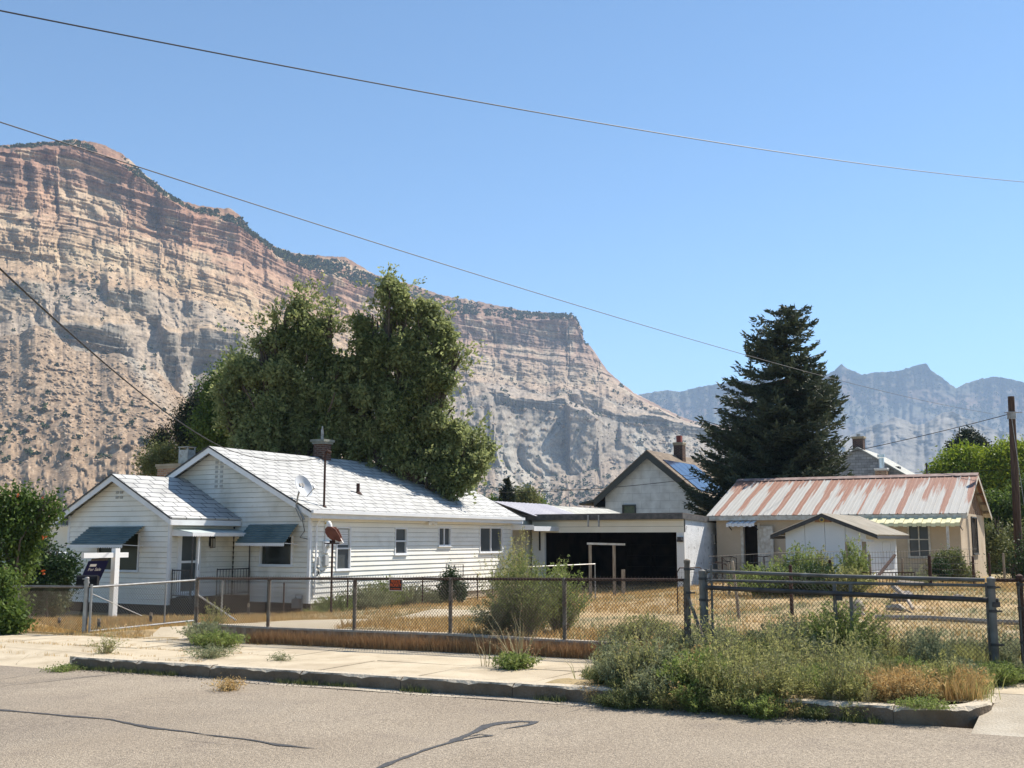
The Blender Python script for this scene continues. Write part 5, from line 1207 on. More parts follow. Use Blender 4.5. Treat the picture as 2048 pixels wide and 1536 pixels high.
# retaining wall, rust stained
m_rwall = mat('stained_wall_concrete', (.25,.155,.09), .9, col2=(.42,.32,.225), scale=2.2, bump=.6, bscale=20, stretch=(5, 5, .5), stains=[(1.1, (.38,.32,.25), .60, .70, .7)])
base = fl(800); rw = thing('retaining_wall', 'low rust stained concrete retaining wall under the street chain link fence', 'wall', (base[0], base[1], .1))
off = (base[0], base[1], .1); mb = MB(); pxs_ = np.linspace(392, 1262, 40); mc = MB()
for a_, b_ in zip(pxs_[:-1], pxs_[1:]):
    pa, pb = fl(a_, -.04), fl(b_, -.04); za, zb_ = atz(pa, wtop(a_)), atz(pb, wtop(b_)); qa, qb = pa+UX*.14, pb+UX*.14
    mb.add([(*pa, -.1), (*pb, -.1), (*pb, zb_), (*pa, za), (*qa, -.1), (*qb, -.1), (*qb, zb_), (*qa, za)], [(0, 1, 2, 3), (3, 2, 6, 7), (4, 7, 6, 5)])
    pa2, pb2 = pa-UX*.012, pb-UX*.012; mc.add([(*pa2, za-.025), (*pb2, zb_-.025), (*pb2, zb_+.008), (*pa2, za+.008), (*qa, za+.008), (*qb, zb_+.008)], [(0, 1, 2, 3), (3, 2, 5, 4)])
mb.build('wall_face', m_rwall, rw, off=off, fixn=False); mc.build('wall_coping', m_kchip, rw, off=off, fixn=False)
def fence(name, label, cols, mesh_m=m_mesh, rail_m=m_rust, post_m=None, rail_r=.021, offd=0.0, raily=None, mesh=True, grp=None, segm=True):
    """cols: list of (px, ytop, ybottom, radius, material)"""
    pts = [fl(c[0], offd) for c in cols]; o_ = pts[len(pts)//2]; z0 = .1; off = (o_[0], o_[1], z0)
    r = thing(name, label, 'fence', off, 0, grp)
    for c, p in zip(cols, pts):
        zt = atz(p, c[1]); zb = atz(p, c[2])-.12
        m = MB(); m.tube([(*p, zb), (*p, zt)], c[3], 8); m.tube([(*p, zt-.002), (*p, zt+.02)], [c[3]*1.15, c[3]*.5], 8)
        for f in (.25, .6, .9): m.tube([(*p, zb+.12+(zt-zb-.12)*f), (*p, zb+.15+(zt-zb-.12)*f)], c[3]*1.25, 8)
        m.build('post', c[4], r, off=off)
    if raily:
        m = MB(); q = [(*fl(px, offd), atz(fl(px, offd), py)) for px, py in raily]; m.tube(q, rail_r, 8); m.build('top_rail', rail_m, r, off=off)
    if mesh:
        m = MB()
        for i in range(len(cols)-1):
            p, q = pts[i], pts[i+1]; c, d = cols[i], cols[i+1]
            ya = np.interp(c[0], [k[0] for k in raily], [k[1] for k in raily]); yb = np.interp(d[0], [k[0] for k in raily], [k[1] for k in raily])
            chain(m, p+UX*-.03, q+UX*-.03, atz(p, c[2]), atz(q, d[2]), atz(p, ya)+.015, atz(q, yb)+.015)
        m.build('chain_link', mesh_m, r, off=off, fixn=False)
    return r
m_post = mat('old_fence_post', (.13,.105,.08), .8, col2=(.22,.19,.155), scale=9, metal=.2, stains=[(5, (.13,.06,.035), .55, .7, .8)])
f1 = fence('chain_link_fence', 'long chain link fence with a rusty red top rail on the retaining wall', [(398, 1158, 1248, .036, m_post), (541, 1158, 1255, .030, m_post), (712, 1158, 1261, .030, m_post), (902, 1158, 1268, .030, m_post), (1128, 1158, 1281, .030, m_post), (1369, 1160, 1293, .03, m_post)], raily=[(396, 1157), (700, 1157.5), (1000, 1158), (1369, 1160)])
# corner brace
pa = fl(400); pb = fl(438, .05); tag(MB().tube([(*pa, atz(pa, 1190)), (*(pb+UX*.5), atz(pb, 1241)-.03)], .018, 6).build('fence_brace', m_galv), 'slanting pipe brace at the corner post by the driveway', 'brace')
fence('chain_link_fence', 'short chain link fence left of the driveway gate behind leafy shrubs', [(-60, 1176, 1232, .02, m_galv), (43, 1176, 1238, .022, m_galv), (178, 1156, 1264, .045, m_galv)], raily=[(-60, 1172), (43, 1173), (178, 1174)], rail_m=m_galv)
gp = fl(183.5); go = thing('driveway_gate', 'long galvanised chain link driveway gate standing half open', 'gate', (gp[0], gp[1], .05))
off = (gp[0], gp[1], .05); ge = UZ(391, 23.3, .5)[:2]; gs = gp+(ge-gp)*.02
zt0, zb0, zt1, zb1 = atz(gs, 1174), atz(gs, 1263), atz(ge, 1160), atz(ge, 1241)
gm_ = gs+(ge-gs)*.69
MB().tube([(*gs, zt0), (*ge, zt1)], .021, 8).tube([(*gs, zb0), (*ge, zb1)], .021, 8).tube([(*gs, zt0+.05), (*gs, zb0-.03)], .026, 8).tube([(*ge, zt1), (*ge, zb1)], .021, 8).tube([(*gm_, zt0+(zt1-zt0)*.69), (*gm_, zb0+(zb1-zb0)*.69)], .016, 8).build('gate_frame', m_galv, go, off=off)
m = MB(); chain(m, gs, ge, zb0, zb1, zt0, zt1, pitch=.06, w=.0048); m.build('chain_link', mat('galv_mesh', (.15,.155,.15), .5, metal=.5), go, off=off, fixn=False)
g2_ = gs+(ge-gs)*.47; MB().tube([(*gs, zt0-.12), (*g2_, zb0+.22)], .008, 6).build('brace_rod', m_galv, go, off=off)
# hinge collars, bent caps on the gate post
m = MB()
for k, z in enumerate((1158, 1163, 1166)): zz = atz(gp, z); m.tube([(gp[0]-.02, gp[1], zz), (gp[0]-.13+.03*k, gp[1]-.02, zz)], .008, 5)
m.build('post_wire_tie', m_galv, go, off=off)
# side fence running back along the cottage path
cols = [(443, 1158, 1232, 27.0), (567, 1166, 1234, 29.8), (695, 1160, 1222, 33.0), (845, 1154, 1212, 36.3), (955, 1147, 1199, 40.2)]
pp = [UZ(c[0], c[3], .0)[:2] for c in cols]; o_ = pp[2]; off = (o_[0], o_[1], -.3); r = thing('yard_fence', 'thin rusty post and wire fence running back beside the cottage path', 'fence', off)
for c, p in zip(cols, pp): zt = atz(p, c[1]); MB().tube([(*p, float(gz(*p))-.1), (*p, zt)], .024, 7).build('post', m_rust if c[0] != 443 else m_galv, r, off=off)
m = MB()
for k in range(len(pp)-1):
    a_, b_ = pp[k], pp[k+1]; za, zb_ = atz(a_, cols[k][1]), atz(b_, cols[k+1][1]); ga, gb = float(gz(*a_)), float(gz(*b_)); L = np.linalg.norm(b_-a_); n = int(L/.12)
    for j in range(6): f = j/5; m.bar((*a_, ga+(za-ga-.02)*f+.02), (*b_, gb+(zb_-gb-.02)*f+.02), .005)
    for j in range(n): t = j/n; p = a_+(b_-a_)*t; m.bar((*p, ga+(gb-ga)*t), (*p, za+(zb_-za)*t-.02), .0045)
m.build('wire_mesh', m_rust, r, off=off, fixn=False)
# arched garden gate frame with a dark vine pot near the side wall
for (px, D, w, yt, yb, lb) in ((909, 37.6, 34, 1129, 1196, 'rusty square wire garden gate beside the dark vine'), (1000, 40.0, 30, 1139, 1190, 'smaller rusty wire gate frame half hidden by the tall weeds')):
    a_ = UZ(px-w/2, D, 0)[:2]; b_ = UZ(px+w/2, D+.15, 0)[:2]; off = (a_[0], a_[1], float(gz(*a_))); r = thing('garden_gate', lb, 'gate', off)
    zt, zb_ = atz(a_, yt), float(gz(*a_)); m = MB(); m.tube([(*a_, zb_), (*a_, zt), (*b_, zt), (*b_, zb_)], .018, 6); m.tube([(*(a_*.5+b_*.5), zb_), (*(a_*.5+b_*.5), zt)], .012, 6); m.build('gate_frame', m_rust, r, off=off)
    m = MB()
    for k in range(1, 9): z = zb_+(zt-zb_)*k/9; m.bar((*a_, z), (*b_, z), .005)
    for k in range(1, 7): p = a_+(b_-a_)*k/7; m.bar((*p, zb_), (*p, zt), .005)
    m.build('wire_mesh', m_rust, r, off=off, fixn=False)
# right hand section: gate posts, sliding gate with three rails
m_gate = mat('grey_gate_pipe', (.11,.10,.088), .6, col2=(.19,.185,.175), scale=5, metal=.3, stains=[(4, (.13,.08,.06), .62, .75, .6)])
m_gated = mat('dark_gate_rail', (.05,.045,.042), .6, col2=(.11,.09,.08), scale=5, metal=.3)
for (px, yt, r_, lb, mm) in ((1373, 1122, .040, 'thick stubby terminal post where the long fence ends', m_post), (1403, 1143, .046, 'thick grey capped gate post, left of the two gate posts', m_gate), (1977, 1158, .044, 'thick grey gate post with a latch near the right edge', m_gate), (2034, 1153, .036, 'dark rusty end post at the far right of the fence', m_rust)):
    p = fl(px, .02 if px != 1977 else -.08); z0 = float(gz(*p)); off = (p[0], p[1], z0); zt = atz(p, yt); g_ = thing('gate_post', lb, 'post', off)
    MB().tube([(*p, z0-.2), (*p, zt)], r_, 12).build('post_pipe', mm, g_, off=off, smooth=True)
    MB().tube([(*p, zt-.03), (*p, zt+.01), (*p, zt+.03)], [r_*1.15, r_*1.15, r_*.3], 12).build('post_cap', mm, g_, off=off, smooth=True)
    m = MB()
    for f in (.3, .65, .9): z = z0+(zt-z0)*f; m.tube([(*p, z), (*p, z+.035)], r_*1.2, 12); m.bar((p[0]+r_*.8, p[1]-.01, z+.015), (p[0]+r_+.06, p[1]-.01, z+.015), .02)
    m.split('post_clamp', m_dark, g_, off=off)
p = fl(1375); q = fl(1404, -.3); tag(MB().tube([(*p, atz(p, 1196)), (*q, atz(q, 1285))], .024, 8).build('fence_brace', m_post), 'rusty brace leaning from the terminal post to the ground', 'brace')
def rail3(pts, r_, offd): return [(*fl(px, offd), atz(fl(px, offd), py)) for px, py in pts]
p0_ = fl(1690, .06); off = (p0_[0], p0_[1], .3); sg = thing('rolling_gate', 'wide chain link rolling gate with three long horizontal pipes', 'gate', off)
MB().tube(rail3([(1410, 1142.5), (1660, 1152), (1965, 1160)], .024, .06), .024, 8).build('rail', m_gate, sg, off=off, smooth=True)
MB().tube(rail3([(1410, 1160.5), (1662, 1166), (1966, 1171)], .02, .04), .019, 8).build('rail', m_gate, sg, off=off, smooth=True)['label'] = 'thin middle rail of the gate'
MB().tube(rail3([(1410, 1175), (1662, 1187), (1990, 1201)], .028, -.06), .030, 8).build('rail', m_gated, sg, off=off, smooth=True)['label'] = 'dark lower rail of the gate'
for px, yt, yb in ((1410, 1138, 1262), (1421, 1130, 1270), (1665, 1163, 1250), (1697, 1166, 1245), (1968, 1165, 1290)):
    p = fl(px, .05); MB().tube([(*p, float(gz(*p))+.03), (*p, atz(p, yt))], .024 if px not in (1421,) else .016, 8).build('upright', m_gate, sg, off=off)
m = MB(); pa, pb = fl(1412, .07), fl(1966, .07); chain(m, pa, pb, float(gz(*pa))+.05, float(gz(*pb))+.05, atz(pa, 1152), atz(pb, 1172), pitch=.055); m.build('chain_link', m_mesh, sg, off=off, fixn=False)
m = MB()
for px, py in ((1672, 1196), (1983, 1209)): p = fl(px, -.09); z = atz(p, py); m.box(p[0]-.045, p[0]+.045, p[1]-.03, p[1]+.03, z-.03, z+.03)
m.split('roller_bracket', m_dark, sg, off=off)
fence('chain_link_fence', 'short chain link panel between the right gate post and the end post', [(1979, 1162, 1300, .018, m_gate), (2032, 1162, 1310, .018, m_gate), (2130, 1162, 1320, .025, m_rust)], raily=[(1979, 1160), (2032, 1161), (2130, 1163)])
# old posts, stakes and clothes-line frames in the yard
def stake(px, D, yt, r_, m, label, yb=None, lean=0.0, cat='post', name='fence_stake', sq=False):
    g_ = G(px, D); p = np.array([g_.x, g_.y]); zt = atz(p, yt); h = zt-g_.z; o = MB()
    if sq: o.bar((0, 0, -.1), (lean*h, 0, h), r_*2)
    else: o.tube([(0, 0, -.1), (lean*h*.5, 0, h*.5), (lean*h, 0, h-.02), (lean*h, 0, h)], [r_, r_, r_*.9, r_*.4], 7)
    ob = o.build(name, m); ob.location = g_; return tag(ob, label, cat)
stake(1480, 21.5, 1121, .032, m_wood, 'pale leaning wooden stake behind the rolling gate', lean=-.10)
stake(1585, 22.5, 1129, .040, m_rust, 'dark squat post rising above the gate rails in the weeds')
stake(1459, 30.0, 1125, .035, m_wood, 'thin grey wooden stake near the iron cross marker')
stake(1663, 31, 1119, .045, m_rust, 'dark rounded post left of the shed frame')
stake(1743, 32, 1108, .045, m_wood, 'bare wooden fence post against the white shed wall')
stake(1808, 33, 1116, .04, m_wood, 'pale post by the shed corner and stucco wall')
stake(1863, 33, 1110, .055, m_rust, 'dark iron post below the big sash window')
stake(1950, 35, 1112, .045, m_rust, 'dark post at the outbuilding corner by the yellow bush')
stake(1982, 37, 1106, .04, m_rust, 'thin dark post just right of the outbuilding')
stake(2011, 38, 1106, .04, m_wood, 'slender wooden post before the right hand bushes')
stake(1247, 38, 1139, .06, m_wood, 'short grey stump post before the garage doorway', sq=True)
g_ = G(1447, 31); r = thing('iron_cross_marker', 'rusty iron cross on a thin rod in the dry yard', 'marker', tuple(g_)); zt = atz(np.array([g_.x, g_.y]), 1117)-g_.z
MB().tube([(0, 0, 0), (0, 0, zt)], .018, 6).tube([(-.2, 0, zt-.09), (.05, 0, zt-.14), (.14, 0, zt-.19)], .018, 6).build('rod', m_rust, r)
def cframe(pxa, pxb, D, ybeam, x0_, x1_, label, ang=0.0, ygr=None):
    a_ = G(pxa, D); b_ = G(pxb, D+.05); r = thing('clothesline_frame', label, 'clothesline frame', tuple(a_)); o_ = np.array(a_)
    zt = atz(np.array([a_.x, a_.y]), ybeam+2)
    for q in (a_, b_): MB().bar((q.x, q.y, q.z-.1), (q.x, q.y, zt), .10).build('post', m_wood, r, off=o_)
    p = UZ(x0_, D, zt)[:2]; q = UZ(x1_, D, zt)[:2]; MB().bar((*p, zt+.05), (*q, zt+.02), .09, .07).build('beam', m_trimw, r, off=o_)
cframe(1181, 1229, 39.0, 1088, 1174, 1250, 'two legged wooden clothesline frame before the dark garage doorway')
cframe(1699, 1733, 33.0, 1081, 1690, 1747, 'dark two legged wooden frame before the white shed')
# low wire fence and iron trellis in front of the shed
a_ = G(1420, 29); b_ = G(1960, 34.5); r = thing('wire_fence', 'sagging wire fence with rusty slats crossing before the shed', 'fence', tuple(a_)); o_ = np.array(a_)
pa = np.array(a_[:2]); pb = np.array(b_[:2]); m = MB(); n = 90
for k in range(6):
    z = .15+.19*k; pts = [(*(pa+(pb-pa)*t), float(gz(*(pa+(pb-pa)*t)))+z+.04*math.sin(t*9+k)) for t in np.linspace(0, 1, 14)]; m.tube(pts, .006, 4)
for k in range(n): p = pa+(pb-pa)*k/n; z = float(gz(*p)); m.bar((*p, z+.1), (*p, z+1.1), .005)
m.build('wire_mesh', mat('old_wire', (.10,.085,.07), .7), r, off=o_, fixn=False)
a_ = G(1665, 30.5); b_ = G(1832, 31.0); r = thing('iron_trellis', 'low dark iron trellis lying along the weeds before the shed', 'trellis', tuple(a_)); o_ = np.array(a_); z1 = atz(np.array(a_[:2]), 1146); z0 = z1-.32
m = MB(); m.bar((a_.x, a_.y, z1), (b_.x, b_.y, z1), .03); m.bar((a_.x, a_.y, z0), (b_.x, b_.y, z0), .025)
for k in range(27): t = k/26; m.bar((a_.x+(b_.x-a_.x)*t, a_.y+(b_.y-a_.y)*t, z0), (a_.x+(b_.x-a_.x)*t, a_.y+(b_.y-a_.y)*t, z1), .014)
for t in (0, 1): m.bar((a_.x+(b_.x-a_.x)*t, a_.y, a_.z), (a_.x+(b_.x-a_.x)*t, a_.y, z0), .03)
m.build('trellis_bars', m_rust, r, off=o_)
# arched wire fence bit near the garage corner
a_ = G(1356, 25); b_ = G(1408, 25.4); r = thing('arched_wire_gate', 'small arched wire gate behind the terminal post', 'gate', tuple(a_)); o_ = np.array(a_); zt = atz(np.array(a_[:2]), 1136)
m = MB(); m.tube([(*a_[:2], a_.z), (*a_[:2], zt-.1), (a_.x+.06, a_.y, zt), (b_.x-.06, b_.y, zt), (*b_[:2], zt-.1), (*b_[:2], b_.z)], .014, 6)
m.build('gate_frame', m_rust, r, off=o_); m = MB()
for k in range(1, 12): x = a_.x+(b_.x-a_.x)*k/12; m.bar((x, a_.y+.02, a_.z), (x, a_.y+.02, zt), .004)
for k in range(1, 10): z = a_.z+(zt-a_.z)*k/10; m.bar((a_.x, a_.y+.02, z), (b_.x, b_.y, z), .004)
m.build('wire_mesh', m_galv, r, off=o_, fixn=False)

# ------------------------------------------------------------------ signs, statue, mailbox, small yard things
sp_g = G(226, 29.0); sgn = thing('for_sale_sign', 'white post with an arm carrying a tilted navy for sale board', 'sign', tuple(sp_g), RZ)
pz = atz(np.array(sp_g[:2]), 1096.5)-sp_g.z; hw = .075
MB().box(-hw, hw, -hw, hw, .02, pz).build('post', mat('vinyl_white', (.78,.78,.77), .4, spec=.4), sgn)
arm_z = pz-.24
MB().box(-1.05, -hw-.001, -.05, .05, arm_z, arm_z+.13).box(hw+.001, .38, -.05, .05, arm_z, arm_z+.13).build('arm', MATS['vinyl_white'], sgn)
pnl = bpy.data.objects.new('board', None)
me_b = MB(); bw_, bh_ = .62, .80; me_b.box(-bw_/2, bw_/2, -.012, .012, -bh_, 0); pn = me_b.build('board', mat('navy_board', (.008,.010,.050), .7, col2=(.010,.013,.060), scale=3, spec=.12), sgn)
bpy.data.objects.remove(pnl)
pn.location = (-.52, .02, arm_z-.08); pn.rotation_euler = (math.radians(30), 0, 0)
m_lt = mat('sign_white_paint', (.75,.75,.75), .5)
rot = (math.pi/2, 0, 0)
def onb(txt, sz, x, z, al='LEFT', sq=1.0): return text_obj(txt, sz, m_lt, pn, (x, -.016, z), rot, 'lettering', al, sq)
onb('For Sale', .125, -.23, -.24)
MB().box(-.23, -.03, -.018, -.013, -.15, -.08).build('logo_tag', m_lt, pn)
for (x0_, w, z, h) in ((-.20, .22, -.455, .035), (-.22, .30, -.52, .035), (-.24, .26, -.585, .014), (.0, .17, -.745, .022), (.20, .10, -.745, .022)):
    mm = MB(); k = 0; x = x0_; rnd = random.Random(int(w*1000)+int(z*100))
    while x < x0_+w: l = rnd.uniform(.012, .03); mm.box(x, x+l*.75, -.017, -.013, z-h/2+rnd.uniform(0, h*.2), z+h/2); x += l
    mm.build('small_lettering', m_lt, pn)
MB().box(-.25, .25, -.01, .01, .015, .07).build('hanger', m_dark, pn)
# mailbox
mg = G(184, 23.2); mbx = thing('mailbox', 'black mailbox on a thin black post at the driveway gate', 'mailbox', tuple(mg), math.radians(6))
mz = atz(np.array(mg[:2]), 1172)-mg.z; prof = [(-.12, 0), (.12, 0), (.12, .16)]+[(.12*math.cos(t), .16+.12*math.sin(t)) for t in np.linspace(.3, 2.84, 7)]+[(-.12, .16)]
prof = [(x*.8, z*.8) for x, z in prof]; MB().prism(prof, 0, -.34, .06).build('box', mat('mailbox_black', (.012,.012,.013), .6, spec=.15), mbx).location = (0, 0, mz)
MB().box(.06, .075, -.092, .092, .01, .20).build('box_door', mat('mailbox_black', (.012,.012,.013), .6, spec=.15), mbx).location = (0, 0, mz)
MB().box(-.15, -.10, -.025, .025, -.1, mz).build('post', mat('mailbox_black', (.012,.012,.013), .6, spec=.15), mbx)
# private property sign on the fence
pp_ = fl(793, -.06); zc_ = (atz(pp_, 1158.5)+atz(pp_, 1181))/2; psg = thing('private_property_sign', 'black sign with orange PRIVATE PROPERTY lettering wired to the fence', 'sign', (pp_[0], pp_[1], zc_), RZ+math.pi/2+math.pi)
hh = (atz(pp_, 1158.5)-atz(pp_, 1182))/2; ww = .125
MB().box(-ww, ww, -.004, .004, -hh, hh).build('panel', mat('sign_black', (.015,.012,.012), .4), psg)
m_or = mat('sign_orange', (.72,.11,.02), .5); m_bd = mat('sign_border', (.45,.36,.30), .6)
MB().box(-ww, ww, -.006, .002, hh-.008, hh+.003).box(-ww, ww, -.006, .002, -hh-.003, -hh+.008).box(-ww-.003, -ww+.008, -.006, .002, -hh, hh).box(ww-.008, ww+.003, -.006, .002, -hh, hh).build('border', m_bd, psg)
R90 = (math.pi/2, 0, 0)
text_obj('PRIVATE', .072, m_or, psg, (0, -.009, hh*.52), R90, 'lettering', squash=.66)
text_obj('PROPERTY', .072, m_or, psg, (0, -.009, -hh*.08), R90, 'lettering', squash=.62)
text_obj('NO TRESPASSING', .030, m_or, psg, (0, -.009, -hh*.68), R90, 'lettering', squash=.78)
# eagle ornament
eg = G(662, 30.0); eag = thing('eagle_ornament', 'painted wooden eagle with brown wings and white head perched on a tall pole', 'garden ornament', tuple(eg), math.radians(0))
pe = np.array(eg[:2]); zt = atz(pe, 1088)-eg.z; k = 30.0/2222
MB().tube([(0, 0, -.1), (0, 0, zt)], .03, 8).build('pole', m_rust, eag)
MB().box(-.20, .20, -.12, .12, zt, zt+.035).box(-.07, .07, -.06, .06, zt+.035, zt+.10).build('perch', m_rust, eag)
m_eb = mat('eagle_brown', (.11,.035,.022), .7, col2=(.17,.06,.035), scale=9, bump=.5, bscale=30); m_ew = mat('eagle_white', (.74,.72,.68), .7)
# body and wings hunched, head turned left
mb = MB(); pts = [(.08, 0, zt+.12), (.02, 0, zt+.20), (-.02, 0, zt+.32), (-.07, 0, zt+.42), (-.08, 0, zt+.47)]; mb.tube(pts, [.07, .12, .14, .09, .06], 12); mb.build('body', m_eb, eag, smooth=True)
for sgn_ in (-1, 1):
    mb = MB(); pr_ = [(-.19, .40), (-.12, .47), (.0, .46), (.10, .40), (.20, .25), (.27, .08), (.20, .06), (.12, .10), (.0, .12), (-.10, .18), (-.18, .30)]
    if sgn_ == 1: pr_ = [(x*.8+.05, z*1.0) for x, z in pr_]
    mb.prism([(x, zt+z) for x, z in pr_], 1, sgn_*.10, sgn_*.13+.03*sgn_); w_ = mb.build('wing', m_eb, eag); bv = w_.modifiers.new('b', 'BEVEL'); bv.width = .012
mb = MB(); mb.tube([(-.075, 0, zt+.43), (-.10, 0, zt+.52), (-.12, 0, zt+.58), (-.13, 0, zt+.615)], [.075, .075, .065, .03], 12); mb.build('head', m_ew, eag, smooth=True)
MB().tube([(-.16, 0, zt+.57), (-.205, 0, zt+.555), (-.215, 0, zt+.525)], [.028, .02, .006], 8).build('beak', mat('beak_yellow', (.45,.30,.05), .5), eag)
MB().prism([(.10, zt+.14), (.22, zt+.16), (.30, zt+.03), (.20, zt-.01), (.08, zt+.08)], 1, -.05, .05).build('tail', m_ew, eag)
# path stakes lights
for (px, D, yt, lb) in ((62, 24.2, 1237, 'small black path light, leftmost, in the dry grass'), (118, 23.4, 1235, 'black path light between the fence posts left of the gate'), (197, 22.3, 1237, 'black path light just inside the gate hinge'), (301, 24.0, 1225, 'path light with a pale cap beside the driveway'), (497, 29.0, 1206, 'pale capped path light before the dark porch')):
    g_ = G(px, D); h = max(.16, atz(np.array(g_[:2]), yt)-g_.z); r = thing('path_light', lb, 'garden light', tuple(g_), 0, 'path lights along the driveway')
    MB().tube([(0, 0, -.05), (0, 0, h*.7)], .035, 8).build('stem', m_dark, r); MB().tube([(0, 0, h*.7), (0, 0, h)], .036, 8).build('lamp_cap', m_wood, r)
# concrete path beside the cottage
pa_ = [(585, 1233, 33), (700, 1226, 35.2), (850, 1210, 39.6), (960, 1199, 43), (1100, 1190, 46)]
V = []; F = []
cl = np.array([UZ(a_, c_, 0)[:2] for a_, b_, c_ in pa_]); tt = np.linspace(0, 1, 30); seg = np.linspace(0, 1, len(cl))
cx_ = np.interp(tt, seg, cl[:, 0]); cy_ = np.interp(tt, seg, cl[:, 1])
for x, y in zip(cx_, cy_):
    for o_ in (-.36, .36): q = np.array([x, y])+WX*o_; V.append((q[0], q[1], float(gz(*q))+.045))
F = [(2*k, 2*k+1, 2*k+3, 2*k+2) for k in range(29)]
tag(raw_mesh('path', V, F, m_conc), kind='structure')
# debris in the right yard
m_bone = mat('bleached_wood', (.34,.27,.20), .85, col2=(.46,.38,.30), scale=5, bump=.4, bscale=20)
def log(pts, r_, label, name='board_debris', cat='debris', m=None):
    q = [G(px, D, dz) for px, D, dz in pts]; o_ = q[0]; o = MB().tube([tuple(p-o_) for p in q], r_, 6).build(name, m or m_bone); o.location = o_; return tag(o, label, cat)
log([(1752, 20.5, .06), (1850, 20.2, .08), (1980, 19.8, .06), (2060, 19.5, .06)], .05, 'long pale timber edging lying across the bare yard', 'timber_edging', 'timber')
log([(1790, 25.5, .35), (1815, 24.0, .22), (1828, 22.8, .08)], [.07, .05, .035], 'bleached log sloping down from the rubbish pile')
log([(1800, 26, .42), (1850, 26.2, .36)], .05, 'pale board at the top of the rubbish pile')
log([(1775, 23.2, .08), (1800, 23.0, .10), (1812, 22.8, .05)], [.06, .08, .04], 'short bleached driftwood piece in front of the pile')
log([(1838, 25.2, .07), (1862, 25.3, .07)], .035, 'small white stick right of the pile')
log([(1755, 27, .45), (1795, 28, 1.0)], .04, 'dark board leaning from the weeds to the trellis', m=m_rust)
rk = MB(); rr_ = random.Random(5)
def rock(px, D, s, label, m, sq=.7):
    g_ = G(px, D); import bmesh
    bm = bmesh.new(); bmesh.ops.create_icosphere(bm, subdivisions=2, radius=s)
    for v in bm.verts: f = 1+.28*float(vn(v.co.x*3/s, v.co.y*3/s, v.co.z*3/s, int(px))); v.co = Vector((v.co.x*f, v.co.y*f*.8, v.co.z*f*sq+s*.25))
    me = bpy.data.meshes.new('rock'); bm.to_mesh(me); bm.free(); me.materials.append(m); o = bpy.data.objects.new('rock', me); link(o); o.location = g_; tag(o, label, 'rock')
rock(1806, 25.8, .28, 'round grey lump on top of the rubbish pile', mat('grey_rock', (.16,.14,.13), .9, col2=(.25,.22,.2), scale=6, bump=.6, bscale=14), .6)
rock(1717, 23.5, .17, 'pale pinkish rock behind the gate middle post', m_bone, 1.0)
rock(1722, 22.0, .10, 'smaller pale rock in the weeds below the pink one', m_bone)
rock(1918, 26, .14, 'small white stone right of the debris pile', m_bone)

g_ = G(1105, 20.6); z1 = atz(np.array([g_.x, g_.y]), 1143)-g_.z; a_ = (UZ(1092, 20.6, 1)[0]-g_.x); b_ = (UZ(1133, 20.6, 1)[0]-g_.x); c_ = (UZ(1114, 20.6, 1)[0]-g_.x)
o = MB().tube([(a_-.12, 0, z1-.28), (c_, 0, z1), (b_+.05, .05, z1-.30), (b_+.1, .05, 0)], .018, 7).build('bent_pipe', m_trimw); o.location = g_; tag(o, 'white bent pipe peaking above the fence rail inside the tall weeds', 'pipe')
g_ = G(1052, 31); zz_ = atz(np.array([g_.x, g_.y]), 1134)-g_.z; e_ = UZ(1190, 32.0, 1); o = MB().tube([(0, 0, 0), (0, 0, zz_), (e_[0]-g_.x, 1.0, zz_+.06), (e_[0]-g_.x, 1.0, -.2)], .02, 6).build('pipe_rail', m_galv); o.location = g_; tag(o, 'thin pale pipe rail running level behind the tall weeds', 'rail')
g_ = G(1864, 62); zz_ = U(1864, 926, 62)[2]-g_.z; o = MB().tube([(0, 0, 0), (0, 0, zz_)], .05, 6).build('thin_pole', m_dark); o.location = g_; tag(o, 'thin dark pole standing behind the rusty roof before the willow', 'pole')
# ------------------------------------------------------------------ poles and wires
gp_ = G(2038, 46); pole = thing('utility_pole', 'leaning dark brown wooden utility pole at the right edge', 'utility pole', tuple(gp_)); o_ = np.array(gp_)
tp = U(2022, 793, 46.0); MB().tube([np.array(gp_)-o_+np.array([.05, 0, -.2]), tp-o_], [.17, .13], 12).build('shaft', mat('pole_wood', (.055,.035,.025), .9, col2=(.11,.07,.05), scale=4, bump=.8, bscale=20, stretch=(5, 5, .5)), pole, smooth=True)
ip = U(2016, 826, 45.8)-o_; m = MB(); m.box(ip[0]-.02, ip[0]+.28, ip[1]-.1, ip[1]+.05, ip[2]-.25, ip[2]+.05); m.tube([ip+np.array([-.2, -.1, 0]), ip+np.array([.55, -.1, .02])], .02, 6); m.tube([ip+np.array([.05, -.16, .0]), ip+np.array([.45, -.16, -5.0])], .012, 6); m.build('insulator_bracket', m_galv, pole)
def wire(pts, r_, label, sag=None, m=m_wire, name='overhead_wire'):
    n = 48; A_ = U(*pts[0]); B_ = U(*pts[-1]); T = []; Zs = []
    for p in pts:     # plan line from first to last point, height from a hanging parabola through the rest
        r_y = ray(p[0], p[1]); c = r_y[0]/r_y[1]; t = (A_[0]-c*A_[1])/(c*(B_[1]-A_[1])-(B_[0]-A_[0])); y = A_[1]+(B_[1]-A_[1])*t; T.append(t); Zs.append(CAMZ+r_y[2]/r_y[1]*y)
    tt = np.linspace(0, 1, n); zz_ = np.polyval(np.polyfit(T, Zs, min(2, len(T)-1)), tt); P = A_+(B_-A_)*tt[:, None]; P[:, 2] = zz_
    o = MB().tube([tuple(p-P[0]) for p in P], r_, 5).build(name, m); o.location = tuple(P[0]); return tag(o, label, 'wire')
wire([(-60, 8, 13), (400, 98, 16), (900, 199, 20.5), (1450, 285, 27), (2120, 370, 36)], .011, 'thick black power line crossing the top of the sky')
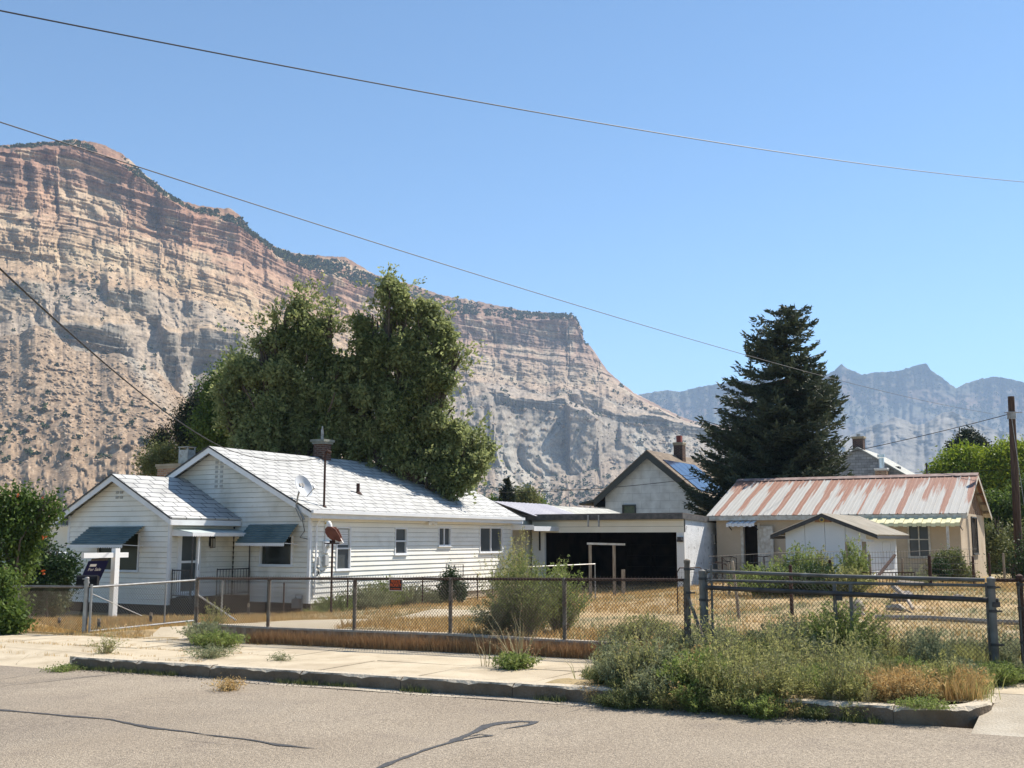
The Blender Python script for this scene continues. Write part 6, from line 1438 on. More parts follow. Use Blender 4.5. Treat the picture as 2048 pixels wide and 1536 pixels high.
wire([(-60, 215, 16), (330, 345, 21), (900, 541, 31), (1250, 648, 40), (1460, 703, 49), (1740, 768, 60), (1990, 830, 74)], .011, 'long thin wire descending from upper left past the dark spruce', m=mat('cable_grey', (.07,.07,.075), .6))
mt_ = MASTTOP; wire([(-60, 480, 12), (0, 533, 14), (200, 727, 21), (330, 818, 26.5), (440, 893, 32), (560, 948, 37.5)][:5]+[], .014, 'black service drop cable sloping down from the left to the cottage')
a_ = U(440, 893, 32); P = [tuple(a_+(mt_-a_)*t-np.array([0, 0, .25*4*t*(1-t)])-a_) for t in np.linspace(0, 1, 16)]
o = MB().tube(P, .012, 5).build('service_cable', m_wire); o.location = tuple(a_); tag(o, 'last stretch of service cable reaching the rusty roof mast', 'cable')
wire([(2014, 828, 46), (1700, 906, 50), (1290, 967, 57), (1000, 985, 64)], .016, 'wire running from the utility pole left across the spruce and white gable')
wire([(1830, 945, 70), (2080, 938, 66)], .012, 'faint level wire before the bright green trees')
wire([(980, 975, 90), (1240, 982, 90)], .018, 'faint far wire low before the mountain foot')
ag = G(1557, 56); an = thing('tv_antenna', 'spindly television antenna standing before the spruce', 'antenna', tuple(ag)); o_ = np.array(ag); tp = U(1557, 925, 56.0)-o_
MB().tube([(0, 0, 0), tp], .03, 6).build('mast', m_galv, an); m = MB(); m.bar(tp+np.array([-.5, -.5, -.05]), tp+np.array([.5, .6, .0]), .03)
for k in range(7): t = k/6; c_ = tp+np.array([-.5, -.5, -.05])*(1-t)+np.array([.5, .6, 0])*t; m.bar(c_+np.array([-.55+.04*k, .25, 0]), c_+np.array([.55-.04*k, -.25, 0]), .022)
m.build('elements', m_galv, an)
# ------------------------------------------------------------------ trees and plants
def leafmat(name, a, b, tr=.3, rough=.6): return mat(name, a, rough, col2=b, attr='tint', transl=tr, spec=.25)
m_elm = leafmat('elm_leaf', (.085,.12,.03), (.36,.39,.17), .55); m_pine = leafmat('pine_needle', (.016,.026,.012), (.045,.060,.028), .12)
m_spr = leafmat('spruce_needle', (.024,.038,.022), (.10,.12,.065), .18); m_lime = leafmat('willow_leaf', (.12,.19,.015), (.30,.36,.035), .35)
m_olive = leafmat('olive_leaf', (.10,.12,.035), (.22,.23,.09), .3); m_green = leafmat('bush_leaf', (.045,.09,.016), (.15,.21,.045), .4)
m_vine = leafmat('vine_leaf', (.02,.045,.012), (.05,.09,.03), .25); m_weed = leafmat('weed_leaf', (.15,.17,.055), (.42,.40,.155), .5)
m_weedg = leafmat('green_weed_leaf', (.11,.16,.035), (.29,.34,.10), .48); m_dry = leafmat('dry_weed', (.30,.16,.075), (.50,.31,.15), .2, .8)
m_grey = leafmat('sage_leaf', (.15,.17,.09), (.33,.345,.19), .42, .8)
m_bark = mat('tree_bark', (.07,.055,.042), .95, col2=(.13,.105,.08), scale=6, bump=.8, bscale=20)
m_kochia = leafmat('kochia_leaf', (.09,.125,.035), (.26,.29,.09), .42)
m_stem = mat('weed_stem', (.22,.20,.10), .85, col2=(.33,.27,.16), scale=5); m_gold = leafmat('dry_grass', (.43,.27,.10), (.66,.46,.20), .25, .85)
m_flow = mat('orange_flower', (.55,.12,.03), .6)
def crown_pts(lobes, D, n, rng, gap=-.18, gs=1.3, shell=.5, bot=1.0, sub_=False):
    L = []
    for l in lobes:
        px, py, rx, ry = l[:4]; dz = l[4] if len(l) > 4 else 0; d = D+dz; c = U(px, py, d); k = d/2222.0
        R_ = np.array([rx*k, (rx+ry)*.45*k, ry*k])
        if sub_:
            for _ in range(max(7, int(rx*ry/95))):
                dd = rng.normal(size=3); dd /= np.linalg.norm(dd); rr_ = min(rx, ry)*k*rng.uniform(.13, .30)
                L.append((c+dd*R_*rng.uniform(.30, 1.04), np.array([rr_*.85, rr_*.85, rr_*rng.uniform(.9, 1.5)])))
        else: L.append((c, R_))
    w = np.array([r[0]*r[2] for c, r in L]); w = w/w.sum(); out = []
    tot = 0
    while tot < n:
        i = rng.choice(len(L), size=n, p=w); d = rng.normal(size=(n, 3)); d /= np.linalg.norm(d, axis=1)[:, None]
        rad = shell+(1-shell)*rng.random(n)**.6; C = np.array([L[j][0] for j in i]); R = np.array([L[j][1] for j in i])
        P = C+d*R*rad[:, None]; P = P+R*.15*rng.normal(size=P.shape)
        keep = vn(P[:, 0]/gs, P[:, 1]/gs, P[:, 2]/gs, 7) > gap
        P = P[keep]; out.append((P, d[keep])); tot += len(P)
    P = np.concatenate([a for a, b in out])[:n]; d = np.concatenate([b for a, b in out])[:n]; return P, d, L
def tree(name, label, cat, px, D, lobes, nspray, per, leaf, lm, seed, group=None, trunk=.3, droop=.5, twig=.55, aspect=.5, gap=-.18, gs=1.3, shell=.45, base_dy=0, limbs=True, name_c='crown', jit=.16, sub_=False):
    rng = np.random.default_rng(seed); g_ = G(px, D); off = np.array(g_); r = thing(name, label, cat, tuple(g_), 0, group)
    P, d, L = crown_pts(lobes, D, nspray, rng, gap, gs, shell, 1.0, sub_)
    if sub_: _1, _2, L = crown_pts(lobes, D, 4, rng)
    P = P[P[:, 2] > off[2]+.1] if len(P) else P; d = d[:len(P)]
    n = len(P); tw = d*.6+rng.normal(size=(n, 3))*.45+np.array([0, 0, -droop]); tw /= np.linalg.norm(tw, axis=1)[:, None]
    t = rng.random((n, per)); Q = P[:, None, :]+tw[:, None, :]*(t*twig)[:, :, None]+rng.normal(size=(n, per, 3))*jit
    Q = Q.reshape(-1, 3); dirs = np.repeat(tw, per, 0); V, F = leaf_faces(Q, leaf, aspect, dirs=dirs, jit=.8, rng=rng)
    if sub_:       # loose shoots that break the outline
        ns_ = len(L)*16; ii = rng.integers(0, len(L), ns_); d2 = rng.normal(size=(ns_, 3)); d2[:, 2] += .35; d2 /= np.linalg.norm(d2, axis=1)[:, None]
        C2 = np.array([L[j][0] for j in ii]); R2 = np.array([L[j][1] for j in ii]); k2 = 30; tt = rng.random((ns_, k2)); ln = .35+.75*rng.random(ns_)
        S2 = C2+d2*R2*.88; dir2 = d2*.8+rng.normal(size=(ns_, 3))*.3+np.array([0, 0, .25]); Q2 = S2[:, None, :]+dir2[:, None, :]*(tt*ln[:, None])[:, :, None]+rng.normal(size=(ns_, k2, 3))*.07; Q2[:, :, 2] -= (tt**2*.25)
        V2, F2 = leaf_faces(Q2.reshape(-1, 3), leaf*.9, aspect, dirs=np.repeat(dir2, k2, 0), jit=.8, rng=rng)
        raw_mesh('shoots', V2, F2, lm, r, cols=np.repeat(np.clip(.35+.6*rng.random(ns_*k2), 0, 1), 4), off=off)
    cl = np.clip(.5+.5*fbm(P[:, 0]/1.1, P[:, 1]/1.1, P[:, 2]/1.1, seed, 2)+.25*rng.normal(size=n), 0, 1)
    tint = np.clip(np.repeat(cl, per)*.7+.3*rng.random(n*per), 0, 1)
    raw_mesh(name_c, V, F, lm, r, cols=np.repeat(tint, 4), off=off)
    mb = MB(); b = np.array([0, 0, -.2]); cs = [c-off for c, R in L]; top = np.mean(cs, 0)
    fork = np.array([top[0]*.3, top[1]*.3, max(.6, min(c[2] for c in cs)*.45)])
    if trunk:
        mb.tube([b, fork*.5, fork], [trunk, trunk*.8, trunk*.7], 10)
        if limbs:
            for c, (c0_, R_) in zip(cs, L):
                mid = fork+(c-fork)*.5+rng.normal(size=3)*.25; mb.tube([fork, mid, c, c+np.array([0, 0, R_[2]*.6])], [trunk*.55, trunk*.35, trunk*.18, .02], 7)
                for _ in range(7):
                    e_ = c+rng.normal(size=3)*R_*.45; mb.tube([mid+(c-mid)*rng.random(), (mid+c)/2*.2+e_*.8, e_], [trunk*.16, trunk*.1, .015], 5)
        mb.build('trunk', m_bark, r)
    return r
# big elms behind the cottage
tree('elm_tree', 'big leafy elm behind the cottage, left one of the tall pair with a notched top', 'tree', 560, 43.0,
     [(607,612,24,40), (572,632,24,28), (546,666,28,28), (620,685,48,48), (663,642,18,38), (560,730,58,42), (484,762,44,42), (462,840,34,60), (640,770,50,60), (560,830,90,70), (520,890,85,40), (640,860,60,60), (672,745,34,44), (505,735,34,34), (530,700,26,30)], 10500, 14, .165, m_elm, 21, twig=.42, jit=.12, trunk=.42, gap=.0, gs=.55, shell=.25, sub_=True)
tree('elm_tree', 'big leafy elm behind the cottage, right one of the pair drooping over the roof', 'tree', 790, 43.5,
     [(775,596,20,42), (745,652,32,42), (805,622,30,38), (845,642,30,38), (880,676,32,32), (908,706,26,16), (740,720,46,56), (810,720,68,52), (770,800,90,55), (850,785,32,36), (868,752,42,38), (868,795,34,34), (862,820,40,36), (700,760,34,50), (900,745,26,24), (720,870,78,55), (820,870,75,55), (905,852,42,34), (932,895,48,46), (900,942,58,32,-.5), (800,922,80,26,-.5)], 12500, 14, .165, m_elm, 22, twig=.45, jit=.12, trunk=.42, gap=.0, gs=.55, shell=.25, droop=.8, sub_=True)
tree('elm_tree', 'lighter green tree with sunlit left edge at the left of the elm pair', 'tree', 450, 47, [(450,790,34,52), (440,850,42,48), (470,760,30,40)], 1500, 12, .14, m_green, 23, trunk=.22, gs=.8)
tree('pinyon_pine', 'dark pinyon pine left of the elms behind the brick chimney', 'tree', 390, 50, [(385,850,26,36), (408,810,14,24), (360,885,32,30), (400,880,34,34), (335,900,24,24), (318,912,18,22)], 1500, 16, .13, m_pine, 24, trunk=.2, droop=-.5, aspect=.35, gs=.7)
tree('pale_shrub', 'pale olive shrub just left of the brick chimney', 'shrub', 320, 47, [(318,920,22,20), (345,905,24,16), (305,930,12,14)], 420, 14, .12, m_olive, 25, trunk=.08, gs=.6)
# left edge bushes
TV = tree('trumpet_vine', 'bright green trumpet vine with orange flowers at the left edge', 'vine', 30, 25.5, [(15,1010,50,38), (-20,1080,66,58), (35,1060,42,42), (88,1012,24,18), (12,1120,38,42), (-15,1180,46,38)], 1500, 13, .10, m_green, 26, trunk=.06, droop=.6, gap=.0, gs=.45, jit=.10, twig=.3)
rng_ = np.random.default_rng(3); Pf, df, _ = crown_pts([(20,1050,75,60,-.4), (40,1130,45,50,-.4)], 25.3, 12, rng_, -1, 1, .95)
V, F = leaf_faces(np.repeat(Pf, 5, 0)+rng_.normal(size=(60, 3))*.025, .07, .8, rng=rng_); fo = raw_mesh('flower', V, F, m_flow, TV, off=np.array(TV.location)); fo['kind'] = 'stuff'
tree('leafy_shrub', 'low green shrub climbing the chain link at the lower left corner', 'shrub', 15, 21.2, [(0,1215,30,36), (28,1240,14,14), (-30,1200,30,40), (5,1170,22,22)], 900, 12, .085, m_green, 27, trunk=.03, gs=.4, jit=.08, twig=.25)
tree('lilac_shrub', 'dark open shrub between the vine and the cottage wall', 'shrub', 95, 30.5, [(95,1085,34,38), (70,1110,34,36), (112,1130,30,46), (90,1165,40,40)], 1500, 11, .10, m_vine, 28, trunk=.05, gs=.5, gap=.0, jit=.1, twig=.3)
tree('yellow_green_bush', 'yellow green bush at the cottage left corner behind the fence', 'shrub', 112, 31.5, [(112,1195,18,26), (95,1200,20,22)], 340, 11, .08, m_olive, 29, trunk=.03, gs=.4, jit=.08, twig=.2)
# right side trees
tree('willow_tree', 'rounded bright yellow green willow beyond the rusty roof', 'tree', 1950, 72, [(1935,945,60,42), (2000,935,55,42), (2060,945,60,45), (1895,965,35,28), (1880,985,22,18), (1960,915,35,18), (2020,910,40,18), (1930,980,60,25), (2010,980,60,30)], 5200, 14, .20, m_lime, 30, trunk=.4, droop=.2, gs=1.1, gap=-.12, jit=.25)
tree('dark_pine', 'small dark pine poking up behind the willow', 'tree', 1938, 95, [(1940,895,22,22), (1960,900,14,12), (1915,905,14,14), (1935,880,10,14)], 600, 14, .28, m_pine, 31, trunk=.2, droop=-.6, gs=.9)
tree('dark_green_tree', 'dark green broad tree below the willow, right of the gable', 'tree', 2020, 60, [(2010,1010,55,32), (2040,1050,50,50), (1985,1040,30,35), (2060,1000,40,40)], 2600, 13, .17, m_green, 32, trunk=.3, gs=.9, gap=-.05)
tree('olive_bush', 'large olive green bush right of the outbuilding wall', 'shrub', 2010, 53, [(2005,1065,28,32), (1998,1100,26,45), (2030,1110,34,50), (2055,1090,30,50), (1990,1050,18,22)], 2200, 13, .13, m_olive, 33, trunk=.12, gs=.7, gap=-.05)
tree('thorny_thicket', 'dark brambly thicket at the foot of the utility pole', 'shrub', 2025, 45, [(2020,1135,35,28), (2060,1120,30,40)], 500, 8, .10, m_vine, 34, trunk=.05, gs=.5, gap=.05)
tree('round_yellow_bush', 'round yellow green bush in front of the outbuilding corner', 'shrub', 1905, 38, [(1905,1130,34,26), (1900,1148,42,20), (1925,1145,22,22)], 1300, 13, .085, m_olive, 35, trunk=.05, gs=.5, gap=-.3, jit=.09, twig=.2)
tree('dry_brown_bush', 'dead brown bush left of the round yellow bush', 'shrub', 1878, 37, [(1880,1142,12,20)], 220, 10, .08, m_vine, 36, trunk=.04, gs=.4, jit=.07, twig=.2)
# small trees at the mountain foot
tree('round_shrub', 'small yellow green tree beside the distant little spruce', 'tree', 1052, 84, [(1052,995,18,12), (1040,1000,14,10)], 420, 12, .20, m_olive, 37, trunk=.12, gs=.8)
tree('round_shrub', 'roadside green tree clump low behind the ribbed roof', 'tree', 985, 88, [(985,1008,10,8), (1075,1003,9,7)], 160, 12, .20, m_green, 38, trunk=.1, gs=.8)
def conifer(name, label, px, D, ytop, ybot, prof, seed, m, nw=34, per=9, droop=.35, leaf=.30, dens=1.0, tips=5):
    """prof: [(fraction of height from top, left px, right px)]"""
    rng = np.random.default_rng(seed); g_ = G(px, D); off = np.array(g_); r = thing(name, label, 'tree', tuple(g_)); k = D/2222.0
    ztop = U(px, ytop, D)[2]-off[2]; zb = U(px, ybot, D)[2]-off[2]; pts = []; dirs = []; sz = []; tb = MB(); tb.tube([(0, 0, -.2), (0, 0, ztop*.5), (0, 0, ztop*.97)], [.26*ztop/12, .16*ztop/12, .02], 9)
    fr = [p[0] for p in prof]; le = [p[1] for p in prof]; ri = [p[2] for p in prof]
    for i in range(nw):
        f = (i+.3)/nw; z = ztop-(ztop-zb)*f**.93; nb = int(per*(.55+.6*f))
        for b in range(nb):
            a = rng.random()*6.283; c = math.cos(a); R = (np.interp(f, fr, ri) if c > 0 else np.interp(f, fr, le))*abs(c)+(np.interp(f, fr, ri)+np.interp(f, fr, le))*.5*(1-abs(c))
            R = R*k*(.72+.42*rng.random()); z0_ = z+rng.normal()*.15
            d = np.array([c, math.sin(a)*.9, 0]); n = max(4, int(R*9*dens)); bp = []
            for j in range(n):
                t = (j+.5)/n; t = t**.8; p = d*R*t+np.array([0, 0, z0_-droop*R*t+.30*R*t**3]); bp.append(p)
                side = np.array([-d[1], d[0], 0])
                for sgn in (-1, 1):
                    ll = (.10+.30*(1-t))*R*.7+.12; m_ = max(2, int(ll*7))
                    for q in range(m_):
                        u = (q+.4)/m_; pp_ = p+side*sgn*ll*u+d*ll*.35*u+np.array([0, 0, -.22*ll*u-.06*rng.random()])
                        pts.append(pp_+rng.normal(size=3)*.04); dd = side*sgn*.7+d*.7+np.array([0, 0, -.35+.5*t]); dirs.append(dd); sz.append(leaf*(.7+.5*rng.random()))
                pts.append(p+np.array([0, 0, -.12*rng.random()])); dirs.append(np.array([0, 0, -1])+.4*d); sz.append(leaf)
            for _ in range(tips): pts.append(bp[-1]+d*rng.random()*.22+rng.normal(size=3)*.06+np.array([0, 0, .08*rng.random()])); dirs.append(d+np.array([0, 0, .7])); sz.append(leaf*1.1)
            if b % 2 == 0: tb.tube([(0, 0, z0_), tuple(bp[len(bp)//2]), tuple(bp[-1])], [.045, .03, .012], 4, cap=False)
    P = np.array(pts); dd = np.array(dirs); dd /= np.linalg.norm(dd, axis=1)[:, None]
    V, F = leaf_faces(P, np.array(sz), .30, dirs=dd, jit=.35, rng=rng); rad = np.hypot(P[:, 0], P[:, 1])
    tint = np.clip(.35+.35*vn(P[:, 0]/.8, P[:, 1]/.8, P[:, 2]/.8, seed)+.3*rng.random(len(P)), 0, 1)
    raw_mesh('crown', V, F, m, r, cols=np.repeat(tint, 4)); tb.build('trunk', m_bark, r, fixn=False); return r
conifer('spruce_tree', 'tall dark blue green spruce towering behind the rusty roof', 1590, 54.0, 616, 1030,
        [(0, 36, 36), (.05, 56, 52), (.14, 90, 62), (.22, 84, 64), (.30, 114, 76), (.40, 138, 102), (.5, 148, 96), (.6, 166, 104), (.7, 170, 112), (.82, 185, 106), (.92, 205, 104), (1, 178, 96)], 41, m_spr, nw=40, per=13, droop=.22, leaf=.30)
conifer('spruce_tree', 'small dark spruce standing at the mountain foot behind the low roofs', 1015, 80.0, 960, 1012, [(0, 1, 1), (.5, 12, 12), (1, 22, 22)], 42, m_pine, nw=14, per=7, leaf=.35)

# stemmed weeds and shrubs
def weed(name, label, cat, px, D, h, w, nst, per, leaf, lm, seed, sm=None, wisp=0.0, group=None, upr=.5, lm_from=.15, g_=None, thick=.006, jit=.05, parts=True, asp=.32):
    rng = np.random.default_rng(seed); g_ = g_ if g_ is not None else G(px, D); r = thing(name, label, cat, tuple(g_), 0, group)
    a = rng.random(nst)*6.283; out = rng.random(nst)**.6*w; hh = h*(.45+.55*rng.random(nst))*(1-.35*(out/w)**2)
    n = 7; t = np.linspace(0, 1, n); bx = np.cos(a)*out*.25; by = np.sin(a)*out*.25
    X = bx[:, None]+np.cos(a)[:, None]*(out*.75)[:, None]*t**(1.3)+rng.normal(size=(nst, 1))*.03*t
    Y = by[:, None]+np.sin(a)[:, None]*(out*.75)[:, None]*t**(1.3); Z = hh[:, None]*(t*(1.25-.25*t))-wisp*t**3*out[:, None]
    S = np.stack([X, Y, Z], -1)+rng.normal(size=(nst, n, 3))*.02*h*t[None, :, None]
    # stems as thin triangular prisms
    V = []; F = []; base = 0; Vs = []; Fs = []
    ring = np.array([(math.cos(k*2.094), math.sin(k*2.094), 0) for k in range(3)])
    th = thick*(1.15-t)[None, :, None, None]*(1 if np.ndim(thick) == 0 else 1)
    VV = S[:, :, None, :]+ring[None, None]*th; idx = np.arange(nst*n*3).reshape(nst, n, 3)
    for k in range(3):
        k2 = (k+1) % 3; Fs.append(np.stack([idx[:, :-1, k], idx[:, :-1, k2], idx[:, 1:, k2], idx[:, 1:, k]], -1).reshape(-1, 4))
    raw_mesh('stems', VV.reshape(-1, 3), np.concatenate(Fs), sm or m_stem, r)
    tt = lm_from+(1-lm_from)*rng.random((nst, per)); i0 = np.minimum((tt*(n-1)).astype(int), n-2); f = tt*(n-1)-i0
    si = np.arange(nst)[:, None]; P = S[si, i0]*(1-f[..., None])+S[si, i0+1]*f[..., None]; dr = S[si, i0+1]-S[si, i0]
    P = P+rng.normal(size=P.shape)*jit*(1.2-tt[..., None]); P[..., 2] = np.maximum(P[..., 2], .01)
    dr = dr/np.linalg.norm(dr, axis=-1, keepdims=True)
    V, F = leaf_faces(P.reshape(-1, 3), leaf, asp, dirs=dr.reshape(-1, 3)*.7, jit=.9, rng=rng)
    tint = np.clip(.5+.25*rng.normal(size=(nst, 1))+.3*(rng.random((nst, per))-.3)+.0*tt, 0, 1)
    raw_mesh('leaves', V, F, lm, r, cols=np.repeat(tint.reshape(-1), 4)); return r
weed('tall_weed', 'biggest wispy green weed clump rising over the fence before the garage gap', 'weed', 1050, 17.4, 1.32, .74, 210, 52, .05, m_kochia, 51, jit=.06)
weed('tall_weed', 'brighter green upright weed clump right of the biggest one, behind the fence post', 'weed', 1122, 17.9, 1.25, .52, 140, 48, .05, m_weedg, 52, jit=.05)
weed('tall_weed', 'tall sparse weed spires in front of the dark link roof', 'weed', 1040, 26.5, 2.3, .55, 60, 70, .05, m_weed, 53, jit=.05)
weed('tall_weed', 'leaning wispy weed spreading left over the wide window', 'weed', 1010, 25.0, 1.9, .85, 60, 50, .05, m_weed, 54, jit=.05)
weed('low_shrub', 'low sage green weed at the left foot of the tall clump', 'weed', 1000, 17.6, .60, .60, 120, 40, .045, m_grey, 55)
weed('low_shrub', 'low green shrub by the front corner of the cottage side wall', 'shrub', 672, 33.2, .70, .75, 150, 45, .07, m_weedg, 56)
weed('low_shrub', 'grey green shrub below the private property sign', 'shrub', 735, 34.0, 1.0, 1.0, 230, 50, .07, m_grey, 57)
weed('low_shrub', 'taller green shrub by the side wall above the sign', 'shrub', 770, 36.2, 1.15, .9, 200, 50, .07, m_weedg, 58)
weed('low_shrub', 'spreading grey shrub right of the sign', 'shrub', 820, 37.0, .85, 1.0, 200, 45, .07, m_grey, 59)
weed('low_shrub', 'low pale shrub at the right end of the hedge along the path', 'shrub', 862, 38.5, .6, .8, 140, 40, .07, m_grey, 60)
weed('low_shrub', 'small leafy green weed under the shaded gable corner', 'shrub', 640, 32.6, .35, .7, 90, 30, .06, m_weedg, 61)
tree('dark_vine', 'dark vine mounded on the square wire garden gate', 'vine', 905, 37.5, [(902,1150,10,18), (900,1175,17,16), (915,1180,14,14)], 420, 12, .075, m_vine, 62, trunk=.03, gs=.4, gap=-.4, jit=.06, twig=.2, limbs=False)
weed('tall_weed', 'bright green leafy weed left of the shed wall', 'weed', 1598, 31.5, 1.55, .75, 130, 60, .075, m_weedg, 63, jit=.07)
weed('tall_weed', 'grey green leafy weed against the shed wall centre', 'weed', 1640, 32.0, 1.35, .55, 90, 60, .075, m_weed, 64, jit=.07)
weed('tall_weed', 'dark green weed mound below the doorway of the outbuilding', 'weed', 1545, 29.5, .95, 1.3, 260, 55, .07, m_weedg, 65, jit=.07)
weed('tall_weed', 'wide dark weed mound behind the gate pipes', 'weed', 1620, 29.0, .95, 1.4, 260, 55, .07, m_vine, 66, jit=.07)
weed('tall_weed', 'slim leafy weed growing up between the shed frame legs', 'weed', 1712, 31.0, 1.65, .50, 90, 60, .07, m_weedg, 67, jit=.06)
weed('tall_weed', 'low weed mound at the foot of the shed frame', 'weed', 1700, 28.5, .8, .8, 150, 50, .07, m_weed, 68)
weed('tall_weed', 'arching grey weed beneath the big sash window', 'weed', 1835, 33.5, .75, .8, 60, 34, .06, m_grey, 69, wisp=.2)
weed('kerb_weed', 'low green weed with a fan of dry stalks on the pavement before the wall', 'weed', 1028, 14.6, .22, .36, 90, 30, .045, m_weedg, 70)
weed('dry_stalks', 'fan of tall bare dry stalks before the retaining wall', 'weed', 1040, 15.0, .88, .62, 30, 8, .03, m_dry, 71, thick=.007, jit=.03)
weed('dry_stalks', 'single long bent stalk leaning left over the pavement', 'weed', 975, 14.9, .75, .55, 7, 6, .03, m_dry, 72, thick=.006)
weed('corner_weed', 'grey green weed tuft around the fence corner post by the driveway', 'weed', 405, 18.6, .42, .5, 170, 34, .042, m_grey, 73)
weed('corner_weed', 'green weed mound at the foot of the driveway fence corner', 'weed', 435, 18.0, .30, .5, 150, 34, .042, m_weedg, 74)
weed('corner_weed', 'wispy weed inside the fence corner beside the brace', 'weed', 425, 19.6, .75, .35, 50, 30, .04, m_weed, 75)
weed('pavement_weed', 'scraggly weed growing from the pavement joint beside the kerb end', 'weed', 210, 17.2, .34, .36, 40, 16, .035, m_weed, 76, thick=.005)
weed('pavement_weed', 'low spreading weed on the pavement below the corner tuft', 'weed', 420, 16.4, .20, .5, 90, 20, .035, m_grey, 77, thick=.004)
weed('pavement_weed', 'tiny weed on the pavement joint before the long wall', 'weed', 562, 15.9, .10, .22, 34, 12, .03, m_grey, 78, thick=.003)
weed('pavement_weed', 'small pale weed tuft on the pavement before the weed bank', 'weed', 1192, 13.5, .16, .20, 50, 16, .03, m_grey, 79, thick=.003)
weed('kerb_grass', 'green tuft growing at the left end of the kerb', 'weed', 128, 16.2, .08, .35, 90, 10, .035, m_weedg, 80, thick=.003)
weed('kerb_grass', 'dry golden tuft against the kerb face', 'weed', 455, 13.9, .16, .30, 90, 10, .03, m_gold, 81, thick=.003)
weed('kerb_grass', 'low bright green patch on the road before the curved kerb', 'weed', 1848, 10.95, .07, .34, 160, 10, .03, m_weedg, 82, thick=.003)
weed('gate_weed', 'large leafy weed growing through the rolling gate at its middle posts', 'weed', 1690, 14.6, .85, .62, 240, 50, .045, m_weedg, 83)
weed('gate_weed', 'second leafy weed behind the gate left of its middle post', 'weed', 1650, 15.4, .60, .5, 150, 44, .042, m_olive, 84)
weed('gate_weed', 'grey weed inside the fence by the terminal post', 'weed', 1290, 16.6, .42, .55, 190, 36, .04, m_weed, 85)
weed('gate_weed', 'green dense weed patch at the right foot of the end post', 'weed', 2010, 12.9, .22, .55, 220, 26, .035, m_weedg, 86)
# the bank of weeds over kerb and verge: many individual plants
gi = 0
WL = ['mixed green weed clump in the bank over the kerb']
protos = []
for k, (h, w, lm, nst, per) in enumerate([(.36, .34, m_weed, 80, 34), (.30, .36, m_weedg, 90, 34), (.42, .30, m_grey, 76, 36), (.34, .32, m_gold, 70, 22), (.26, .34, m_olive, 84, 30), (.72, .30, m_weed, 22, 26), (.60, .34, m_gold, 20, 22)]):
    protos.append((h, w, lm, nst, per))
rb = random.Random(12); PR = {}; BK = {}
for row, (d0, n_, smin, smax) in enumerate([(-.1, 10, -3.1, -.55), (.08, 19, -3.5, -.45), (.32, 17, -3.7, -.35), (.7, 17, -4.1, -.3), (1.15, 17, -4.3, -.4), (1.65, 17, -4.3, -.2), (2.2, 17, -4.5, .0), (2.75, 17, -5.0, .6), (3.3, 17, -5.4, 1.0), (3.9, 17, -5.6, 1.1), (4.6, 13, -5.6, .2)]):
    for i in range(n_):
        s_ = smin+(smax-smin)*(i+rb.random())/n_; d_ = d0+rb.uniform(-.16, .16); x, y = xy(s_, d_); z = float(gz(x, y)) if d_ > 3.2 else float(zst(s_))+(.15 if d_ > .05 else .0)
        kind = rb.choice([0, 0, 1, 1, 2, 4, 4, 5, 5, 6]) if s_ > -3.3 or rb.random() < .3 else (3 if d_ < 1.5 else rb.choice([0, 1, 4, 2]))
        if d_ > 2.4 and rb.random() < .55: kind = 2
        var = rb.randrange(3); key = (kind, var); sc = rb.uniform(.55, 1.2)*(1.15 if -2.6 < s_ < -.8 else .9)*(.8 if d_ < .2 else 1)
        if key not in PR:
            h, w, lm, nst, per = protos[kind]; o = weed('bank_weed', 'weed', 'weed', 0, 0, h, w, nst, per, .036, lm, 300+kind*10+var, g_=Vector((0, 0, 0)), thick=.0035, jit=.035); dat = {}
            for ch in list(o.children):
                me = ch.data; v = np.zeros(len(me.vertices)*3, np.float32); me.vertices.foreach_get('co', v); f = np.zeros(len(me.loops), np.int32); me.loops.foreach_get('vertex_index', f)
                c = None
                if me.color_attributes: c = np.zeros(len(me.vertices)*4, np.float32); me.color_attributes[0].data.foreach_get('color', c); c = c.reshape(-1, 4)[:, 0]
                dat[ch.name.split('.')[0]] = (v.reshape(-1, 3), f.reshape(-1, 4), c); bpy.data.objects.remove(ch)
            bpy.data.objects.remove(o); PR[key] = dat
        a_ = rb.uniform(0, 6.28); ca, sa = math.cos(a_), math.sin(a_); zs = sc*rb.uniform(.8, 1.35)
        for part, (v, f, c) in PR[key].items():
            q = np.stack([(v[:, 0]*ca-v[:, 1]*sa)*sc+x, (v[:, 0]*sa+v[:, 1]*ca)*sc+y, v[:, 2]*zs+z], 1)
            BK.setdefault((part, kind), []).append((q, f, c))
BN = {5: ('tall_weeds', 'tall wispy stalks rising from the kerbside weed bank'), 6: ('straw_weeds', 'straw coloured dead stalks among the kerbside weeds'), 0: ('weed_bank', 'grey green weeds massed over the kerb and verge at right'), 1: ('weed_bank', 'fresh green weeds massed over the kerb at right'), 2: ('sage_weeds', 'silvery sage weeds at the back of the kerbside weed bank'), 3: ('dry_weeds', 'dry straw weeds at the curved kerb end'), 4: ('weed_bank', 'yellowish weeds mixed through the kerbside weed bank')}
for (part, kind), L in BK.items():
    b0 = 0; Vv = []; Ff = []; Cc = []
    for q, f, c in L: Vv.append(q); Ff.append(f+b0); b0 += len(q); Cc.append(c if c is not None else np.zeros(len(q)))
    nm, lb = BN[kind]; o = raw_mesh(nm if part == 'leaves' else 'weed_stems', np.concatenate(Vv), np.concatenate(Ff), protos[kind][2] if part == 'leaves' else m_stem, cols=np.concatenate(Cc))
    tag(o, lb if part == 'leaves' else lb.replace('weeds', 'weed stems'), 'weeds', kind='stuff')
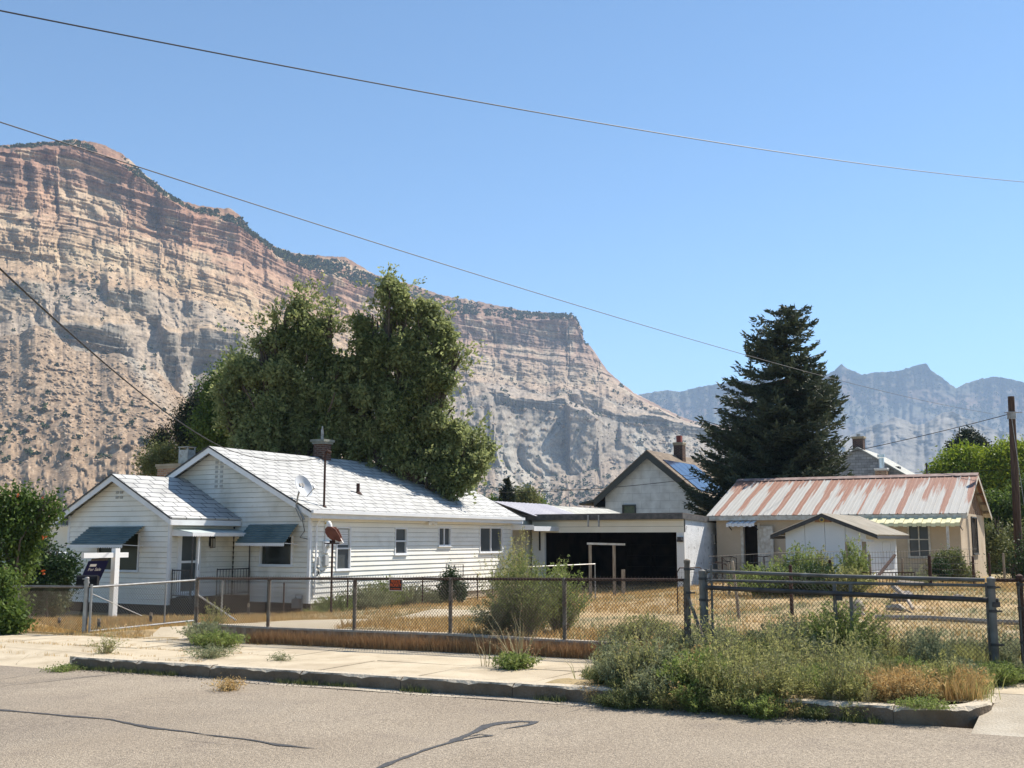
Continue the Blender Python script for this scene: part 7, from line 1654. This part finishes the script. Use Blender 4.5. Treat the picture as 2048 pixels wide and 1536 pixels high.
# grass as stuff
def blades(name, S, D, z, h, m, label, seed, wd=.004, lean=.5, clusters=6, spread=.05, cat='grass'):
    rng = np.random.default_rng(seed); n = len(S); S = np.repeat(S, clusters)+rng.normal(size=n*clusters)*spread; D = np.repeat(D, clusters)+rng.normal(size=n*clusters)*spread
    x, y = xy(S, D); z = np.asarray(gz(x, y)) if z is None else z(S, D); h = np.repeat(h, clusters)*(.4+.8*rng.random(n*clusters)); N = n*clusters
    a = rng.random(N)*6.283; l = lean*h*rng.random(N); c, s = np.cos(a), np.sin(a); b = rng.random(N)*6.283; w = wd*(.6+.8*rng.random(N)); wx, wy = np.cos(b)*w, np.sin(b)*w
    P = np.stack([x, y, z-.01], -1); W = np.stack([wx, wy, 0*wx], -1); M = P+np.stack([c*l*.35, s*l*.35, h*.6], -1); T = P+np.stack([c*l, s*l, h], -1)
    V = np.stack([P-W, P+W, M+W*.8, M-W*.8, T], 1).reshape(-1, 3); i = np.arange(N)[:, None]*5
    F = np.concatenate([i+np.array([[0, 1, 2]]), i+np.array([[0, 2, 3]]), i+np.array([[3, 2, 4]])], 0)
    cl = np.repeat(rng.random(n), clusters)*.6+.4*rng.random(N); o = raw_mesh(name, V, F, m, cols=np.repeat(cl, 5)); tag(o, label, cat, kind='stuff'); return o
rg = np.random.default_rng(55)
def area(n, s0, s1, d0, d1, f=None, pw=1.0):
    S = s0+(s1-s0)*rg.random(n); D = d0+(d1-d0)*rg.random(n)**pw; k = np.ones(n, bool) if f is None else f(S, D); return S[k], D[k]
def notdrive(S, D): return ~((S > 6.6) & (S < 9.6) & (D < 12.5) & (D > 2.9))
def house_clear(S, D): return ~((D > 12.2) & (S > 16.3-.0) & (D < 30)) & ~((S > 15.9) & (D > 15.2) & (D < 28.5) & (S < 24.5))
gf = lambda sc, th, sd_: (lambda S, D: (vn(S/sc, D/sc, 0, sd_) > th) & notdrive(S, D) & house_clear(S, D))
S1, D1 = area(30000, -9, 24, 3.42, 34, lambda S, D: (vn(S/2.2, D/2.2, 0, 44) > -.45) & notdrive(S, D) & house_clear(S, D) & ~((S < 1.2) & (D < 20) & (rg.random(len(S)) < .72)), 1.5)
blades('dry_grass', S1, D1, None, .06+.09*rg.random(len(S1)), m_gold, 'golden dry grass covering the fenced yard', 91, wd=.006, clusters=7, spread=.06)
S1, D1 = area(12000, -12, 24, 3.42, 26, lambda S, D: ((vn(S/1.6, D/1.6, 0, 45) > .12) | ((S > 12) & (rg.random(len(S)) < .6))) & notdrive(S, D) & house_clear(S, D), 1.3)
S2, D2 = area(4500, -12, 2, 3.5, 24, gf(1.1, .0, 45), 1.2); S1 = np.concatenate([S1, S2]); D1 = np.concatenate([D1, D2])
blades('yard_weeds', S1, D1, None, .04+.07*rg.random(len(S1)), m_grey, 'grey green low weeds patchy among the dry yard grass', 92, wd=.007, lean=1.2, clusters=6, spread=.07, cat='weeds')
S1, D1 = area(6200, -.8, 7.2, 2.93, 3.19); blades('wall_foot_grass', S1, D1, lambda S, D: zst(S)+.14, .11+.15*rg.random(len(S1)), m_dry, 'rusty orange dry grass along the foot of the retaining wall', 93, wd=.0035, clusters=6, spread=.022)
S1, D1 = area(2600, 9.7, 16, 3.0, 6.8, lambda S, D: vn(S/.9, D/.9, 0, 46) > -.2); blades('dry_grass_left', S1, D1, None, .05+.08*rg.random(len(S1)), m_gold, 'dry straw grass around the mailbox left of the driveway', 94, wd=.005, clusters=7)
S1, D1 = area(1900, -3.6, 8.0, -.10, -.0, lambda S, D: vn(S/.6, 0, 0, 47) > .02); blades('gutter_grass', S1, D1, lambda S, D: zst(S)+.01, .03+.06*rg.random(len(S1)), m_olive, 'thin grass growing in the gutter at the kerb foot', 95, wd=.0025, clusters=5, spread=.02)
S1, D1 = area(6500, 5.6, 14, .2, 2.95, lambda S, D: (np.abs(((D-.16)/1.34) % 1-.5) > .44) | (vn(S/.5, D/.3, 0, 48) > .62)); blades('joint_grass', S1, D1, lambda S, D: zst(S)+.14, .02+.06*rg.random(len(S1)), m_gold, 'sparse dry grass in the pavement joints near the driveway', 96, wd=.0025, clusters=4, spread=.025)
S1, D1 = area(7000, -4.4, .0, .8, 5.0); blades('bank_grass', S1, D1, lambda S, D: np.where(D < 3.2, zst(S)+.15, gz(*xy(S, D))), .10+.16*rg.random(len(S1)), m_weed, 'mixed grass filling the weed bank over the kerb', 97, wd=.0035, lean=.8, clusters=6, spread=.05)
S1, D1 = area(800, -4.35, -3.1, .75, 1.6); blades('orange_grass', S1, D1, lambda S, D: zst(S)+.15, .12+.18*rg.random(len(S1)), m_gold, 'dry straw grass patch by the curved kerb end', 98, wd=.003, lean=.6, clusters=7, spread=.05)

# ------------------------------------------------------------------ air
hz = MB().box(-4200, 9000, -200, 7500, -60, 820).build("haze"); tag(hz, 'thin blue summer haze filling the valley air', 'haze', kind='stuff')
mh = bpy.data.materials.new('haze_air'); mh.use_nodes = True; n_ = mh.node_tree.nodes; n_.remove(n_['Principled BSDF'])
pv = n_.new('ShaderNodeVolumePrincipled'); pv.inputs['Color'].default_value = (.50, .70, 1.0, 1); pv.inputs['Density'].default_value = HAZE; pv.inputs['Anisotropy'].default_value = 0.0
mh.node_tree.links.new(pv.outputs[0], n_['Material Output'].inputs['Volume']); hz.data.materials.append(mh)
